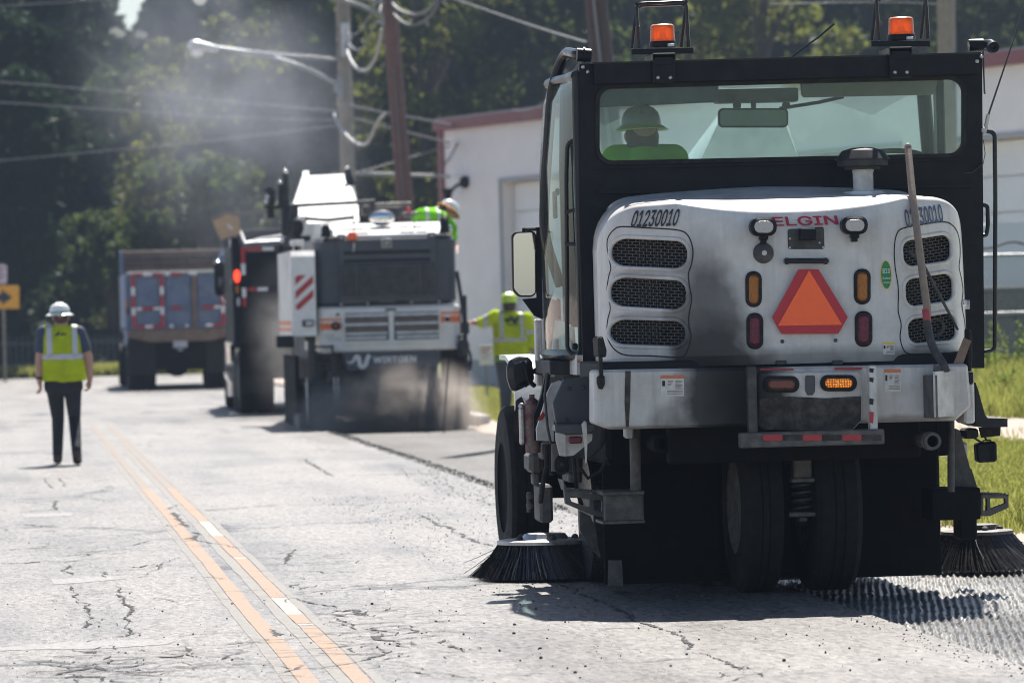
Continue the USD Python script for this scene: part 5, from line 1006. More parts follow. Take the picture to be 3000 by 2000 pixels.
part(sw, 'loose_wire', tube([P(2881, 410, CY - .01), P(2886, 450, CY - .02), P(2880, 480, CY - .01), P(2850, 505, CY - .02), P(2822, 508, CY - .01)], .0025, 5), M['wire_black'])
# beacons
def beacon(px0, px1, py0, py1, cage, lensb, post, plate_tilt):
    pl_ = part(sw, 'beacon_shelf', merge([hull([P(x, y, Y) for x, y, Y in ((px0, py1, CY - .02), (px1, py1 - plate_tilt, CY - .02), (px0, py1 - 16, CY - .02), (px1, py1 - 16 - plate_tilt, CY - .02), (px0, py1, CY + .32), (px1, py1 - plate_tilt, CY + .32), (px0, py1 - 14, CY + .32), (px1, py1 - 14 - plate_tilt, CY + .32))])]), M['black_paint'])
    x0, x1 = cage; zt = cage_top = post[4]
    for Y, dy in ((CY + .02, 0), (CY + .27, -6)):
        part(pl_, 'guard', tube(bend([P(x0 + 14 - (0 if Y < CY + .1 else 20), py1 - 18, Y), P(x0 + 8, zt - dy, Y), P(x1 - 4, zt - 6 - dy, Y), P(x1 + 4 + (0 if Y < CY + .1 else -22), py1 - 22, Y)], .03), .010, 8), M['black_gloss'])
    part(pl_, 'guard_bar', [tube([P(x0 + 8, zt, CY + .02), P(x0 + 8, zt + 6, CY + .27)], .010, 8), tube([P(x1 - 4, zt - 6, CY + .02), P(x1 - 4, zt, CY + .27)], .010, 8)], M['black_gloss'])
    c = P((lensb[0] + lensb[2]) / 2, lensb[3], CY + .14); r0 = (P(lensb[2], lensb[3], CY + .14) - P(lensb[0], lensb[3], CY + .14))[0] / 2; h = P(lensb[0], lensb[1], CY + .14)[2] - c[2]
    bc = part(sw, 'beacon', lathe([(0, -.028), (r0 * 1.08, -.028), (r0 * 1.1, -.008), (r0 * 1.04, .0), (r0 * .98, .006), (0, .006)], c, n=32), M['black_paint'], label='amber warning beacon')
    prof = [(r0 * 1.02, .004), (r0 * 1.0, .012)] + [(r0 * (.985 - .05 * t + .006 * (q % 2)), .012 + (h - .02) * t) for q, t in enumerate(np.linspace(.05, 1, 15))] + [(r0 * .80, h), (0, h + .003)]
    part(bc, 'lens', lathe(prof, c, n=36), M['beacon_lens'], smooth=40); part(bc, 'reflector', lathe([(0, .008), (r0 * .62, .008), (r0 * .3, .03), (r0 * .2, h * .55), (0, h * .6)], c, n=20), M['lens_clear'])
    part(bc, 'plug', pbox(lensb[2] - 20, lensb[3] + 3, lensb[2] - 2, lensb[3] + 12, CY + .02, CY + .06, .003), M['tape_white'])
    pt_ = part(sw, 'beacon_post', [pbox(post[0], post[1], post[2], post[3], CY - .11, CY - .07, .004), pbox(post[0] + 8, post[1] + 8, post[2] - 8, post[1] + 30, CY - .118, CY - .09, .003), pbox(post[0], post[1] - 4, post[2], post[1] + 16, CY - .11, CY + .2, .004)], M['black_paint'])
    for x in (post[0] + 16, post[2] - 16): part(pt_, 'bolt', lathe([(0, 0), (.010, 0), (.010, .005), (.005, .010), (0, .010)], P(x, post[3] - 14, CY - .112), '-y', 12), M['steel'])
beacon(1850, 2031, 0, 161, (1857, 2014), (1905, 73, 1978, 124), (1912, 160, 1980, 242, 12), 4)
beacon(2553, 2724, 0, 137, (2560, 2716), (2603, 52, 2678, 104), (2606, 142, 2673, 226, -8), 0)
# ---- left flank below the cab
part(sw, 'flank_post', pbox(1569, 934, 1592, 1130, 26.55, 26.65, .008), M['white_worn'])
part(sw, 'flank_panel', slab([(1592, 868), (1617, 866), (1617, 1080), (1592, 1080)], 26.5, 26.56), M['white_worn'], smooth=False)
part(sw, 'flank_latch', [pbox(1618, 875, 1645, 960, 26.2, 26.3, .01), pbox(1630, 992, 1650, 1056, 26.0, 26.1, .008), tube([P(1621, 880, 26.1), P(1622, 945, 26.1), P(1608, 1056, 26.1)], .006, 6), pbox(1612, 1043, 1634, 1056, 26.1, 26.2, .004)], M['black_paint'])
part(sw, 'flank_shelf', pbox(1610, 1056, 1692, 1095, 25.6, 26.3, .006), M['machine_dark'])
part(sw, 'door_sill', slab([(1690, 1040), (1708, 1040), (1708, 1098), (1690, 1098)], CY - .02, CY + .3), M['white_worn'], smooth=False)
part(sw, 'marker', pbox(1691, 1054, 1699, 1062, CY - .026, CY - .0205, .001), M['orange_sticker'])
part(sw, 'splash_plate', cslab([(1650, 1112), (1735, 1100), (1740, 1225), (1700, 1242), (1628, 1240), (1619, 1180)], 24.75, 24.79, .01, .006), M['machine_grey'])
for p in ((1710, 1134), (1668, 1138), (1660, 1229)): part(sw, 'bolt', lathe([(0, 0), (.012, 0), (.009, .007), (0, .008)], P(*p, 24.749), '-y', 12), M['dark_steel'])
part(sw, 'splash_cover', slab([(1604, 1150), (1618, 1122), (1640, 1114), (1648, 1120), (1628, 1170), (1622, 1200), (1623, 1292), (1574, 1290), (1572, 1255), (1590, 1200)], 25.6, 25.64), M['white_worn'], smooth=False)
part(sw, 'red_mark', slab([(1572, 1234), (1590, 1205), (1598, 1215), (1590, 1228)], 25.592, 25.598), M['red_paint'], smooth=False)
part(sw, 'black_strip', slab([(1600, 1085), (1614, 1090), (1606, 1150), (1588, 1200), (1570, 1240), (1571, 1292), (1565, 1288), (1564, 1220), (1584, 1165)], 25.8, 25.86), M['black_paint'], smooth=False)
part(sw, 'brace_rod', tube([P(1604, 1090, 25.55), P(1596, 1160, 25.55), P(1604, 1250, 25.55), P(1614, 1300, 25.55)], .008, 6), M['wire_black'])
# front fender and wheel
FWY = 28.0; fwx = P(1497, 1400, 27.5)[0]
fe0, fe1 = P(1513, 1150, 27.3), P(1588, 1128, 27.9)
fprof = [(27.36, .98), (27.38, 1.10), (27.46, 1.20), (27.6, 1.27), (27.85, 1.31), (28.2, 1.31), (28.2, 1.28), (27.86, 1.28), (27.62, 1.24), (27.49, 1.17), (27.42, 1.09), (27.40, .98)]
part(sw, 'front_fender', extx(Polygon(fprof), P(1512, 1150, 27.3)[0], P(1600, 1150, 27.3)[0]), M['white_paint'])
part(sw, 'fender_flap', hull([P(1499, 1292, 27.35), P(1545, 1296, 27.35), P(1512, 1172, 27.35), P(1528, 1160, 27.35), P(1545, 1200, 27.35), P(1499, 1292, 27.38), P(1545, 1296, 27.38), P(1512, 1172, 27.38), P(1528, 1160, 27.38), P(1545, 1200, 27.38)]), M['black_rubber'])
def wheel(cx, cy, cz, r, w, name='wheel', rim=M['dusty_steel'], n=40):
    t_ = part(sw, name, lathe([(r * .55, -w / 2), (r * .8, -w * .52), (r * .95, -w * .47), (r, -w * .36), (r, -w * .12), (r * .985, -w * .11), (r * .985, -w * .08), (r, -w * .07), (r, w * .07), (r * .985, w * .08), (r * .985, w * .11), (r, w * .12), (r, w * .36), (r * .95, w * .47), (r * .8, w * .52), (r * .55, w / 2)], (cx, cy, cz), 'x', n), M['tyre'])
    part(t_, 'rim', lathe([(0, -w * .3), (r * .2, -w * .32), (r * .5, -w * .4), (r * .57, -w * .49), (r * .57, w * .49), (r * .5, w * .4), (0, w * .3)], (cx, cy, cz), 'x', 24), rim); return t_
wheel(fwx + .12, FWY, .50, .50, .24, rim=M['underbody']); wheel(2 * XC - fwx - .12, FWY, .455, .50, .24)
part(sw, 'axle', cyl((fwx + .2, FWY, .5), (2 * XC - fwx - .2, FWY, .46), .07, 12), M['underbody'])
fx_ = P(1560, 1240, 25.95)
xt = part(sw, 'fire_extinguisher', lathe([(0, -.17), (.042, -.165), (.045, -.12), (.045, .10), (.035, .13), (.016, .145), (.016, .165), (0, .165)], fx_, n=20), M['dull_red'])
part(xt, 'bracket', [cbox(fx_[0] - .075, fx_[0] - .045, 25.93, 25.98, fx_[2] - .12, fx_[2] + .09, .012), ell(fx_ + [-.06, 0, .10], (.018, .018, .02), 1)], M['steel'])
# rear wheels with the steering spring between them
r0 = .475
for bx_ in ((2196, 2312), (2398, 2543)):
    a, b = P(bx_[0], 1600, 24.62)[0], P(bx_[1], 1600, 24.62)[0]; z0 = r0 - .0 if bx_[0] < 2300 else r0
    wheel((a + b) / 2 - .015, 25.06, r0 + .0, r0, (b - a) * .98, 'wheel', M['dusty_steel'], 56)
sx = P(2352, 1400, 24.75)[0]
sp = part(sw, 'steering_leg', pbox(2325, 1335, 2380, 1412, 24.65, 24.85, .01), M['dusty_steel']); each(sp, 'spring_seat', [pbox(2312, 1500, 2392, 1512, 24.62, 24.88, .006), pbox(2318, 1400, 2388, 1412, 24.62, 24.9, .008), pbox(2340, 1512, 2368, 1528, 24.68, 24.82, .008)], M['dusty_steel'])
th = np.linspace(0, 2 * np.pi * 4, 90); zt_, zb_ = P(2352, 1412, 24.75)[2], P(2352, 1500, 24.75)[2]
part(sp, 'spring', tube(np.stack([sx + .062 * np.cos(th), 24.75 + .062 * np.sin(th), zb_ + (zt_ - zb_) * th / th[-1]], 1), .0095, 8), M['dark_steel'])
part(sp, 'grease_cap', cyl(P(2349, 1318, 24.6), P(2349, 1334, 24.6), .018, 12), M['steel'])
# lower beam, chassis and underbody
part(sw, 'rear_beam', pbox(1960, 1240, 2700, 1338, 24.35, 24.5, .012), M['underbody'])
part(sw, 'chassis', [cbox(XC - .95, XC + .98, 25.0, 27.6, .72, 1.05, .03), cbox(XC - 1.0, XC + 1.0, 25.3, 26.9, 1.0, 1.32, .02), cbox(XC - .9, XC + .9, 26.6, 28.4, .55, 1.2, .03)], M['underbody'])
each(sw, 'dirt_curtain', [cbox(XC - .93, XC - .28, 25.35, 25.37, .05, .95, .004), cbox(XC + .36, XC + .98, 25.4, 25.42, .04, .95, .004), cbox(XC - .3, XC + .4, 26.1, 26.12, .04, .95, .004)], M['underbody'])
part(sw, 'main_broom', lathe([(0, -.9), (.36, -.88), (.40, -.6), (.40, .6), (.36, .88), (0, .9)], (XC, 26.55, .37), 'x', 26), M['bristle'])
each(sw, 'hose', [tube(bend([P(1770, 1258, 24.6), P(1765, 1300, 24.6), P(1735, 1330, 24.65), P(1718, 1340, 24.7)], .06), .014, 8), tube([P(1600, 1300, 25.6), P(1602, 1360, 25.6), P(1590, 1420, 25.6), P(1584, 1470, 25.7)], .014, 8), tube([P(1700, 1370, 25), P(1722, 1400, 25), P(1760, 1380, 25), P(1780, 1340, 25)], .011, 6), tube([P(1680, 1340, 25), P(1690, 1440, 25), P(1705, 1480, 25)], .012, 6)], M['black_rubber'])
# left service steps, broken white strip, red lamp
st = part(sw, 'step_box', cslab([(1626, 1243), (1655, 1247), (1742, 1240), (1742, 1262), (1720, 1272), (1656, 1272), (1627, 1262)], 24.6, 24.75, .006, .006), M['machine_grey'])
part(st, 'face', [slab([(1628, 1266), (1655, 1272), (1655, 1336), (1640, 1334), (1629, 1290)], 24.62, 24.64), slab([(1656, 1274), (1736, 1270), (1734, 1290), (1680, 1334), (1656, 1336)], 24.64, 24.66)], M['white_worn'], smooth=False)
part(st, 'red_lamp', pbox(1668, 1279, 1706, 1298, 24.60, 24.645, .006), M['lens_red'])
part(sw, 'torn_strip', slab([(1704, 1242), (1712, 1232), (1718, 1236), (1721, 1290), (1719, 1355), (1715, 1356), (1713, 1310), (1709, 1280)], 24.5, 24.508), M['white_worn'], smooth=False)
# hydraulic clutter behind the left wheel
cl = [pbox(1550, 1325, 1592, 1385, 26.2, 26.5, .03), pbox(1580, 1420, 1622, 1530, 26.1, 26.4, .015), pbox(1560, 1385, 1580, 1420, 26.2, 26.3, .01), ell(P(1552, 1452, 26.2), (.022, .022, .022), 1), ell(P(1552, 1480, 26.2), (.022, .022, .022), 1), cyl(P(1549, 1440, 26.25), P(1549, 1500, 26.25), .012, 8), pbox(1586, 1300, 1612, 1345, 26, 26.2, .01), pbox(1665, 1385, 1700, 1412, 25.6, 25.9, .01), cyl(P(1640, 1300, 25.9), P(1640, 1380, 25.9), .05, 12)]
part(sw, 'hydraulic_unit', cl, M['dusty_steel'])
th = np.linspace(0, 2 * np.pi * 4, 60); q = P(1646, 1360, 25.6); part(sw, 'coiled_hose', tube(np.stack([q[0] + (.012 + .028 * th / th[-1]) * np.cos(th), 25.6 + .02 * th / th[-1], q[2] + (.012 + .045 * th / th[-1]) * np.sin(th)], 1), .006, 5), M['black_rubber'])
part(sw, 'side_tank', pbox(1570, 1300, 1590, 1345, 26.6, 26.9, .02), M['white_worn'])
# broom lift posts and step trusses
part(sw, 'lift_post', cyl(P(1860, 1255, 24.75), P(1863, 1450, 24.75), .030, 14), M['dusty_steel']); part(sw, 'post_collar', pbox(1833, 1247, 1857, 1284, 24.68, 24.8, .01), M['white_worn'])
def truss(pts, holes, Y, th, m_, left):
    q = Polygon(XZ(pts, Y))
    for h in holes: q = q.difference(rpoly(XZ(h, Y), .008))
    return part(sw, 'step_truss', ext(q, Y, Y + th), m_, smooth=False)
truss([(1650, 1408), (1660, 1436), (1770, 1450), (1770, 1516), (1735, 1508), (1657, 1475)], [[(1668, 1452), (1728, 1462), (1728, 1487), (1674, 1468)], [(1738, 1463), (1764, 1466), (1764, 1500), (1740, 1494)]], 24.95, .05, M['dusty_steel'], True)
part(sw, 'step_plate', [slab([(1650, 1405), (1660, 1430), (1770, 1440), (1770, 1446), (1660, 1438)], 24.95, 25.2)] + [pbox(1664 + k * 9, 1427 + k * 1.0, 1668 + k * 9, 1434 + k, 24.94, 24.96, 0) for k in range(12)], M['dusty_steel'], smooth=False)
part(sw, 'step_bracket', [pbox(1770, 1446, 1888, 1530, 24.75, 24.8, .008), pbox(1765, 1440, 1888, 1448, 24.7, 25.0, .004), pbox(1765, 1526, 1890, 1532, 24.7, 25.0, .004)], M['dusty_steel'])
part(sw, 'broom_arm', [hull([P(1698, 1496, 25.6), P(1730, 1510, 25.6), P(1762, 1590, 25.6), P(1758, 1635, 25.6), P(1726, 1600, 25.6), P(1699, 1550, 25.6), P(1698, 1496, 25.66), P(1762, 1590, 25.66), P(1758, 1635, 25.66), P(1699, 1550, 25.66)])], M['dusty_steel'])
part(sw, 'rubber_flap', hull([P(1742, 1510, 25.5), P(1778, 1520, 25.5), P(1790, 1600, 25.5), P(1782, 1660, 25.5), P(1770, 1662, 25.5), P(1752, 1600, 25.5), P(1742, 1510, 25.53), P(1778, 1520, 25.53), P(1790, 1600, 25.53), P(1782, 1660, 25.53), P(1770, 1662, 25.53)]), M['black_rubber'])
part(sw, 'skid_shoe', hull([P(1782, 1640, 25.3), P(1822, 1640, 25.3), P(1826, 1716, 25.3), P(1780, 1716, 25.3), P(1782, 1640, 25.5), P(1822, 1640, 25.5), P(1826, 1716, 25.5), P(1780, 1716, 25.5)]), M['dusty_steel'])
part(sw, 'exhaust', lathe([(.03, 0), (.05, 0), (.052, .05), (.052, .3), (.03, .3)], P(1942, 1300, 24.42), '+y', 20), M['underbody'])
ep = P(2733, 1292, 24.05); part(sw, 'hose_coupling', [lathe([(.030, 0), (.046, 0), (.048, .02), (.044, .05), (.05, .055), (.05, .09), (.042, .1), (.04, .4), (.02, .4)], ep, '+y', 22)], M['dusty_steel'])
part(sw, 'coupling_pipe', tube(bend([ep + [0, .3, 0], ep + [-.06, .5, .02], P(2640, 1262, 24.6)], .1), .042, 12), M['dark_steel'])
part(sw, 'lift_post', [pbox(2747, 1240, 2752, 1420, 24.4, 24.46, .003), cyl(P(2786, 1230, 24.6), P(2786, 1440, 24.6), .020, 12)], M['dark_steel'])
part(sw, 'side_shield', [slab([(2800, 1255), (2812, 1260), (2842, 1370), (2864, 1440), (2790, 1440)], 25.0, 25.05), slab([(2834, 1370), (2846, 1372), (2866, 1436), (2850, 1438)], 25.15, 25.2)], M['dark_steel'], smooth=False)
part(sw, 'water_can', pbox(2815, 1295, 2836, 1358, 25.3, 25.45, .012), M['white_worn'])
part(sw, 'step_bracket', pbox(2730, 1432, 2874, 1520, 24.8, 25.1, .006), M['underbody'])
truss([(2875, 1447), (2955, 1447), (2955, 1486), (2900, 1511), (2875, 1511)], [[(2880, 1458), (2892, 1458), (2892, 1496), (2880, 1496)], [(2900, 1459), (2946, 1459), (2946, 1474), (2902, 1490)]], 24.95, .05, M['dusty_steel'], False)
part(sw, 'step_plate', [slab([(2875, 1444), (2955, 1447), (2955, 1450), (2875, 1448)], 24.95, 25.2)] + [pbox(2880 + k * 9, 1441 + k * .4, 2884 + k * 9, 1447 + k * .4, 24.94, 24.96, 0) for k in range(8)], M['dusty_steel'], smooth=False)
part(sw, 'broom_arm', pbox(2812, 1500, 2864, 1580, 25.4, 25.6, .01), M['underbody'])
part(sw, 'fender', [slab([(2858, 1120), (2866, 1142), (2886, 1215), (2894, 1224), (2952, 1226), (2952, 1250), (2880, 1252), (2858, 1244)], 25.2, 25.6)], M['machine_dark'], smooth=False)
part(sw, 'under_lamp', [hull([P(2866, 1252, 25.3), P(2932, 1250, 25.3), P(2930, 1276, 25.3), P(2874, 1282, 25.3), P(2866, 1252, 25.5), P(2932, 1250, 25.5), P(2930, 1276, 25.5), P(2874, 1282, 25.5)]), pbox(2826, 1255, 2868, 1284, 25.25, 25.4, .012)], M['black_rubber'])
hl = part(sw, 'hanging_lamp', cslab([(2860, 1302), (2868, 1297), (2914, 1292), (2921, 1300), (2922, 1348), (2914, 1353), (2870, 1355), (2863, 1348)], 25.3, 25.38, .014, .01), M['black_paint'])
part(hl, 'lead', [tube([P(2848, 1278, 25.34), P(2862, 1288, 25.34), P(2878, 1296, 25.34)], .006, 6), tube(bend([P(2878, 1298, 25.34), P(2880, 1290, 25.34), P(2902, 1289, 25.34), P(2904, 1296, 25.34)], .01), .005, 6), tube([P(2884, 1278, 25.34), P(2891, 1290, 25.34)], .006, 6)], M['wire_black'])
part(hl, 'rib', [pbox(2900 + k * 4, 1296, 2902 + k * 4, 1350, 25.296, 25.3, 0) for k in range(5)], M['black_rubber'], smooth=False)
# gutter brooms
def broom(cx, cy, zt, rt, rb, n, seed, zg=0.0, label=None, m_='steel'):
    r = np.random.default_rng(seed); pl_ = part(sw, 'gutter_broom', lathe([(0, 0), (rt * .96, 0), (rt, .004), (rt, .022), (rt * .95, .026), (rt * .5, .032), (.12, .06), (0, .06)], (cx, cy, zt), n=36), M[m_], label=label)
    a = r.uniform(0, 6.283, n); r0 = rt * r.uniform(.5, .97, n); r1 = r0 / rt * rb * r.uniform(.9, 1.06, n); da = .35 + r.normal(0, .07, n); hz = zt - zg
    V, F, k0 = [], [], 0; T = np.array([0, .4, .75, 1.0])
    stray = r.random(n) < .012; r1[stray] *= 1.16; drop = np.where(stray, r.uniform(.6, .95, n), r.uniform(.97, 1.0, n))
    for k in range(n):
        p = []
        for t in T:
            rr = r0[k] + (r1[k] - r0[k]) * t ** 1.25; aa = a[k] + da[k] * t * .4; p.append((cx + rr * math.cos(aa), cy + rr * math.sin(aa), zt + .004 - hz * drop[k] * t + .004))
        tb_ = tube(p, [.0022, .0022, .002, .0014], 3); V.append(tb_.vertices); F.append(tb_.faces + k0); k0 += len(tb_.vertices)
    part(pl_, 'bristles', trimesh.Trimesh(np.vstack(V), np.vstack(F), process=False), M['bristle'], smooth=False, kind='stuff')
    part(pl_, 'core', lathe([(rt * .5, .0), (rb * .72, -hz * .93), (0, -hz * .93)], (cx, cy, zt), n=24), M['black_hole'])
    for q in range(5): aa = q * 1.2566 + 3.6; part(pl_, 'bolt', lathe([(0, 0), (.022, 0), (.02, .02), (.009, .03), (0, .03)], (cx + rt * .62 * math.cos(aa), cy + rt * .62 * math.sin(aa), zt + .024), n=10), M['dark_steel'])
bl = P(1590, 1596, 26.55); broom(P(1600, 1596, 26.9)[0], 26.95, bl[2] - .012, .285, .46, 4200, 31, .006, 'left round gutter broom with a silver top plate')
br = P(2885, 1568, 26.6); broom(P(2868, 1568, 26.9)[0], 26.95, br[2] - .01, .215, .44, 3800, 32, -.03, 'right round gutter broom', 'dusty_steel')
# front hopper seen through the cab windows
hz0, hz1 = ZW - .9, P(2200, 300, 27.6)[2]
part(sw, 'front_hopper', hull([P(2048, 480, 27.2), P(2345, 480, 27.2), P(2118, 330, 27.22), P(2288, 330, 27.22), P(2100, 340, 27.9), P(2300, 340, 27.9), (XC - .5, 27.2, .9), (XC + .5, 27.2, .9), (XC - .8, 29.0, .7), (XC + .8, 29.0, .7), (XC - .6, 29.0, 1.6), (XC + .6, 29.0, 1.6)]), M['white_paint'])
# shovel and wooden stakes in the tool box
shv = thing('shovel', 'long wooden-handled shovel leaning upright on the right grille', 'shovel', P(2740, 1090, 24.05))
hd = [P(2660, 432, 24.62), P(2672, 560, 24.42), P(2690, 700, 24.22), P(2706, 830, 24.18), P(2716, 900, 24.16)]
part(shv, 'handle', tube(hd + [P(2718, 925, 24.16)], [.019, .020, .020, .021, .021, .021], 12), M['wood']); part(shv, 'grip_end', ell(P(2660, 432, 24.62), (.02, .02, .024)), M['wood'])
part(shv, 'painted_band', tube([P(2713, 905, 24.16), P(2716, 940, 24.155)], .0225, 12), M['red_paint'])
part(shv, 'socket', tube(bend([P(2715, 938, 24.155), P(2722, 985, 24.14), P(2738, 1030, 24.1), P(2765, 1068, 24.06), P(2772, 1090, 24.05)], .1), 0.022, 10), M['dark_steel'])
part(shv, 'blade', hull([P(2735, 1066, 24.05), P(2764, 1074, 24.05), P(2772, 1130, 24.05), P(2730, 1130, 24.05), P(2735, 1066, 24.06), P(2764, 1074, 24.06), P(2772, 1130, 24.06), P(2730, 1130, 24.06)]), M['machine_grey'])
sk2 = thing('pry_bar', 'thin black bar slanting behind the shovel handle across the grille', 'bar', P(2800, 960, 24.2))
part(sk2, 'bar', tube([P(2663, 735, 24.26), P(2700, 768, 24.28), P(2710, 785, 24.28), P(2745, 850, 24.3), P(2790, 935, 24.33), P(2806, 965, 24.36)], [.011, .012, .010, .009, .008, .007], 8), M['dark_steel'])
wb_ = thing('wood_stake', 'dark wooden block sticking up from the tool box', 'wood block', P(2812, 1040, 24.25))
part(wb_, 'block', hull([P(2783, 1090, 24.15), P(2812, 1092, 24.15), P(2846, 998, 24.15), P(2823, 989, 24.15), P(2783, 1090, 24.22), P(2812, 1092, 24.22), P(2846, 998, 24.22), P(2823, 989, 24.22)]), M['rust'])
part(sw, 'latch', [cslab([(2836, 965), (2842, 960), (2848, 975), (2850, 1040), (2846, 1100), (2838, 1110), (2834, 1060)], 24.2, 24.3, .008, .006), cslab([(2838, 1090), (2852, 1090), (2853, 1120), (2846, 1128), (2838, 1118)], 24.15, 24.22, .006, .006)], M['black_rubber'])

# ---------------------------------------------------------------- road milling machine
MY = 63.5
def frame(Y, xc):
    return (lambda px, y=Y: P(px, 900, y)[0]), (lambda py, y=Y: P(xc, py, y)[2])
Mx, Mz = frame(MY, 1130)
ml = thing('milling_machine', 'white and grey road milling machine at work, dust rising under it', 'milling machine', (Mx(1120), MY, -.045))
def rbox(x0, x1, y0, y1, z0, z1, r, b=.03):
    q = sbox(x0, y0, x1, y1).buffer(-r).buffer(r, quad_segs=5); qi = q.buffer(-b)
    return hull([(x, y, z) for x, y in q.exterior.coords for z in (z0 + b, z1 - b)] + [(x, y, z) for x, y in qi.exterior.coords for z in (z0, z1)])
eh = part(ml, 'engine_hood', rbox(Mx(925), Mx(1342), MY + .08, MY + 3.4, Mz(893), Mz(694), .16, .05), M['machine_grey'])
part(eh, 'rear_panel', cbox(Mx(995), Mx(1283), MY + .03, MY + .078, Mz(888), Mz(697), .015), M['machine_grey'])
part(eh, 'grille_recess', cbox(Mx(1004), Mx(1277), MY + .022, MY + .028, Mz(868), Mz(773), 0), M['black_hole'])
for k in range(9): z = Mz(864 - k * 10.2); part(eh, 'louvre', hull([(x, y, z + d) for x in (Mx(1004), Mx(1277)) for y, d in ((MY - .03, -.008), (MY - .03, .004), (MY + .02, .018), (MY + .02, .03))]), M['louvre_grey'], smooth=False)
for k, y in enumerate((738, 762)): part(eh, 'vent_slit', cbox(Mx(1012), Mx(1265), MY + .02, MY + .028, Mz(y + 5), Mz(y - 4), 0), M['black_hole'], smooth=False)
for px in (1046, 1232): part(eh, 'grille_rib', cbox(Mx(px - 2), Mx(px + 2), MY - .035, MY - .031, Mz(866), Mz(776), 0), M['machine_grey'], smooth=False)
for px in (1095, 1175): part(eh, 'grip_slot', cbox(Mx(px - 16), Mx(px + 16), MY + .024, MY + .028, Mz(886), Mz(881), 0), M['black_hole'], smooth=False)
for px in (1000, 1078, 1207, 1287): part(eh, 'bolt', lathe([(0, 0), (.02, 0), (.014, .012), (0, .014)], (Mx(px), MY + .03, Mz(888)), '-y', 10), M['steel'])
em = part(ml, 'emblem', [cbox(Mx(1123), Mx(1153), MY, MY + .025, Mz(726), Mz(697), .01)], M['steel']); part(em, 'field', cbox(Mx(1126.5), Mx(1149.5), MY - .005, MY - .001, Mz(722), Mz(701), .002), M['machine_dark'])
part(em, 'letter', textz('W', .075, Mx(1129), MY - .006, Mz(719), .002, True, .085), M['steel'], smooth=False)
wd = part(ml, 'deck', hull([(Mx(958), MY + .1, Mz(693)), (Mx(1330), MY + .1, Mz(693)), (Mx(955), MY + .12, Mz(686)), (Mx(1332), MY + .12, Mz(686)), (Mx(962), MY + .95, Mz(650)), (Mx(1325), MY + .95, Mz(650)), (Mx(962), MY + 3.3, Mz(640)), (Mx(1325), MY + 3.3, Mz(640)), (Mx(962), MY + 3.3, Mz(700)), (Mx(1325), MY + 3.3, Mz(700))]), M['white_truck'])
sl = lambda t: (MY + .12 + .83 * t, Mz(686) + (Mz(650) - Mz(686)) * t)
for x0, x1, t in ((1055, 1090, .1), (1180, 1222, .1), (1228, 1262, .1), (1010, 1080, .45), (1110, 1160, .45), (1185, 1215, .5), (1225, 1255, .5)):
    (y0, z0), (y1, z1) = sl(t), sl(t + .09); part(wd, 'deck_slot', hull([(Mx(x), y - .004, z + d) for x in (x0, x1) for y, z in ((y0, z0), (y1, z1)) for d in (.004, .012)]), M['black_hole'], smooth=False)
for px, y0, y1 in ((961, 690, 655), (1309, 686, 640)):
    xp = part(ml, 'exhaust_stack', lathe([(.075, 0), (.078, .02), (.064, .05), (.062, .10), (.064, Mz(y1) - Mz(y0) - .05), (.045, Mz(y1) - Mz(y0)), (0, Mz(y1) - Mz(y0) + .01)], (Mx(px), MY + .05, Mz(y0)), n=20), M['black_paint'])
    part(xp, 'cap', ell((Mx(px) + .08, MY + .06, Mz(y0) + .04), (.03, .03, .07), 1), M['chrome'])
cvm = part(ml, 'round_mirror', ell((Mx(1138), MY + .7, Mz(636)), (.195, .05, .112), 3), M['dark_steel']); part(cvm, 'face', ell((Mx(1138), MY + .68, Mz(636)), (.175, .05, .10), 3), M['mirror'])
bcn = part(ml, 'beacon', lathe([(.05, 0), (.055, .02), (.066, .03), (.066, .085), (.05, .11), (0, .115)], (Mx(1038), MY + .03, Mz(701)), n=18), M['signal_orange']); part(bcn, 'bracket', cbox(Mx(1030), Mx(1047), MY - .0, MY + .06, Mz(708), Mz(701), .005), M['machine_dark']); part(bcn, 'chain', tube([(Mx(1043), MY + .02, Mz(708)), (Mx(1042), MY + .02, Mz(722)), (Mx(1039), MY + .02, Mz(736))], .012, 6), M['steel'])
for px in (1006, 1271): l_ = part(ml, 'work_lamp', cbox(Mx(px - 11), Mx(px + 11), MY + .02, MY + .1, Mz(698), Mz(683), .01), M['black_paint']); part(l_, 'lens', cbox(Mx(px - 8), Mx(px + 8), MY + .012, MY + .018, Mz(696), Mz(689), .002), M['lens_clear'])
part(ml, 'antenna', tube([(Mx(1048), MY + .3, Mz(686)), (Mx(1048), MY + .3, Mz(600))], .008, 5), M['wire_black']); part(ml, 'antenna', tube([(Mx(1225), MY + .3, Mz(690)), (Mx(1224), MY + .3, Mz(632))], .008, 5), M['wire_black'])
# white tail with two slatted grilles
tl = part(ml, 'tail_panel', rbox(Mx(930), Mx(1348), MY + .02, MY + 3, Mz(1028), Mz(895), .10, .03), M['white_truck'])
part(tl, 'grille_frame', cbox(Mx(1003), Mx(1290), MY - .012, MY + .016, Mz(1006), Mz(906), .006), M['white_truck'])
for x0, x1, c in ((1009, 1137, 0), (1153, 1284, 1)):
    part(tl, 'grille_recess', cbox(Mx(x0), Mx(x1), MY - .018, MY - .014, Mz(996), Mz(914), 0), M['black_hole'])
    for k in range(6): z = Mz(922 + k * 13.2); part(tl, 'slat', hull([(x, y, z + d) for x in (Mx(x0 + (0 if c == 0 else k * 1.2)), Mx(x1 - (k * 1.2 if c == 0 else 0))) for y, d in ((MY - .045, -.022), (MY - .045, -.016), (MY - .02, .016), (MY - .02, .024))]), M['red_slat'] if 'red_slat' in M else (M['rust'] if k in (1, 3) else M['white_worn']), smooth=False)
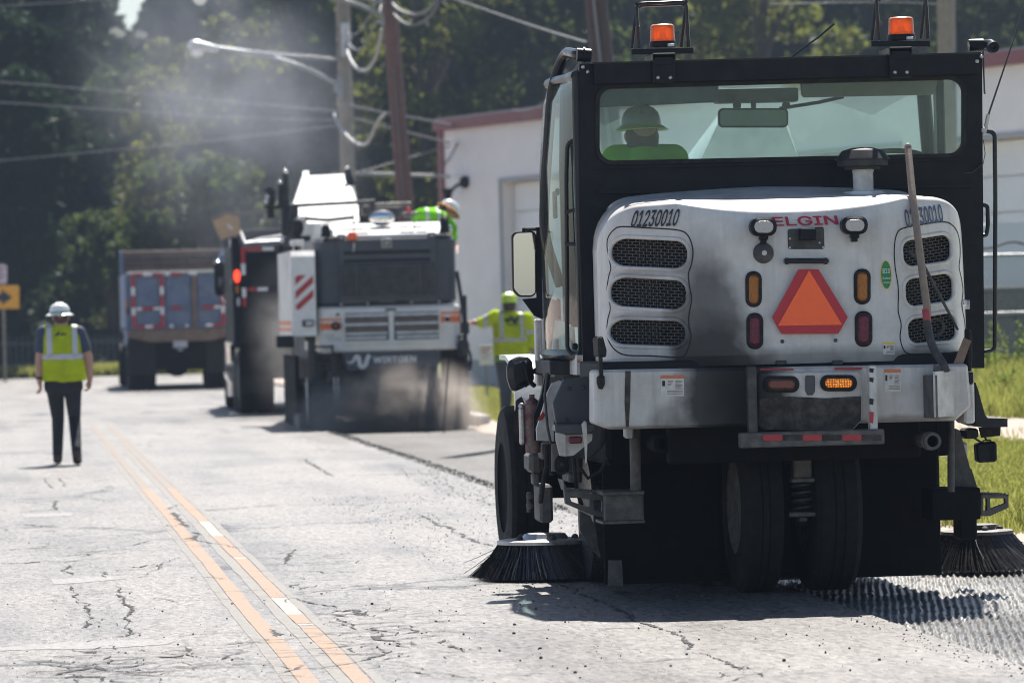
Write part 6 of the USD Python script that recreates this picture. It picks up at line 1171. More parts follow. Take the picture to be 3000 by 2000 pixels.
part(tl, 'latch', cbox(Mx(1128), Mx(1160), MY - .03, MY - .013, Mz(910), Mz(904), .004), M['black_paint'])
for x0, x1, y0, y1 in ((936, 999, 929, 935), (936, 999, 942, 961), (1291, 1346, 918, 924), (1291, 1303, 930, 948), (1318, 1346, 930, 948)): part(tl, 'orange_stripe', cbox(Mx(x0), Mx(x1), MY + .012, MY + .018, Mz(y1), Mz(y0), 0), M['machine_orange'], smooth=False)
part(tl, 'round_socket', lathe([(.03, 0), (.06, 0), (.06, .06), (.03, .06), (.03, .01)], (Mx(982), MY + .018, Mz(951)), '-y', 20), M['black_rubber']); part(tl, 'round_socket', lathe([(0, 0), (.032, 0), (.032, .03), (0, .03)], (Mx(1310), MY + .018, Mz(940)), '-y', 16), M['black_rubber'])
part(tl, 'catch', cbox(Mx(985), Mx(993), MY + .0, MY + .018, Mz(922), Mz(914), .004), M['black_rubber'])
for px, w_ in ((948, 28), (958, 40)): part(tl, 'print', textz('2200', .05, Mx(px), MY + .017, Mz(985 + (px - 948)), .002, True, w_ / 212), M['grey_letters'], smooth=False)
# name board
nb_ = part(ml, 'name_board', hull([(Mx(x), MY + y, Mz(z)) for x, z in ((1003, 1029), (1292, 1029), (1018, 1082), (1280, 1078)) for y in (.06, .5)]), M['machine_grey'])
part(nb_, 'maker_name', textz('WIRTGEN', (Mz(1043) - Mz(1060)) , Mx(1091), MY + .058, Mz(1062), .003, True, Mx(1216) - Mx(1091)), M['white_letters'], smooth=False)
# the maker's mark: three parallel bands curling into a tail, a hook and an upright
def bands(c, width, n, gap, Y, m_, parent, name):
    from scipy.interpolate import CubicSpline
    c = np.array(c, float); f = CubicSpline(np.arange(len(c)), c); p = f(np.linspace(0, len(c) - 1, 60)); d = np.gradient(p, axis=0); d /= np.linalg.norm(d, axis=1, keepdims=True); q = np.stack([-d[:, 1], d[:, 0]], 1)
    w = width * np.interp(np.linspace(0, 1, 60), [0, .18, .4, 1], [.15, .55, 1, 1])[:, None]
    for k in range(n):
        o0, o1 = (k - n / 2) / n + gap / 2, (k + 1 - n / 2) / n - gap / 2; a, b = p + q * w * o0, p + q * w * o1
        v = np.vstack([np.column_stack([a[:, 0], np.full(60, Y), a[:, 1]]), np.column_stack([b[:, 0], np.full(60, Y), b[:, 1]])]); i = np.arange(59)
        part(parent, name, trimesh.Trimesh(v, np.vstack([np.stack([i, i + 1, i + 61], 1), np.stack([i, i + 61, i + 60], 1)]), process=False), m_, smooth=False)
mk = [(1014, 1053), (1022, 1060), (1032, 1054), (1040, 1043), (1048, 1047), (1050, 1062), (1056, 1072), (1066, 1068), (1072, 1054), (1080, 1038)]
bands([(Mx(a), Mz(b)) for a, b in mk], .062, 3, .08, MY + .054, M['white_letters'], nb_, 'maker_mark')
# left cabinet with hazard stripes
lb = part(ml, 'side_cabinet', hull([(Mx(x, MY - .1), y, Mz(z)) for x in (856, 926) for y, z in ((MY - .1, 978), (MY - .1, 745), (MY - .02, 729), (MY + 3.0, 729), (MY + 3.0, 978))]), M['white_truck'])
CYc = MY - .1; hx0, hx1, hz0, hz1 = P(867, 900, CYc)[0], P(919, 900, CYc)[0], P(890, 906, CYc)[2], P(890, 806, CYc)[2]
hp_ = sbox(hx0, hz0, hx1, hz1)
for k in range(4):
    z = hz0 - .06 + k * .19; q = Polygon([(hx0 - .02, z), (hx1 + .02, z + .25), (hx1 + .02, z + .25 + .10), (hx0 - .02, z + .10)]).intersection(hp_)
    if not q.is_empty: part(lb, 'hazard_stripe', ext(q, CYc - .008, CYc - .003), M['tape_red'], smooth=False)
l_ = part(lb, 'lamp', cbox(P(885, 900, CYc)[0], P(918, 900, CYc)[0], CYc - .05, CYc - .002, Mz(950), Mz(931), .01), M['black_paint']); part(l_, 'lens', cbox(P(893, 900, CYc)[0], P(915, 900, CYc)[0], CYc - .058, CYc - .05, Mz(947), Mz(934), .002), M['lens_clear'])
for k in range(2): part(lb, 'orange_stripe', cbox(P(856, 900, CYc)[0] - .006, P(856, 900, CYc)[0] - .002, MY + .2, MY + 2.9, Mz(963 - k * 18), Mz(953 - k * 20), 0), M['machine_orange'], smooth=False)
part(ml, 'lamp_box', cbox(Mx(806), Mx(857), MY - .15, MY + .2, Mz(1010), Mz(975), .02), M['black_paint'])
# crawler tracks, side plates, drum housing
def track(px0, px1, y0, y1, ztop, mkey='machine_dark'):
    a, b = Mx(px0), Mx(px1); q = sbox(y0, -.045, y1, ztop).buffer(-.24).buffer(.24, quad_segs=6); t = part(ml, 'crawler_track', extx(q, a, b), M['black_rubber'])
    pts = np.array(q.exterior.coords); ring = LineString(pts); 
    for k in range(int(ring.length / .17)):
        p = ring.interpolate(k * .17); part(t, 'track_pad', cbox(a - .02, b + .02, p.x - .06, p.x + .06, p.y - .025, p.y + .025, 0) if abs(p.y - ztop) < .05 or p.y < .0 else cbox(a - .02, b + .02, p.x - .03, p.x + .03, p.y - .06, p.y + .06, 0), M[mkey], smooth=False)
    return t
track(897, 972, MY + .05, MY + 1.75, .60); track(1298, 1362, MY + .05, MY + 1.75, .60); track(905, 972, MY + 4.2, MY + 5.9, .60); track(1298, 1362, MY + 4.2, MY + 5.9, .60)
for px in (936, 1330): part(ml, 'lift_column', [cyl((Mx(px), MY + .75, .55), (Mx(px), MY + .75, 1.45), .13, 16), cyl((Mx(px), MY + .75, 1.2), (Mx(px), MY + .75, 1.6), .17, 16)], M['machine_dark'])
part(ml, 'drum_housing', cbox(Mx(985), Mx(1288), MY + .5, MY + 3.5, .15, Mz(1030), .03), M['machine_dark']); part(ml, 'chassis', cbox(Mx(945), Mx(1335), MY + .6, MY + 6.5, .9, 1.5, .05), M['machine_dark'])
part(ml, 'side_plate', cbox(Mx(1362), Mx(1372), MY + .2, MY + 3.6, .0, 1.0, .01), M['machine_dark']); part(ml, 'side_plate', cbox(Mx(872), Mx(884), MY + .9, MY + 3.6, .02, 1.0, .01), M['underbody'])
for px in (893, 974, 985): part(ml, 'edge_guard', cbox(Mx(px - 2), Mx(px + 2), MY - .02, MY + .03, .05, Mz(1100), .004), M['white_worn'])
part(ml, 'skid_shoe', cbox(Mx(866), Mx(890), MY - .1, MY + 1.0, -.045, .2, .03), M['dusty_steel'])
stp = part(ml, 'ladder', [cbox(Mx(910), Mx(916), MY - .16, MY - .1, Mz(1078), Mz(985), .006), cbox(Mx(966), Mx(972), MY - .16, MY - .1, Mz(1095), Mz(1005), .006)], M['machine_dark'])
for y in (1010, 1035, 1060, 1076): part(stp, 'rung', cbox(Mx(910), Mx(972), MY - .16, MY - .1, Mz(y + 3), Mz(y - 3), .005), M['machine_dark'])
part(ml, 'control_box', [cbox(Mx(938), Mx(972), MY - .12, MY + .1, Mz(1030), Mz(1008), .015)], M['white_worn'])
part(ml, 'right_rail', [tube(bend([(Mx(1343), MY + .1, Mz(800)), (Mx(1352), MY, Mz(880)), (Mx(1360), MY - .05, Mz(960)), (Mx(1362), MY - .05, Mz(1095))], .2), .028, 8), cbox(Mx(1357), Mx(1366), MY - .1, MY, Mz(985), Mz(870), .01)], M['machine_dark'])
cp_ = part(ml, 'control_panel', cbox(Mx(1362), Mx(1380), MY + .3, MY + .62, Mz(985), Mz(948), .015), M['machine_dark'], label='dark side control box under the worker\'s hand')
part(ml, 'hydraulic_block', [cbox(Mx(1340), Mx(1366), MY - .08, MY + .2, Mz(1050), Mz(985), .02), ell((Mx(1352), MY - .1, Mz(1020)), (.09, .08, .12), 2), cbox(Mx(1352), Mx(1380), MY, MY + .2, Mz(1080), Mz(1062), .015)], M['machine_dark'])
part(ml, 'hose', [tube(bend([(Mx(1345), MY - .05, Mz(1000)), (Mx(1375), MY - .1, Mz(1040)), (Mx(1372), MY - .05, Mz(1090))], .15), .02, 6)], M['black_rubber'])
# conveyor rising ahead, railings, masts
CA, CB = MY + 2.6, MY + 7.0
def cq(px, py, Y): return tuple(P(px, py, Y))
cv_ = part(ml, 'conveyor', hull([cq(868, 655, CA), cq(1052, 650, CA), cq(872, 690, CA), cq(1048, 690, CA), cq(886, 516, CB), cq(1010, 510, CB), cq(888, 560, CB), cq(1040, 560, CB), cq(1028, 528, CB), cq(858, 600, CA + 1.5), cq(1048, 596, CA + 1.5)]), M['white_truck'])
def face(t, s):      # a point on the upper face of the conveyor: t up the slope, s across
    a0, a1, b0, b1 = P(876, 648, CA), P(1044, 643, CA), P(888, 515, CB), P(1006, 510, CB)
    return (a0 + (a1 - a0) * s) * (1 - t) + (b0 + (b1 - b0) * s) * t
for t in (.22, .5, .75): part(cv_, 'cover_rib', hull([face(t, s) + np.array([0, dy, dz]) for s in (.16, .9) for dy, dz in ((0, .0), (0, .012), (.1, .0), (.1, .02))]), M['white_truck'])
part(cv_, 'side_flange', hull([face(t, s) + np.array([0, -.02, dz]) for t in (.0, 1.0) for s in (.0, .14) for dz in (.0, .07)]), M['white_truck'])
part(cv_, 'belt_edge', tube([P(896, 641, CA - .05), P(960, 645, CA - .05), P(1038, 637, CA - .05)], .03, 6), M['black_rubber'])
part(ml, 'canopy_rail', [tube([cq(850, 603, MY + 1.8), cq(1098, 590, MY + 1.8)], .028, 8), tube([cq(1090, 592, MY + 1.8), cq(1092, 640, MY + 1.8)], .045, 8), tube([cq(862, 603, MY + 1.8), cq(862, 700, MY + 1.8)], .06, 8), tube([cq(862, 605, MY + 1.8), cq(845, 680, MY + 1.8)], .035, 8)], M['machine_dark'])
part(ml, 'guard_rail', [tube([cq(1095, 601, MY + 2.2), cq(1204, 597, MY + 2.2)], .030, 8), tube([cq(1098, 601, MY + 2.2), cq(1098, 650, MY + 2.2)], .025, 8), tube([cq(1180, 629, MY + 2.2), cq(1222, 626, MY + 2.2)], .03, 8), tube([cq(1198, 600, MY + 2.2), cq(1198, 645, MY + 2.2)], .03, 8)], M['dusty_steel'])
part(ml, 'rail_light', ell(P(1196, 614, MY + 2.1), (.03, .03, .04), 1), M['signal_red'])
part(ml, 'console', [pbox(1060, 600, 1086, 630, MY + 2.3, MY + 2.6, .03), pbox(1090, 604, 1178, 634, MY + 2.6, MY + 2.9, .03)], M['machine_dark'])
mst = part(ml, 'mast', [tube([cq(836, 690, MY + 4), cq(838, 560, MY + 4), cq(836, 506, MY + 4)], [.06, .05, .04], 8), pbox(816, 536, 832, 600, MY + 4, MY + 4.2, .02), pbox(777, 600, 838, 611, MY + 4, MY + 4.3, .015), pbox(784, 555, 806, 600, MY + 4, MY + 4.2, .03), tube([cq(775, 562, MY + 4), cq(790, 552, MY + 4), cq(806, 566, MY + 4)], .03, 6), pbox(782, 612, 804, 640, MY + 4, MY + 4.1, .02), tube([cq(842, 600, MY + 4), cq(850, 660, MY + 4), cq(858, 720, MY + 4)], .05, 8), pbox(838, 600, 858, 690, MY + 4, MY + 4.2, .03)], M['machine_dark'])
for p in ((836, 502), (820, 533), (784, 577), (781, 590)): part(mst, 'lamp', ell(P(*p, MY + 3.95), (.035, .035, .03), 2), M['chrome'])
ms2 = part(ml, 'mast', [tube([cq(1030, 545, MY + 6), cq(1020, 515, MY + 6), cq(1018, 495, MY + 6)], [.07, .06, .04], 8)], M['machine_dark']); part(ms2, 'lamp', ell(P(1018, 491, MY + 5.95), (.035, .035, .03), 2), M['chrome'])
part(ml, 'side_step', [pbox(856, 703, 892, 716, MY + .3, MY + .9, .01), pbox(858, 716, 862, 740, MY + .3, MY + .34, .004), pbox(885, 716, 889, 735, MY + .3, MY + .34, .004)], M['lamp_grey'])
part(ml, 'hose_bundle', [ell(P(872, 665, MY + 1.6), (.09, .1, .13), 2), ell(P(868, 695, MY + 1.6), (.07, .1, .1), 2)], M['black_rubber'])
part(ml, 'operator_deck', hull([(Mx(x), y, z) for x in (1060, 1345) for y in (MY + 1.2, MY + 4.6) for z in (Mz(690), Mz(668))]), M['machine_dark'])

# ---------------------------------------------------------------- black dump truck ahead of the machine
KY = 73.7
Kx, Kz = frame(KY, 760)
kt = thing('dump_truck', 'black dump truck with red-and-white tape and a lit red tail light', 'dump truck', (Kx(905), KY, 0))
kb = part(kt, 'dump_body', [cbox(Kx(700), Kx(1120), KY + .1, KY + .16, Kz(1005), Kz(738), .01), cbox(Kx(700), Kx(712), KY + .1, KY + 4.6, Kz(1005), Kz(712), .02), cbox(Kx(1108), Kx(1120), KY + .1, KY + 4.6, Kz(1005), Kz(712), .02), cbox(Kx(700), Kx(1120), KY + 4.5, KY + 4.6, Kz(1005), Kz(655), .02)], M['truck_black'])
part(kb, 'corner_post', cbox(Kx(683), Kx(706), KY, KY + .25, Kz(1010), Kz(690), .02), M['truck_black']); part(kb, 'corner_post', cbox(Kx(1114), Kx(1136), KY, KY + .25, Kz(1010), Kz(690), .02), M['truck_black'])
tg = part(kt, 'tailgate', cbox(Kx(706), Kx(1114), KY + .03, KY + .098, Kz(960), Kz(722), .01), M['truck_black'])
for y in (740, 858, 950): part(tg, 'rib', cbox(Kx(724), Kx(1114), KY - .02, KY + .03, Kz(y + 6), Kz(y - 6), .01), M['truck_black'])
for k in range(3): part(tg, 'rib', cbox(Kx(826 + 96 * k), Kx(838 + 96 * k), KY - .018, KY + .032, Kz(945), Kz(738), .01), M['truck_black'])
for x0, x1, y0, y1, m_ in ((709, 722, 724, 770, 'tape_red'), (709, 722, 771, 804, 'tape_white'), (710, 722, 842, 870, 'tape_white'), (710, 722, 871, 897, 'tape_red'), (724, 772, 724, 734, 'tape_red'), (773, 806, 724, 734, 'tape_white'), (726, 755, 842, 852, 'tape_red'), (756, 786, 842, 852, 'tape_white')):
    part(kt, 'reflective_tape', cbox(Kx(x0), Kx(x1), KY - .03, KY - .024, Kz(y1), Kz(y0), 0), M[m_], smooth=False)
for (x0, x1, y0, y1, m_) in ((687, 706, 788, 826, 'lit_red'), (691, 703, 832, 859, 'lens_amber'), (694, 704, 868, 896, 'tape_grey')):
    part(kt, 'tail_light', ell((Kx((x0 + x1) / 2), KY - .01, Kz((y0 + y1) / 2)), (Kx(x1) - Kx((x0 + x1) / 2), .03, (Kz(y0) - Kz(y1)) / 2), 2), M[m_])
part(kt, 'chassis', cbox(Kx(765), Kx(1060), KY + .6, KY + 7.5, .55, 1.15, .03), M['underbody'])
part(kt, 'rear_apron', cbox(Kx(702), Kx(1116), KY + .28, KY + .34, .62, Kz(985), .01), M['underbody'])
for s in (0, 1):
    f = (lambda p: Kx(p)) if s == 0 else (lambda p: Kx(1820 - p))
    part(kt, 'mud_flap', cbox(min(f(700), f(798)), max(f(700), f(798)), KY + .36, KY + .38, .32, 1.0, .005), M['black_rubber'])
    for a, b in ((702, 745), (754, 804)):
        for y in (1.1, 2.45):
            x0, x1 = sorted((f(a), f(b))); t = part(kt, 'tyre', lathe([(.28, -.5), (.48, -.5), (.52, -.36), (.52, .36), (.48, .5), (.28, .5)] if False else [(.27, -(x1 - x0) / 2), (.47, -(x1 - x0) / 2), (.52, -(x1 - x0) * .38), (.52, (x1 - x0) * .38), (.47, (x1 - x0) / 2), (.27, (x1 - x0) / 2)], ((x0 + x1) / 2, KY + y, .52), 'x', 28), M['tyre'])
            part(t, 'rim', lathe([(0, -.1), (.2, -.1), (.28, -.12), (.28, .12), (.2, .1), (0, .1)], ((x0 + x1) / 2, KY + y, .52), 'x', 20), M['dusty_steel'])
for px in (690, 1130): part(kt, 'front_tyre', lathe([(.27, -.14), (.46, -.15), (.5, -.11), (.5, .11), (.46, .15), (.27, .14), (0, .05), (0, -.05)], (P(px, 900, KY + 5.8)[0] + (-.06 if px < 900 else -.1), KY + 5.8, .5), 'x', 28), M['tyre'])
part(kt, 'fuel_tank', cyl((Kx(722), KY + 2.9, .62), (Kx(722), KY + 4.0, .62), .2, 20), M['chrome'])
part(kt, 'exhaust_shield', [cyl(P(680, 1010, KY + 4.3), P(680, 985, KY + 4.3), .07, 12), tube([P(672, 1000, KY + 4.5), P(676, 1080, KY + 4.5), P(680, 1160, KY + 4.5)], .08, 10)], M['chrome'])
part(kt, 'cab', [rbox(P(676, 900, KY + 4.8)[0], P(1110, 900, KY + 4.8)[0], KY + 4.9, KY + 7.0, .9, Kz(720), .2, .05), rbox(P(700, 900, KY + 4.8)[0], P(1080, 900, KY + 4.8)[0], KY + 7.0, KY + 8.6, .8, 1.9, .25, .06)], M['truck_black'])
mr_ = part(kt, 'wing_mirror', cslab([(627, 776), (634, 766), (652, 767), (660, 780), (658, 858), (650, 866), (634, 865), (629, 852)], KY + 6.3, KY + 6.45, .03, .02), M['truck_black'])
part(mr_, 'glass', slab(pxrect(635, 810, 655, 858), KY + 6.29, KY + 6.298, .03), M['mirror'], smooth=False); part(mr_, 'cap', ell(P(638, 768, KY + 6.35), (.07, .05, .03), 1), M['chrome'])
part(mr_, 'arm', [tube(bend([P(640, 766, KY + 6.4), P(644, 748, KY + 6.4), P(660, 745, KY + 6.4), P(684, 748, KY + 6.4)], .08), .022, 8), tube(bend([P(652, 868, KY + 6.4), P(658, 882, KY + 6.4), P(684, 884, KY + 6.4)], .08), .03, 8)], M['chrome'])
part(kt, 'tarp_board', hull([P(*p, KY + y) for p in ((621, 646), (660, 627), (700, 634), (706, 684), (646, 703)) for y in (3.6, 3.66)]), M['board']); part(kt, 'tarp_edge', tube([P(619, 645, KY + 3.6), P(660, 624, KY + 3.6), P(702, 627, KY + 3.6), P(778, 617, KY + 3.6)], .03, 6), M['rust'])
part(kt, 'board_mark', slab([(662, 656), (666, 655), (682, 670), (679, 674)], KY + 3.59, KY + 3.597), M['tape_white'], smooth=False)
part(kt, 'tarp_arm', [tube([P(676, 700, KY + 3.5), P(680, 770, KY + 3.5), P(683, 830, KY + 2)], .03, 8), tube([P(706, 680, KY + 3.4), P(716, 708, KY + 2), P(724, 716, KY + .3)], .025, 8)], M['lamp_grey'])
part(kt, 'top_rail', [tube([P(718, 714, KY + .2), P(760, 702, KY + 2), P(836, 690, KY + 4.4)], .03, 8), tube([P(718, 714, KY + .2), P(826, 707, KY + .2)], .035, 8)], M['lamp_grey']); part(kt, 'load_lamp', ell(P(825, 707, KY + .1), (.04, .04, .05), 1), M['chrome'])

# ---------------------------------------------------------------- blue dump truck, farthest
BYt = 101.0
Bx, Bz = frame(BYt, 520)
bt = thing('dump_truck', 'faded blue dump truck with taped tailgate panels, farthest along the road', 'dump truck', (Bx(520), BYt, 0))
part(bt, 'dump_body', [cbox(Bx(368), Bx(378), BYt + .05, BYt + 5, Bz(965), Bz(800), .02), cbox(Bx(672), Bx(682), BYt + .05, BYt + 5, Bz(965), Bz(800), .02), cbox(Bx(368), Bx(682), BYt + .12, BYt + 5, Bz(968), Bz(955), .02)], M['blue_paint'])
part(bt, 'headboard', [cbox(Bx(372), Bx(690), BYt + 4.9, BYt + 5.05, Bz(830), Bz(722), .02)], M['rust'])
part(bt, 'headboard_rail', [cbox(Bx(372), Bx(690), BYt + 4.8, BYt + 4.9, Bz(752), Bz(744), .02), cbox(Bx(372), Bx(690), BYt + 4.8, BYt + 4.9, Bz(770), Bz(766), .02)], M['dusty_steel'])
for px in (375, 684): part(bt, 'headboard_post', cbox(Bx(px - 5), Bx(px + 5), BYt + 4.6, BYt + 4.8, Bz(800), Bz(722), .02), M['blue_paint'])
bg = part(bt, 'tailgate', cbox(Bx(376), Bx(676), BYt + .04, BYt + .1, Bz(962), Bz(798), .01), M['blue_paint'])
for x0, x1, m_ in ((398, 468, 'blue_paint'), (488, 560, 'blue_paint'), (580, 646, 'blue_paint')):
    for y0, y1 in ((812, 896), (908, 948)): part(bg, 'panel', cbox(Bx(x0), Bx(x1), BYt + .012, BYt + .036, Bz(y1), Bz(y0), .008), M[m_])
for px in (391, 475, 570, 653): part(bg, 'rib', cbox(Bx(px - 6), Bx(px + 6), BYt - .03, BYt + .038, Bz(960), Bz(800), .01), M['blue_paint'] if px != 570 else M['rust'])
part(bg, 'rib', cbox(Bx(398), Bx(646), BYt - .02, BYt + .011, Bz(905), Bz(899), .005), M['blue_paint']); part(bg, 'top_rail', cbox(Bx(376), Bx(676), BYt - .03, BYt + .12, Bz(800), Bz(793), .01), M['white_worn'])
for px in (391, 475, 653):
    for k, (y0, y1) in enumerate(((802, 838), (838, 862), (862, 898), (898, 920), (920, 955))): part(bt, 'reflective_tape', cbox(Bx(px - 5), Bx(px + 5), BYt - .036, BYt - .031, Bz(y1), Bz(y0), 0), M['tape_red'] if k % 2 == 0 else M['tape_white'], smooth=False)
for y, segs in ((802, ((396, 422, 1), (422, 447, 0), (447, 470, 1), (485, 500, 0), (500, 535, 1), (555, 580, 0))), (902, ((399, 415, 0), (415, 450, 1), (450, 468, 0), (500, 530, 1), (592, 628, 1), (628, 645, 0))), (954, ((396, 424, 1), (424, 446, 0), (446, 482, 1), (496, 506, 0), (542, 550, 0), (602, 622, 0), (622, 650, 1)))):
    for a, b, r in segs: part(bt, 'reflective_tape', cbox(Bx(a), Bx(b), BYt - .044, BYt - .038, Bz(y + 4), Bz(y - 4), 0), M['tape_red'] if r else M['tape_white'], smooth=False)
for y0, y1, m_ in ((876, 896, 'lens_amber'), (898, 918, 'lens_red')): part(bt, 'marker_light', cbox(Bx(369), Bx(377), BYt - .0, BYt + .04, Bz(y1), Bz(y0), .008), M[m_])
bp_ = part(bt, 'rear_bumper', hull([(Bx(x), BYt + y, Bz(z)) for x, z in ((372, 964), (682, 964), (374, 985), (680, 985), (440, 1000), (620, 1000)) for y in (.02, .3)]), M['rust'])
part(bt, 'number_plate', cbox(Bx(505), Bx(546), BYt - .02, BYt - .005, Bz(1018), Bz(998), .005), M['tape_grey']); part(bt, 'plate_lamp', cbox(Bx(518), Bx(533), BYt - .03, BYt - .005, Bz(1027), Bz(1022), .004), M['tape_grey'])
part(bt, 'chassis', [cbox(Bx(452), Bx(606), BYt + .3, BYt + 8, .42, Bz(1000), .04), ell((Bx(520), BYt + 1.2, .52), (.28, .3, .26), 2)], M['underbody'])
for a, b in ((374, 455), (603, 672)):
    part(bt, 'mud_flap', cbox(Bx(a), Bx(b), BYt + .3, BYt + .33, .32, Bz(985), .005), M['black_rubber'])
    for c0, c1 in ((a, (a + b) / 2 - 2), ((a + b) / 2 + 2, b)):
        for y in (1.0, 2.3):
            x0, x1 = Bx(c0), Bx(c1); t = part(bt, 'tyre', lathe([(.27, -(x1 - x0) / 2), (.47, -(x1 - x0) / 2), (.52, -(x1 - x0) * .38), (.52, (x1 - x0) * .38), (.47, (x1 - x0) / 2), (.27, (x1 - x0) / 2)], ((x0 + x1) / 2, BYt + y, .52), 'x', 28), M['tyre'])
            part(t, 'rim', lathe([(0, -.1), (.2, -.1), (.28, -.12), (.28, .12), (.2, .1), (0, .1)], ((x0 + x1) / 2, BYt + y, .52), 'x', 20), M['dusty_steel'])
part(bt, 'cab', [rbox(Bx(385), Bx(668), BYt + 5.4, BYt + 7.2, .9, Bz(760), .2, .05), rbox(Bx(400), Bx(650), BYt + 7.2, BYt + 8.8, .8, 1.9, .25, .06)], M['blue_paint'])
for px in (388, 662): part(bt, 'front_tyre', lathe([(.27, -.14), (.46, -.15), (.5, -.11), (.5, .11), (.46, .15), (.27, .14), (0, .05), (0, -.05)], (Bx(px), BYt + 7.4, .5), 'x', 28), M['tyre'])

# ---------------------------------------------------------------- people
def blob(bones, length=.022, smooth=8):
    """bones: lists of (point, radius) spheres whose hulls are joined into one skin."""
    out = []
    for b in bones:
        pts = []
        for c, r in b:
            r = np.broadcast_to(np.asarray(r, float), (3,)); pts.append(np.asarray(c) + trimesh.creation.icosphere(subdivisions=2).vertices * r)
        out.append(m3.Manifold.hull_points(np.vstack(pts)))
    m = m3.Manifold.batch_boolean(out, m3.OpType.Add).refine_to_length(length).to_mesh()
    t = trimesh.Trimesh(m.vert_properties[:, :3], m.tri_verts, process=True)
    if smooth: trimesh.smoothing.filter_taubin(t, .5, .53, smooth)
    return t
def cut(t, p, n):
    """The part of t on the side n points to."""
    try: return t.slice_plane(p, n, cap=False)
    except Exception: return t
def hand(w, d, side_v, up, curl=.5, sc=1.0):
    """A palm with four fingers and a thumb: w wrist, d along the hand, side_v towards the thumb, up = back of the hand."""
    d, s = np.array(d, float), np.array(side_v, float); d /= np.linalg.norm(d); s = s - d * (s @ d); s /= np.linalg.norm(s); u = np.cross(d, s) if up is None else np.array(up, float); u = u - d * (u @ d) - s * (u @ s); u /= np.linalg.norm(u) + 1e-9
    b = [[(w, .026 * sc), (w + d * .03 * sc, .027 * sc)]]
    k = [w + d * .088 * sc + s * o * sc for o in (.032, .011, -.010, -.030)]
    b.append([(w + d * .02 * sc + s * .02 * sc, .018 * sc), (w + d * .02 * sc - s * .02 * sc, .018 * sc), (k[0], .012 * sc), (k[3], .011 * sc)])
    for q, (kk, L_) in enumerate(zip(k, (.072, .080, .074, .058))):
        p = [kk]; a = 0.0
        for j, f in enumerate((.45, .32, .23)):
            a += curl * (.45 + .2 * j); p.append(p[-1] + (d * math.cos(a) - u * math.sin(a)) * L_ * f * sc)
        b += [[(p[j], .0098 * sc - .0006 * j), (p[j + 1], .0092 * sc - .0006 * j)] for j in range(3)]
    t0 = w + d * .028 * sc + s * .028 * sc; t1 = t0 + (s * .75 + d * .6 - u * .15) * .04 * sc; t2 = t1 + (s * .25 + d * .9 - u * .3) * .032 * sc
    return b + [[(t0, .015 * sc), (t1, .012 * sc)], [(t1, .012 * sc), (t2, .010 * sc)]]
def head_bones(c, f, r, u=np.array([0, 0, 1.0])):
    """A head centred at c looking along f (r to its right): skull, jaw, brow, nose, lips, ears."""
    q = lambda a, b, z: c + f * a + r * b + u * z
    return [[(q(-.02, 0, .035), (.078, .09, .085)), (q(.02, 0, .02), (.07, .085, .085))], [(q(.03, 0, -.03), .062), (q(.055, 0, -.085), .036), (q(.0, .04, -.06), .035), (q(.0, -.04, -.06), .035)],
            [(q(.095, 0, .018), .008), (q(.112, 0, -.022), .012)], [(q(.088, .02, -.055), .007), (q(.088, -.02, -.055), .007)], [(q(.08, .045, .03), .012), (q(.08, -.045, .03), .012)],
            [(q(-.005, .078, .0), (.02, .012, .03))], [(q(-.005, -.078, .0), (.02, .012, .03))]]
def face_bits(t, body, c, f, r, u=np.array([0, 0, 1.0])):
    for s in (-1, 1): part(body, 'eye', ell(c + f * .083 + r * .033 * s + u * .008, (.012, .012, .009), 1), M['tape_white'])
    part(body, 'mouth', ell(c + f * .094 - u * .055, (.022 if abs(r[0]) > .5 else .004, .022 if abs(r[1]) > .5 else .004, .004), 1), M['red_paint'])
def helmet(t, c, f, r, mshell, mbrim, full=True, u=np.array([0, 0, 1.0]), ridge=True, sc=1.0):
    R = np.stack([r, f, u], 1)
    prof = [(.128, 0.0), (.130, .02), (.126, .055), (.112, .09), (.085, .118), (.045, .134), (0, .138)]
    m = trimesh.creation.revolve(np.array(prof) * sc, sections=30); v = m.vertices * [1, 1.15, 1]
    hm = part(t, 'helmet', trimesh.Trimesh(v @ R.T + c + u * .045, m.faces), mshell)
    a = np.linspace(0, 2 * np.pi, 41)[:-1]; w = np.full(40, .052) if full else .012 + .07 * np.clip(np.sin(a), 0, 1) ** 1.5
    inn = np.stack([.126 * np.cos(a), .145 * np.sin(a), np.full(40, .012)], 1) * sc; out = np.stack([(.126 + w) * np.cos(a), (.145 + w) * np.sin(a), -.014 * np.ones(40) - .008 * np.abs(np.cos(a))], 1) * sc
    V = np.vstack([inn, out, out - [0, 0, .006], inn - [0, 0, .008]]); F = []
    for k in range(40):
        k2 = (k + 1) % 40
        for l in range(4): A, B = l * 40, ((l + 1) % 4) * 40; F += [(A + k, B + k, B + k2), (A + k, B + k2, A + k2)]
    part(hm, 'brim', trimesh.Trimesh(V @ R.T + c + u * .045, np.array(F), process=False), mbrim)
    if ridge:
        for o in (-.035, 0, .035): part(hm, 'ridge', tube([np.array([o * 1.0, .15 * math.cos(b) * 1.0, .142 * math.sin(b) * (1 - .3 * abs(o) * 10 * .3)]) * sc @ R.T + c + u * .045 for b in np.linspace(.5, 2.64, 9)], .009, 6), mshell)
    return hm
def stripe(parent, m, poly_fn, mt, off=.006):
    """The piece of garment m inside a window, lifted a little: sewn-on tape."""
    keep = poly_fn(m.triangles_center); s = m.submesh([np.nonzero(keep)[0]], append=True, repair=False)
    if len(s.faces): s.vertices = s.vertices + s.vertex_normals * off; part(parent, 'reflective_band', trimesh.Trimesh(s.vertices, s.faces, process=False), mt, smooth=True)

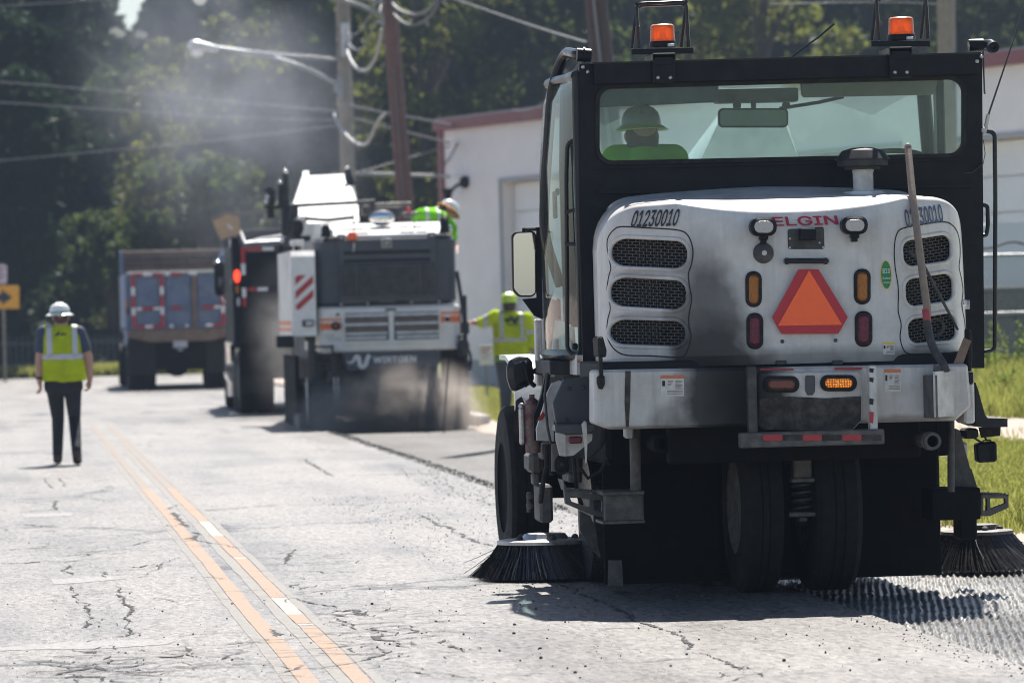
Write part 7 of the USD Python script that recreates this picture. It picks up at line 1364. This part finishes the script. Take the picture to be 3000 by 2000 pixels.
# the man walking away on the left
WYp = 51.0
q = lambda x, y, Y=WYp: P(x, y, Y)
wk = thing('person', 'worker in lime safety vest, navy shirt and white full-brim helmet, walking away', 'person', G(196, 1356))
J = dict(hd=q(178, 930), nk=q(179, 957), sL=q(128, 975), sR=q(229, 975), eL=q(117, 1050), eR=q(259, 1046), wL=q(115, 1112, WYp - .05), wR=q(263, 1108, WYp - .02), hL=q(160, 1125), hR=q(212, 1125), kL=q(170, 1225, WYp + .12), kR=q(218, 1222, WYp + .02), aL=q(169, 1331, WYp + .16), aR=q(224, 1316, WYp - .34))
f0, r0_ = np.array([-.03, 1, 0.0]), np.array([1, .03, 0.0])
c = J['hd']
limbs = [[(J['sL'], .068), (J['eL'], .050)], [(J['eL'], .050), (J['wL'], .033)], [(J['sR'], .068), (J['eR'], .050)], [(J['eR'], .050), (J['wR'], .033)], [(J['nk'] + [0, 0, -.05], .07), (c + [0, -.01, -.06], .062)]]
torso = [[(J['sL'] + [.03, 0, 0], .075), (J['sR'] + [-.03, 0, 0], .075), (q(160, 1020), (.12, .12, .12)), (q(205, 1020), (.12, .12, .12))], [(q(160, 1020), (.125, .125, .12)), (q(205, 1020), (.125, .125, .12)), (J['hL'] + [.02, 0, .02], .10), (J['hR'] + [-.02, 0, .02], .10)]]
legs = [[(J['hL'], .092), (J['kL'], .056)], [(J['kL'], .056), (J['aL'], .042)], [(J['hR'], .092), (J['kR'], .056)], [(J['kR'], .056), (J['aR'], .042)]]
bd = part(wk, 'body', blob(limbs + torso + legs + head_bones(c, f0, r0_) + hand(J['wL'], [.12, -.1, -1], [.2, 1, .0], None, .7, 1.0) + hand(J['wR'], [-.05, -.1, -1], [-.3, .9, 0], None, .9, 1.0), .02, 4), M['skin'], smooth=True)
face_bits(wk, bd, c, f0, r0_)
part(wk, 'hair', blob([[(c + [0, -.03, .045], (.083, .075, .07)), (c + [0, -.055, -.02], (.078, .045, .05))]], .03, 4), M['hair'], smooth=True)
fat = lambda bs, e: [[(p_, np.asarray(r_) + e) for p_, r_ in b] for b in bs]
part(wk, 'shirt', [cut(blob(fat([limbs[0]], .016), .02, 4), J['sL'] * .22 + J['eL'] * .78, J['sL'] - J['eL']), cut(blob(fat([limbs[2]], .016), .02, 4), J['sR'] * .22 + J['eR'] * .78, J['sR'] - J['eR']), blob([[(J['nk'] + [0, 0, -.06], .075), (J['nk'] + [0, 0, -.02], .07)]], .02, 2)], M['navy'], smooth=True)
vt = blob([[(J['sL'] + [.035, 0, .005], .084), (J['sR'] + [-.035, 0, .005], .084), (q(160, 1020), (.14, .14, .12)), (q(204, 1020), (.14, .14, .12))], [(q(160, 1020), (.14, .14, .12)), (q(204, 1020), (.14, .14, .12)), (q(160, 1112), (.152, .15, .03)), (q(213, 1112), (.152, .15, .03))], [(J['nk'] + [0, -.01, -.05], .09), (J['nk'] + [0, -.02, -.09], .1)]], .018, 6)
v = vt.vertices.copy(); low = np.clip((q(180, 1060)[2] - v[:, 2]) / .25, 0, 1); v += np.stack([np.sin(v[:, 0] * 38) * 0, -np.sin(v[:, 0] * 42 + 1) * .014 * low, .008 * np.sin(v[:, 0] * 17) * low], 1); vt = trimesh.Trimesh(v, vt.faces, process=False)
vs = part(wk, 'safety_vest', vt, M['hivis'], smooth=True)
X0 = lambda a: q(a, 1000)[0]
stripe(vs, vt, lambda t: (((t[:, 0] > X0(137)) & (t[:, 0] < X0(152))) | ((t[:, 0] > X0(211)) & (t[:, 0] < X0(225)))) & (t[:, 2] > q(180, 1042)[2]), M['tape_grey'])
stripe(vs, vt, lambda t: (t[:, 2] < q(180, 1037)[2]) & (t[:, 2] > q(180, 1052)[2]), M['tape_grey'])
def print_on(parent, garment, polys, Y0, m_):
    """A flat print laid on the back of a garment."""
    g = _sh.union_all(polys); m = ext(g, 0, .002); vv, ff = trimesh.remesh.subdivide_to_size(m.vertices, m.faces, .02)
    loc, idx, _ = garment.ray.intersects_location(np.column_stack([vv[:, 0], np.full(len(vv), Y0), vv[:, 2]]), np.tile([0, 1.0, 0], (len(vv), 1)), multiple_hits=False)
    y = np.full(len(vv), np.median(loc[:, 1])); y[idx] = loc[:, 1]; part(parent, 'back_print', trimesh.Trimesh(np.column_stack([vv[:, 0], y - .006 + vv[:, 1], vv[:, 2]]), ff, process=False), m_, smooth=False)
pz = lambda pts, Y=WYp: Polygon(XZ(pts, Y))
try: print_on(vs, vt, [pz([(158, 983), (170, 972), (176, 972), (172, 983)]), pz([(176, 983), (181, 974), (186, 974), (184, 983)]), pz([(187, 976), (193, 976), (193, 982), (187, 982)])], WYp - 1, M['black_letters'])
except Exception as e_: print('print', e_)
hem = q(180, 1128)[2]
part(wk, 'trousers', blob(fat(legs, .013) + [[(J['hL'] + [.01, 0, .06], .118), (J['hR'] + [-.01, 0, .06], .118), (J['hL'] + [.0, 0, -.02], .118), (J['hR'] + [-.0, 0, -.02], .118)]], .018, 4), M['trousers'], smooth=True)
part(wk, 'boot', blob([[(J['aL'] + [0, 0, -.02], .055), (J['aL'] + [0, -.03, -.065], (.048, .05, .035)), (J['aL'] + [0, .16, -.075], (.05, .05, .03))]], .02, 3), M['boot'], smooth=True)
part(wk, 'boot', blob([[(J['aR'] + [0, 0, -.02], .055), (J['aR'] + [0, -.02, -.075], (.048, .05, .04)), (J['aR'] + [.01, .15, -.135], (.05, .05, .035))]], .02, 3), M['boot'], smooth=True)
part(wk, 'watch', lathe([(.038, -.012), (.041, 0), (.038, .012)], J['wL'] + [0, 0, .02], n=16), M['black_rubber'])
hm = helmet(wk, c + np.array([-.01, 0, .0]), f0, r0_, M['helmet_white'], M['helmet_white'], sc=.86)
part(hm, 'helmet_band', trimesh.creation.annulus(.130 * .86, .1335 * .86, .014, sections=30).apply_transform(np.array([[1, 0, 0, c[0] - .01], [0, 1.15, 0, c[1]], [0, 0, 1, c[2] + .062], [0, 0, 0, 1.0]])), M['helmet_green'])

# the worker with a hand on the machine
RY = 66.2
q = lambda x, y, Y=RY: P(x, y, Y)
w2 = thing('person', 'worker in lime shirt and lime helmet resting one hand on the machine', 'person', G(1500, 1222))
J = dict(hd=q(1491, 893), nk=q(1492, 915), sL=q(1452, 928), sR=q(1543, 935), eL=q(1418, 945), eR=q(1557, 990), wL=q(1386, 944), wR=q(1562, 1030, RY - .05), hL=q(1478, 1062), hR=q(1521, 1062), kL=q(1482, 1132), kR=q(1528, 1132, RY - .06), aL=q(1482, 1205), aR=q(1532, 1207, RY - .1))
c = J['hd']
limbs = [[(J['sL'], .075), (J['eL'], .056)], [(J['eL'], .054), (J['wL'], .036)], [(J['sR'], .075), (J['eR'], .056)], [(J['eR'], .054), (J['wR'], .036)], [(J['nk'] + [0, 0, -.05], .075), (c + [0, -.01, -.06], .066)]]
torso = [[(J['sL'] + [.03, 0, 0], .08), (J['sR'] + [-.03, 0, 0], .08), (q(1474, 990), (.14, .14, .12)), (q(1522, 990), (.14, .14, .12))], [(q(1474, 990), (.14, .145, .12)), (q(1522, 990), (.14, .145, .12)), (J['hL'], .13), (J['hR'], .13)]]
legs = [[(J['hL'], .11), (J['kL'], .075)], [(J['kL'], .075), (J['aL'], .052)], [(J['hR'], .11), (J['kR'], .075)], [(J['kR'], .075), (J['aR'], .052)]]
bd = part(w2, 'body', blob(limbs + torso + legs + head_bones(c, f0, r0_) + hand(J['wL'], [-1, .05, -.1], [0, 1, .1], [0, 0, 1], .25) + hand(J['wR'], [.02, -.1, -1], [-.3, .9, 0], None, .7), .024, 4), M['skin'], smooth=True); face_bits(w2, bd, c, f0, r0_)
part(w2, 'hair', blob([[(c + [0, -.03, .03], (.09, .08, .07)), (c + [0, -.045, -.03], (.093, .062, .075))]], .03, 4), M['hair'], smooth=True)
sm = blob(fat([limbs[0], limbs[2]], .03) + [[(J['eL'], .082), (J['eL'] * .75 + J['wL'] * .25, .078)], [(J['eR'], .085), (J['eR'] * .6 + J['wR'] * .4, .09)], [(J['sL'] + [.035, 0, .0], .095), (J['sR'] + [-.035, 0, .0], .095), (q(1476, 990), (.155, .16, .12)), (q(1520, 990), (.155, .16, .12))], [(q(1476, 990), (.155, .16, .12)), (q(1520, 990), (.155, .16, .12)), (q(1478, 1036), (.165, .165, .03)), (q(1520, 1036), (.165, .165, .03))], [(J['nk'] + [0, -.01, -.045], .095), (J['nk'] + [0, -.02, -.09], .1)]], .022, 6)
ss = part(w2, 'safety_shirt', sm, M['hivis'], smooth=True)
X0 = lambda a: q(a, 1000)[0]
stripe(ss, sm, lambda t: (((t[:, 0] > X0(1463)) & (t[:, 0] < X0(1473))) | ((t[:, 0] > X0(1523)) & (t[:, 0] < X0(1532)))) & (t[:, 2] > q(1500, 995)[2]), M['tape_grey'])
stripe(ss, sm, lambda t: (t[:, 2] < q(1500, 990)[2]) & (t[:, 2] > q(1500, 1000)[2]) & (t[:, 0] < X0(1541)), M['tape_grey'])
stripe(ss, sm, lambda t: (t[:, 0] > X0(1416)) & (t[:, 0] < X0(1429)) & (t[:, 2] > q(1420, 975)[2]), M['tape_grey'])
stripe(ss, sm, lambda t: (t[:, 0] > X0(1538)) & (t[:, 2] > q(1550, 978)[2]) & (t[:, 2] < q(1550, 966)[2]), M['tape_grey'])
from shapely.affinity import scale as _scl
mk2 = [(1480, 936), (1484, 941), (1490, 936), (1496, 929), (1500, 934), (1502, 941), (1507, 944), (1511, 938), (1513, 930)]
try: print_on(ss, sm, [LineString(XZ(mk2, RY)).buffer(.022), pz([(1480, 949), (1515, 949), (1515, 952), (1480, 952)], RY)], RY - 1, M['black_letters'])
except Exception as e_: print('print', e_)
part(w2, 'undershirt', blob([[(q(1480, 1036), (.155, .155, .03)), (q(1519, 1036), (.155, .155, .03)), (q(1480, 1056), (.165, .16, .02)), (q(1520, 1056), (.165, .16, .02))]], .03, 3), M['shirt_pale'], smooth=True)
part(w2, 'trousers', blob(fat(legs, .026) + [[(J['hL'], .138), (J['hR'], .138), (J['hL'] + [0, 0, .03], .138), (J['hR'] + [0, 0, .03], .138)]], .026, 5), M['jeans'], smooth=True)
for k in 'LR': part(w2, 'boot', blob([[(J['a' + k] + [0, 0, -.02], .06), (J['a' + k] + [0, -.03, -.05], (.05, .05, .035)), (J['a' + k] + [0, .17, -.055], (.05, .05, .03))]], .025, 3), M['boot'], smooth=True)
helmet(w2, c + np.array([0, 0, .01]), f0, r0_, M['helmet_lime'], M['helmet_lime'], full=False, sc=.9)

# the operator bending forward on the machine's platform
OY = 66.6
q = lambda x, y, Y=OY: P(x, y, Y)
w3 = thing('person', 'worker in lime jacket bent forward on top of the milling machine', 'person', q(1270, 690))
fo = np.array([.75, .3, -.6]); fo /= np.linalg.norm(fo); ro = np.cross(fo, [0, 0, 1.0]); ro /= np.linalg.norm(ro); uo = np.cross(ro, fo)
c = q(1312, 622)
hip = q(1238, 640, OY + .1); chest = q(1288, 636); J = dict(sL=q(1292, 628, OY + .2), sR=q(1296, 640, OY - .2), eR=q(1326, 668, OY - .22), wR=q(1322, 700, OY - .1), eL=q(1322, 660, OY + .25), wL=q(1330, 695, OY + .1))
low = q(1240, 760, OY + .1)
legs = [[(hip + [0, -.1, 0], .11), (low + [0, -.12, 0], .075)], [(hip + [0, .1, 0], .11), (low + [0, .12, 0], .075)], [(low + [0, -.12, 0], .075), (low + [0, -.12, -.38], .05), ], [(low + [0, .12, 0], .075), (low + [0, .12, -.38], .05)]]
limbs = [[(J['sR'], .07), (J['eR'], .05)], [(J['eR'], .05), (J['wR'], .034)], [(J['sL'], .07), (J['eL'], .05)], [(J['eL'], .05), (J['wL'], .034)], [(chest + [.04, 0, .0], .07), (c - uo * .07, .06)]]
torso = [[(J['sL'], .075), (J['sR'], .075), (hip + [0, -.09, 0], .12), (hip + [0, .09, 0], .12)]]
bd = part(w3, 'body', blob(limbs + torso + legs + head_bones(c, fo, ro, uo) + hand(J['wR'], [.1, .1, -1], [-.3, .9, 0], None, .8) + hand(J['wL'], [.1, .1, -1], [-.3, -.9, 0], None, .8), .026, 4), M['skin'], smooth=True); face_bits(w3, bd, c, fo, ro, uo)
part(w3, 'hair', blob([[(c - fo * .035 + uo * .03, .078), (c - fo * .06 - uo * .03, .05)]], .03, 3), M['hair'], smooth=True)
jm = blob(fat(limbs[:4], .022) + fat(torso, .03), .026, 5); js = part(w3, 'jacket', jm, M['hivis_green'], smooth=True)
for a in (1246, 1278): stripe(js, jm, lambda t, a=a: (t[:, 0] > q(a, 640)[0]) & (t[:, 0] < q(a + 8, 640)[0]), M['tape_grey'])
part(w3, 'trousers', blob(fat(legs, .026), .03, 4), M['jeans'], smooth=True)
for s in (-1, 1): part(w3, 'boot', blob([[(low + [0, .12 * s, -.40], .055), (low + [.12, .12 * s, -.43], (.05, .045, .03))]], .03, 2), M['boot'], smooth=True)
helmet(w3, c - uo * .0, fo, ro, M['helmet_white'], M['helmet_orange'], full=True, u=uo)

# the sweeper's driver, seen through the rear window
DYp = 25.95
q = lambda x, y, Y=DYp: P(x, y, Y)
w4 = thing('person', 'sweeper driver in hard hat and green shirt, seen through the rear window', 'person', q(1880, 640))
c = q(1879, 400); J = dict(nk=q(1880, 430), sL=q(1806, 470), sR=q(1972, 468), eL=q(1790, 600, DYp + .05), eR=q(1990, 600, DYp + .05), wL=q(1830, 610, DYp + .35), wR=q(1950, 610, DYp + .35))
limbs = [[(J['sL'], .07), (J['eL'], .052)], [(J['eL'], .05), (J['wL'], .034)], [(J['sR'], .07), (J['eR'], .052)], [(J['eR'], .05), (J['wR'], .034)], [(J['nk'] + [0, 0, -.05], .085), (c + [0, -.01, -.05], .078)]]
hipc = q(1880, 720, DYp + .05)
torso = [[(J['sL'] + [.03, 0, -.01], .08), (J['sR'] + [-.03, 0, -.01], .08), (hipc + [-.1, 0, 0], .14), (hipc + [.1, 0, 0], .14)]]
legs = [[(hipc + [-.1, 0, -.03], .1), (hipc + [-.12, .38, -.02], .07)], [(hipc + [.1, 0, -.03], .1), (hipc + [.12, .38, -.02], .07)], [(hipc + [-.12, .38, -.02], .07), (hipc + [-.12, .45, -.34], .05)], [(hipc + [.12, .38, -.02], .07), (hipc + [.12, .45, -.34], .05)]]
fd, rd = np.array([-.15, .99, 0]), np.array([.99, .15, 0])
hb = [[(p_ if False else c + (p_ - c) * 1.05, np.asarray(r_) * 1.08) for p_, r_ in b] for b in head_bones(c, fd, rd)]
bd = part(w4, 'body', blob(limbs + torso + legs + hb + hand(J['wL'], [.3, 1, 0], [1, -.3, 0], [0, 0, 1], .9) + hand(J['wR'], [-.3, 1, 0], [-1, -.3, 0], [0, 0, 1], .9), .022, 4), M['skin'], smooth=True); face_bits(w4, bd, c, fd, rd)
part(w4, 'hair', blob([[(c + [0, -.02, .04], (.09, .085, .07)), (c + [0, -.045, -.03], (.093, .062, .075))]], .03, 4), M['hair'], smooth=True)
part(w4, 'shirt', blob(fat([limbs[0], limbs[2]], .02) + fat(torso, .02) + [[(J['nk'] + [0, -.01, -.045], .10), (J['nk'] + [0, -.02, -.09], .12)]], .022, 6), M['hivis_green'], smooth=True)
part(w4, 'trousers', blob(fat(legs, .02), .03, 4), M['jeans'], smooth=True)
for s in (-1, 1): part(w4, 'boot', blob([[(hipc + [.12 * s, .45, -.36], .05), (hipc + [.12 * s, .58, -.39], (.045, .05, .03))]], .03, 2), M['boot'], smooth=True)
helmet(w4, c + np.array([.0, 0, .012]), fd, rd, M['helmet_dark'], M['helmet_brim'], sc=.87)

# ---------------------------------------------------------------- dust and haze
def dust(name, label, cen, rad, dens, scale, seed, anis=.55, col=(.80, .76, .72), lean=(0, 0), ztop=1.0):
    m = trimesh.creation.icosphere(4); v = m.vertices.copy(); n = meshkit.fbm(v * 1.7 + seed, 3, seed) - .5; v *= (1 + .5 * n[:, None]); v *= rad
    v[:, 0] += lean[0] * (v[:, 2] + rad[2]); v[:, 1] += lean[1] * (v[:, 2] + rad[2]); v += cen; v[:, 2] = np.maximum(v[:, 2], -.03)
    mv = mat(name + f'_air_{seed}', {'g': ('geometry', {}), 'a': ('vector_math', {'math_type': 'subtract', 'vector2': tuple(cen)}), 'sx': ('separate_xyz', {}), 'lz': ('math', {'math_type': 'add', 'value2': float(rad[2])}),
        'lx': ('math', {'math_type': 'multiply_add', 'value2': -float(lean[0])}), 'ly': ('math', {'math_type': 'multiply_add', 'value2': -float(lean[1])}), 'cx': ('combine_xyz', {}),
        'b': ('vector_math', {'math_type': 'divide', 'vector2': tuple(rad)}), 'c': ('vector_math', {'math_type': 'length'}), 'f': ('map_range', {'range_type': 'smoothstep', 'from_min': 1.0, 'from_max': .15, 'to_min': 0.0, 'to_max': 1.0}),
        'n': ('noise_texture', {'scale': scale, 'detail': 4, 'roughness': .6, 'distortion': .4}), 'nr': ('map_range', {'from_min': .36, 'from_max': .72, 'to_min': 0.0, 'to_max': 1.0, 'clamp': True}), 'm': ('math', {'math_type': 'multiply'}), 'd': ('math', {'math_type': 'multiply', 'value2': dens}),
        'v': ('principled_volume', {'color': col, 'anisotropy': anis})},
        [('g.position', 'a.vector1'), ('a.vector', 'sx.vector'), ('sx.z', 'lz.value1'), ('lz.value', 'lx.value1'), ('sx.x', 'lx.value3'), ('lz.value', 'ly.value1'), ('sx.y', 'ly.value3'), ('lx.value', 'cx.x'), ('ly.value', 'cx.y'), ('sx.z', 'cx.z'),
         ('cx.vector', 'b.vector1'), ('b.vector', 'c.vector1'), ('c.value', 'f.value'), ('g.position', 'n.vector'), ('n.fac', 'nr.value'), ('f.result', 'm.value1'), ('nr.result', 'm.value2'), ('m.value', 'd.value1'), ('d.value', 'v.density')], volume='v.volume')
    solo('dust_cloud', trimesh.Trimesh(v, m.faces, process=False), mv, label=label, cat='dust', kind='stuff', smooth=True)
dust('dust', 'brown dust billowing out behind the milling drum', (5.5, 62.5, .20), (1.2, .9, .85), 10, 2.4, 1, .4, (.76, .68, .62))
dust('dust', 'thin brown dust low behind the left track of the milling machine', (4.75, 62.6, .12), (1.1, .8, .75), 6.5, 2.2, 4, .4, (.76, .68, .62))
dust('dust', 'pale dust drifting up beside the black dump truck', (4.25, 69.5, 1.2), (.75, 1.6, 1.5), .32, 1.6, 2, .5, (.78, .75, .74))
dust('dust', 'pale dust plume rising over the conveyor into the trees', P(760, 290, 76.0), (2.9, 3.4, 3.3), .17, .7, 3, .6, (.78, .82, .92), (-.2, 0))
hz = mat('haze_air', {'v': ('principled_volume', {'color': (.58, .74, 1.0), 'density': HAZE, 'anisotropy': .55})}, [], volume='v.volume')
solo('haze', trimesh.creation.box(bounds=[[-420, -320, -1.4], [420, 720, 30]]), hz, kind='stuff', smooth=False, label='thin dusty summer haze filling the air', cat='haze')
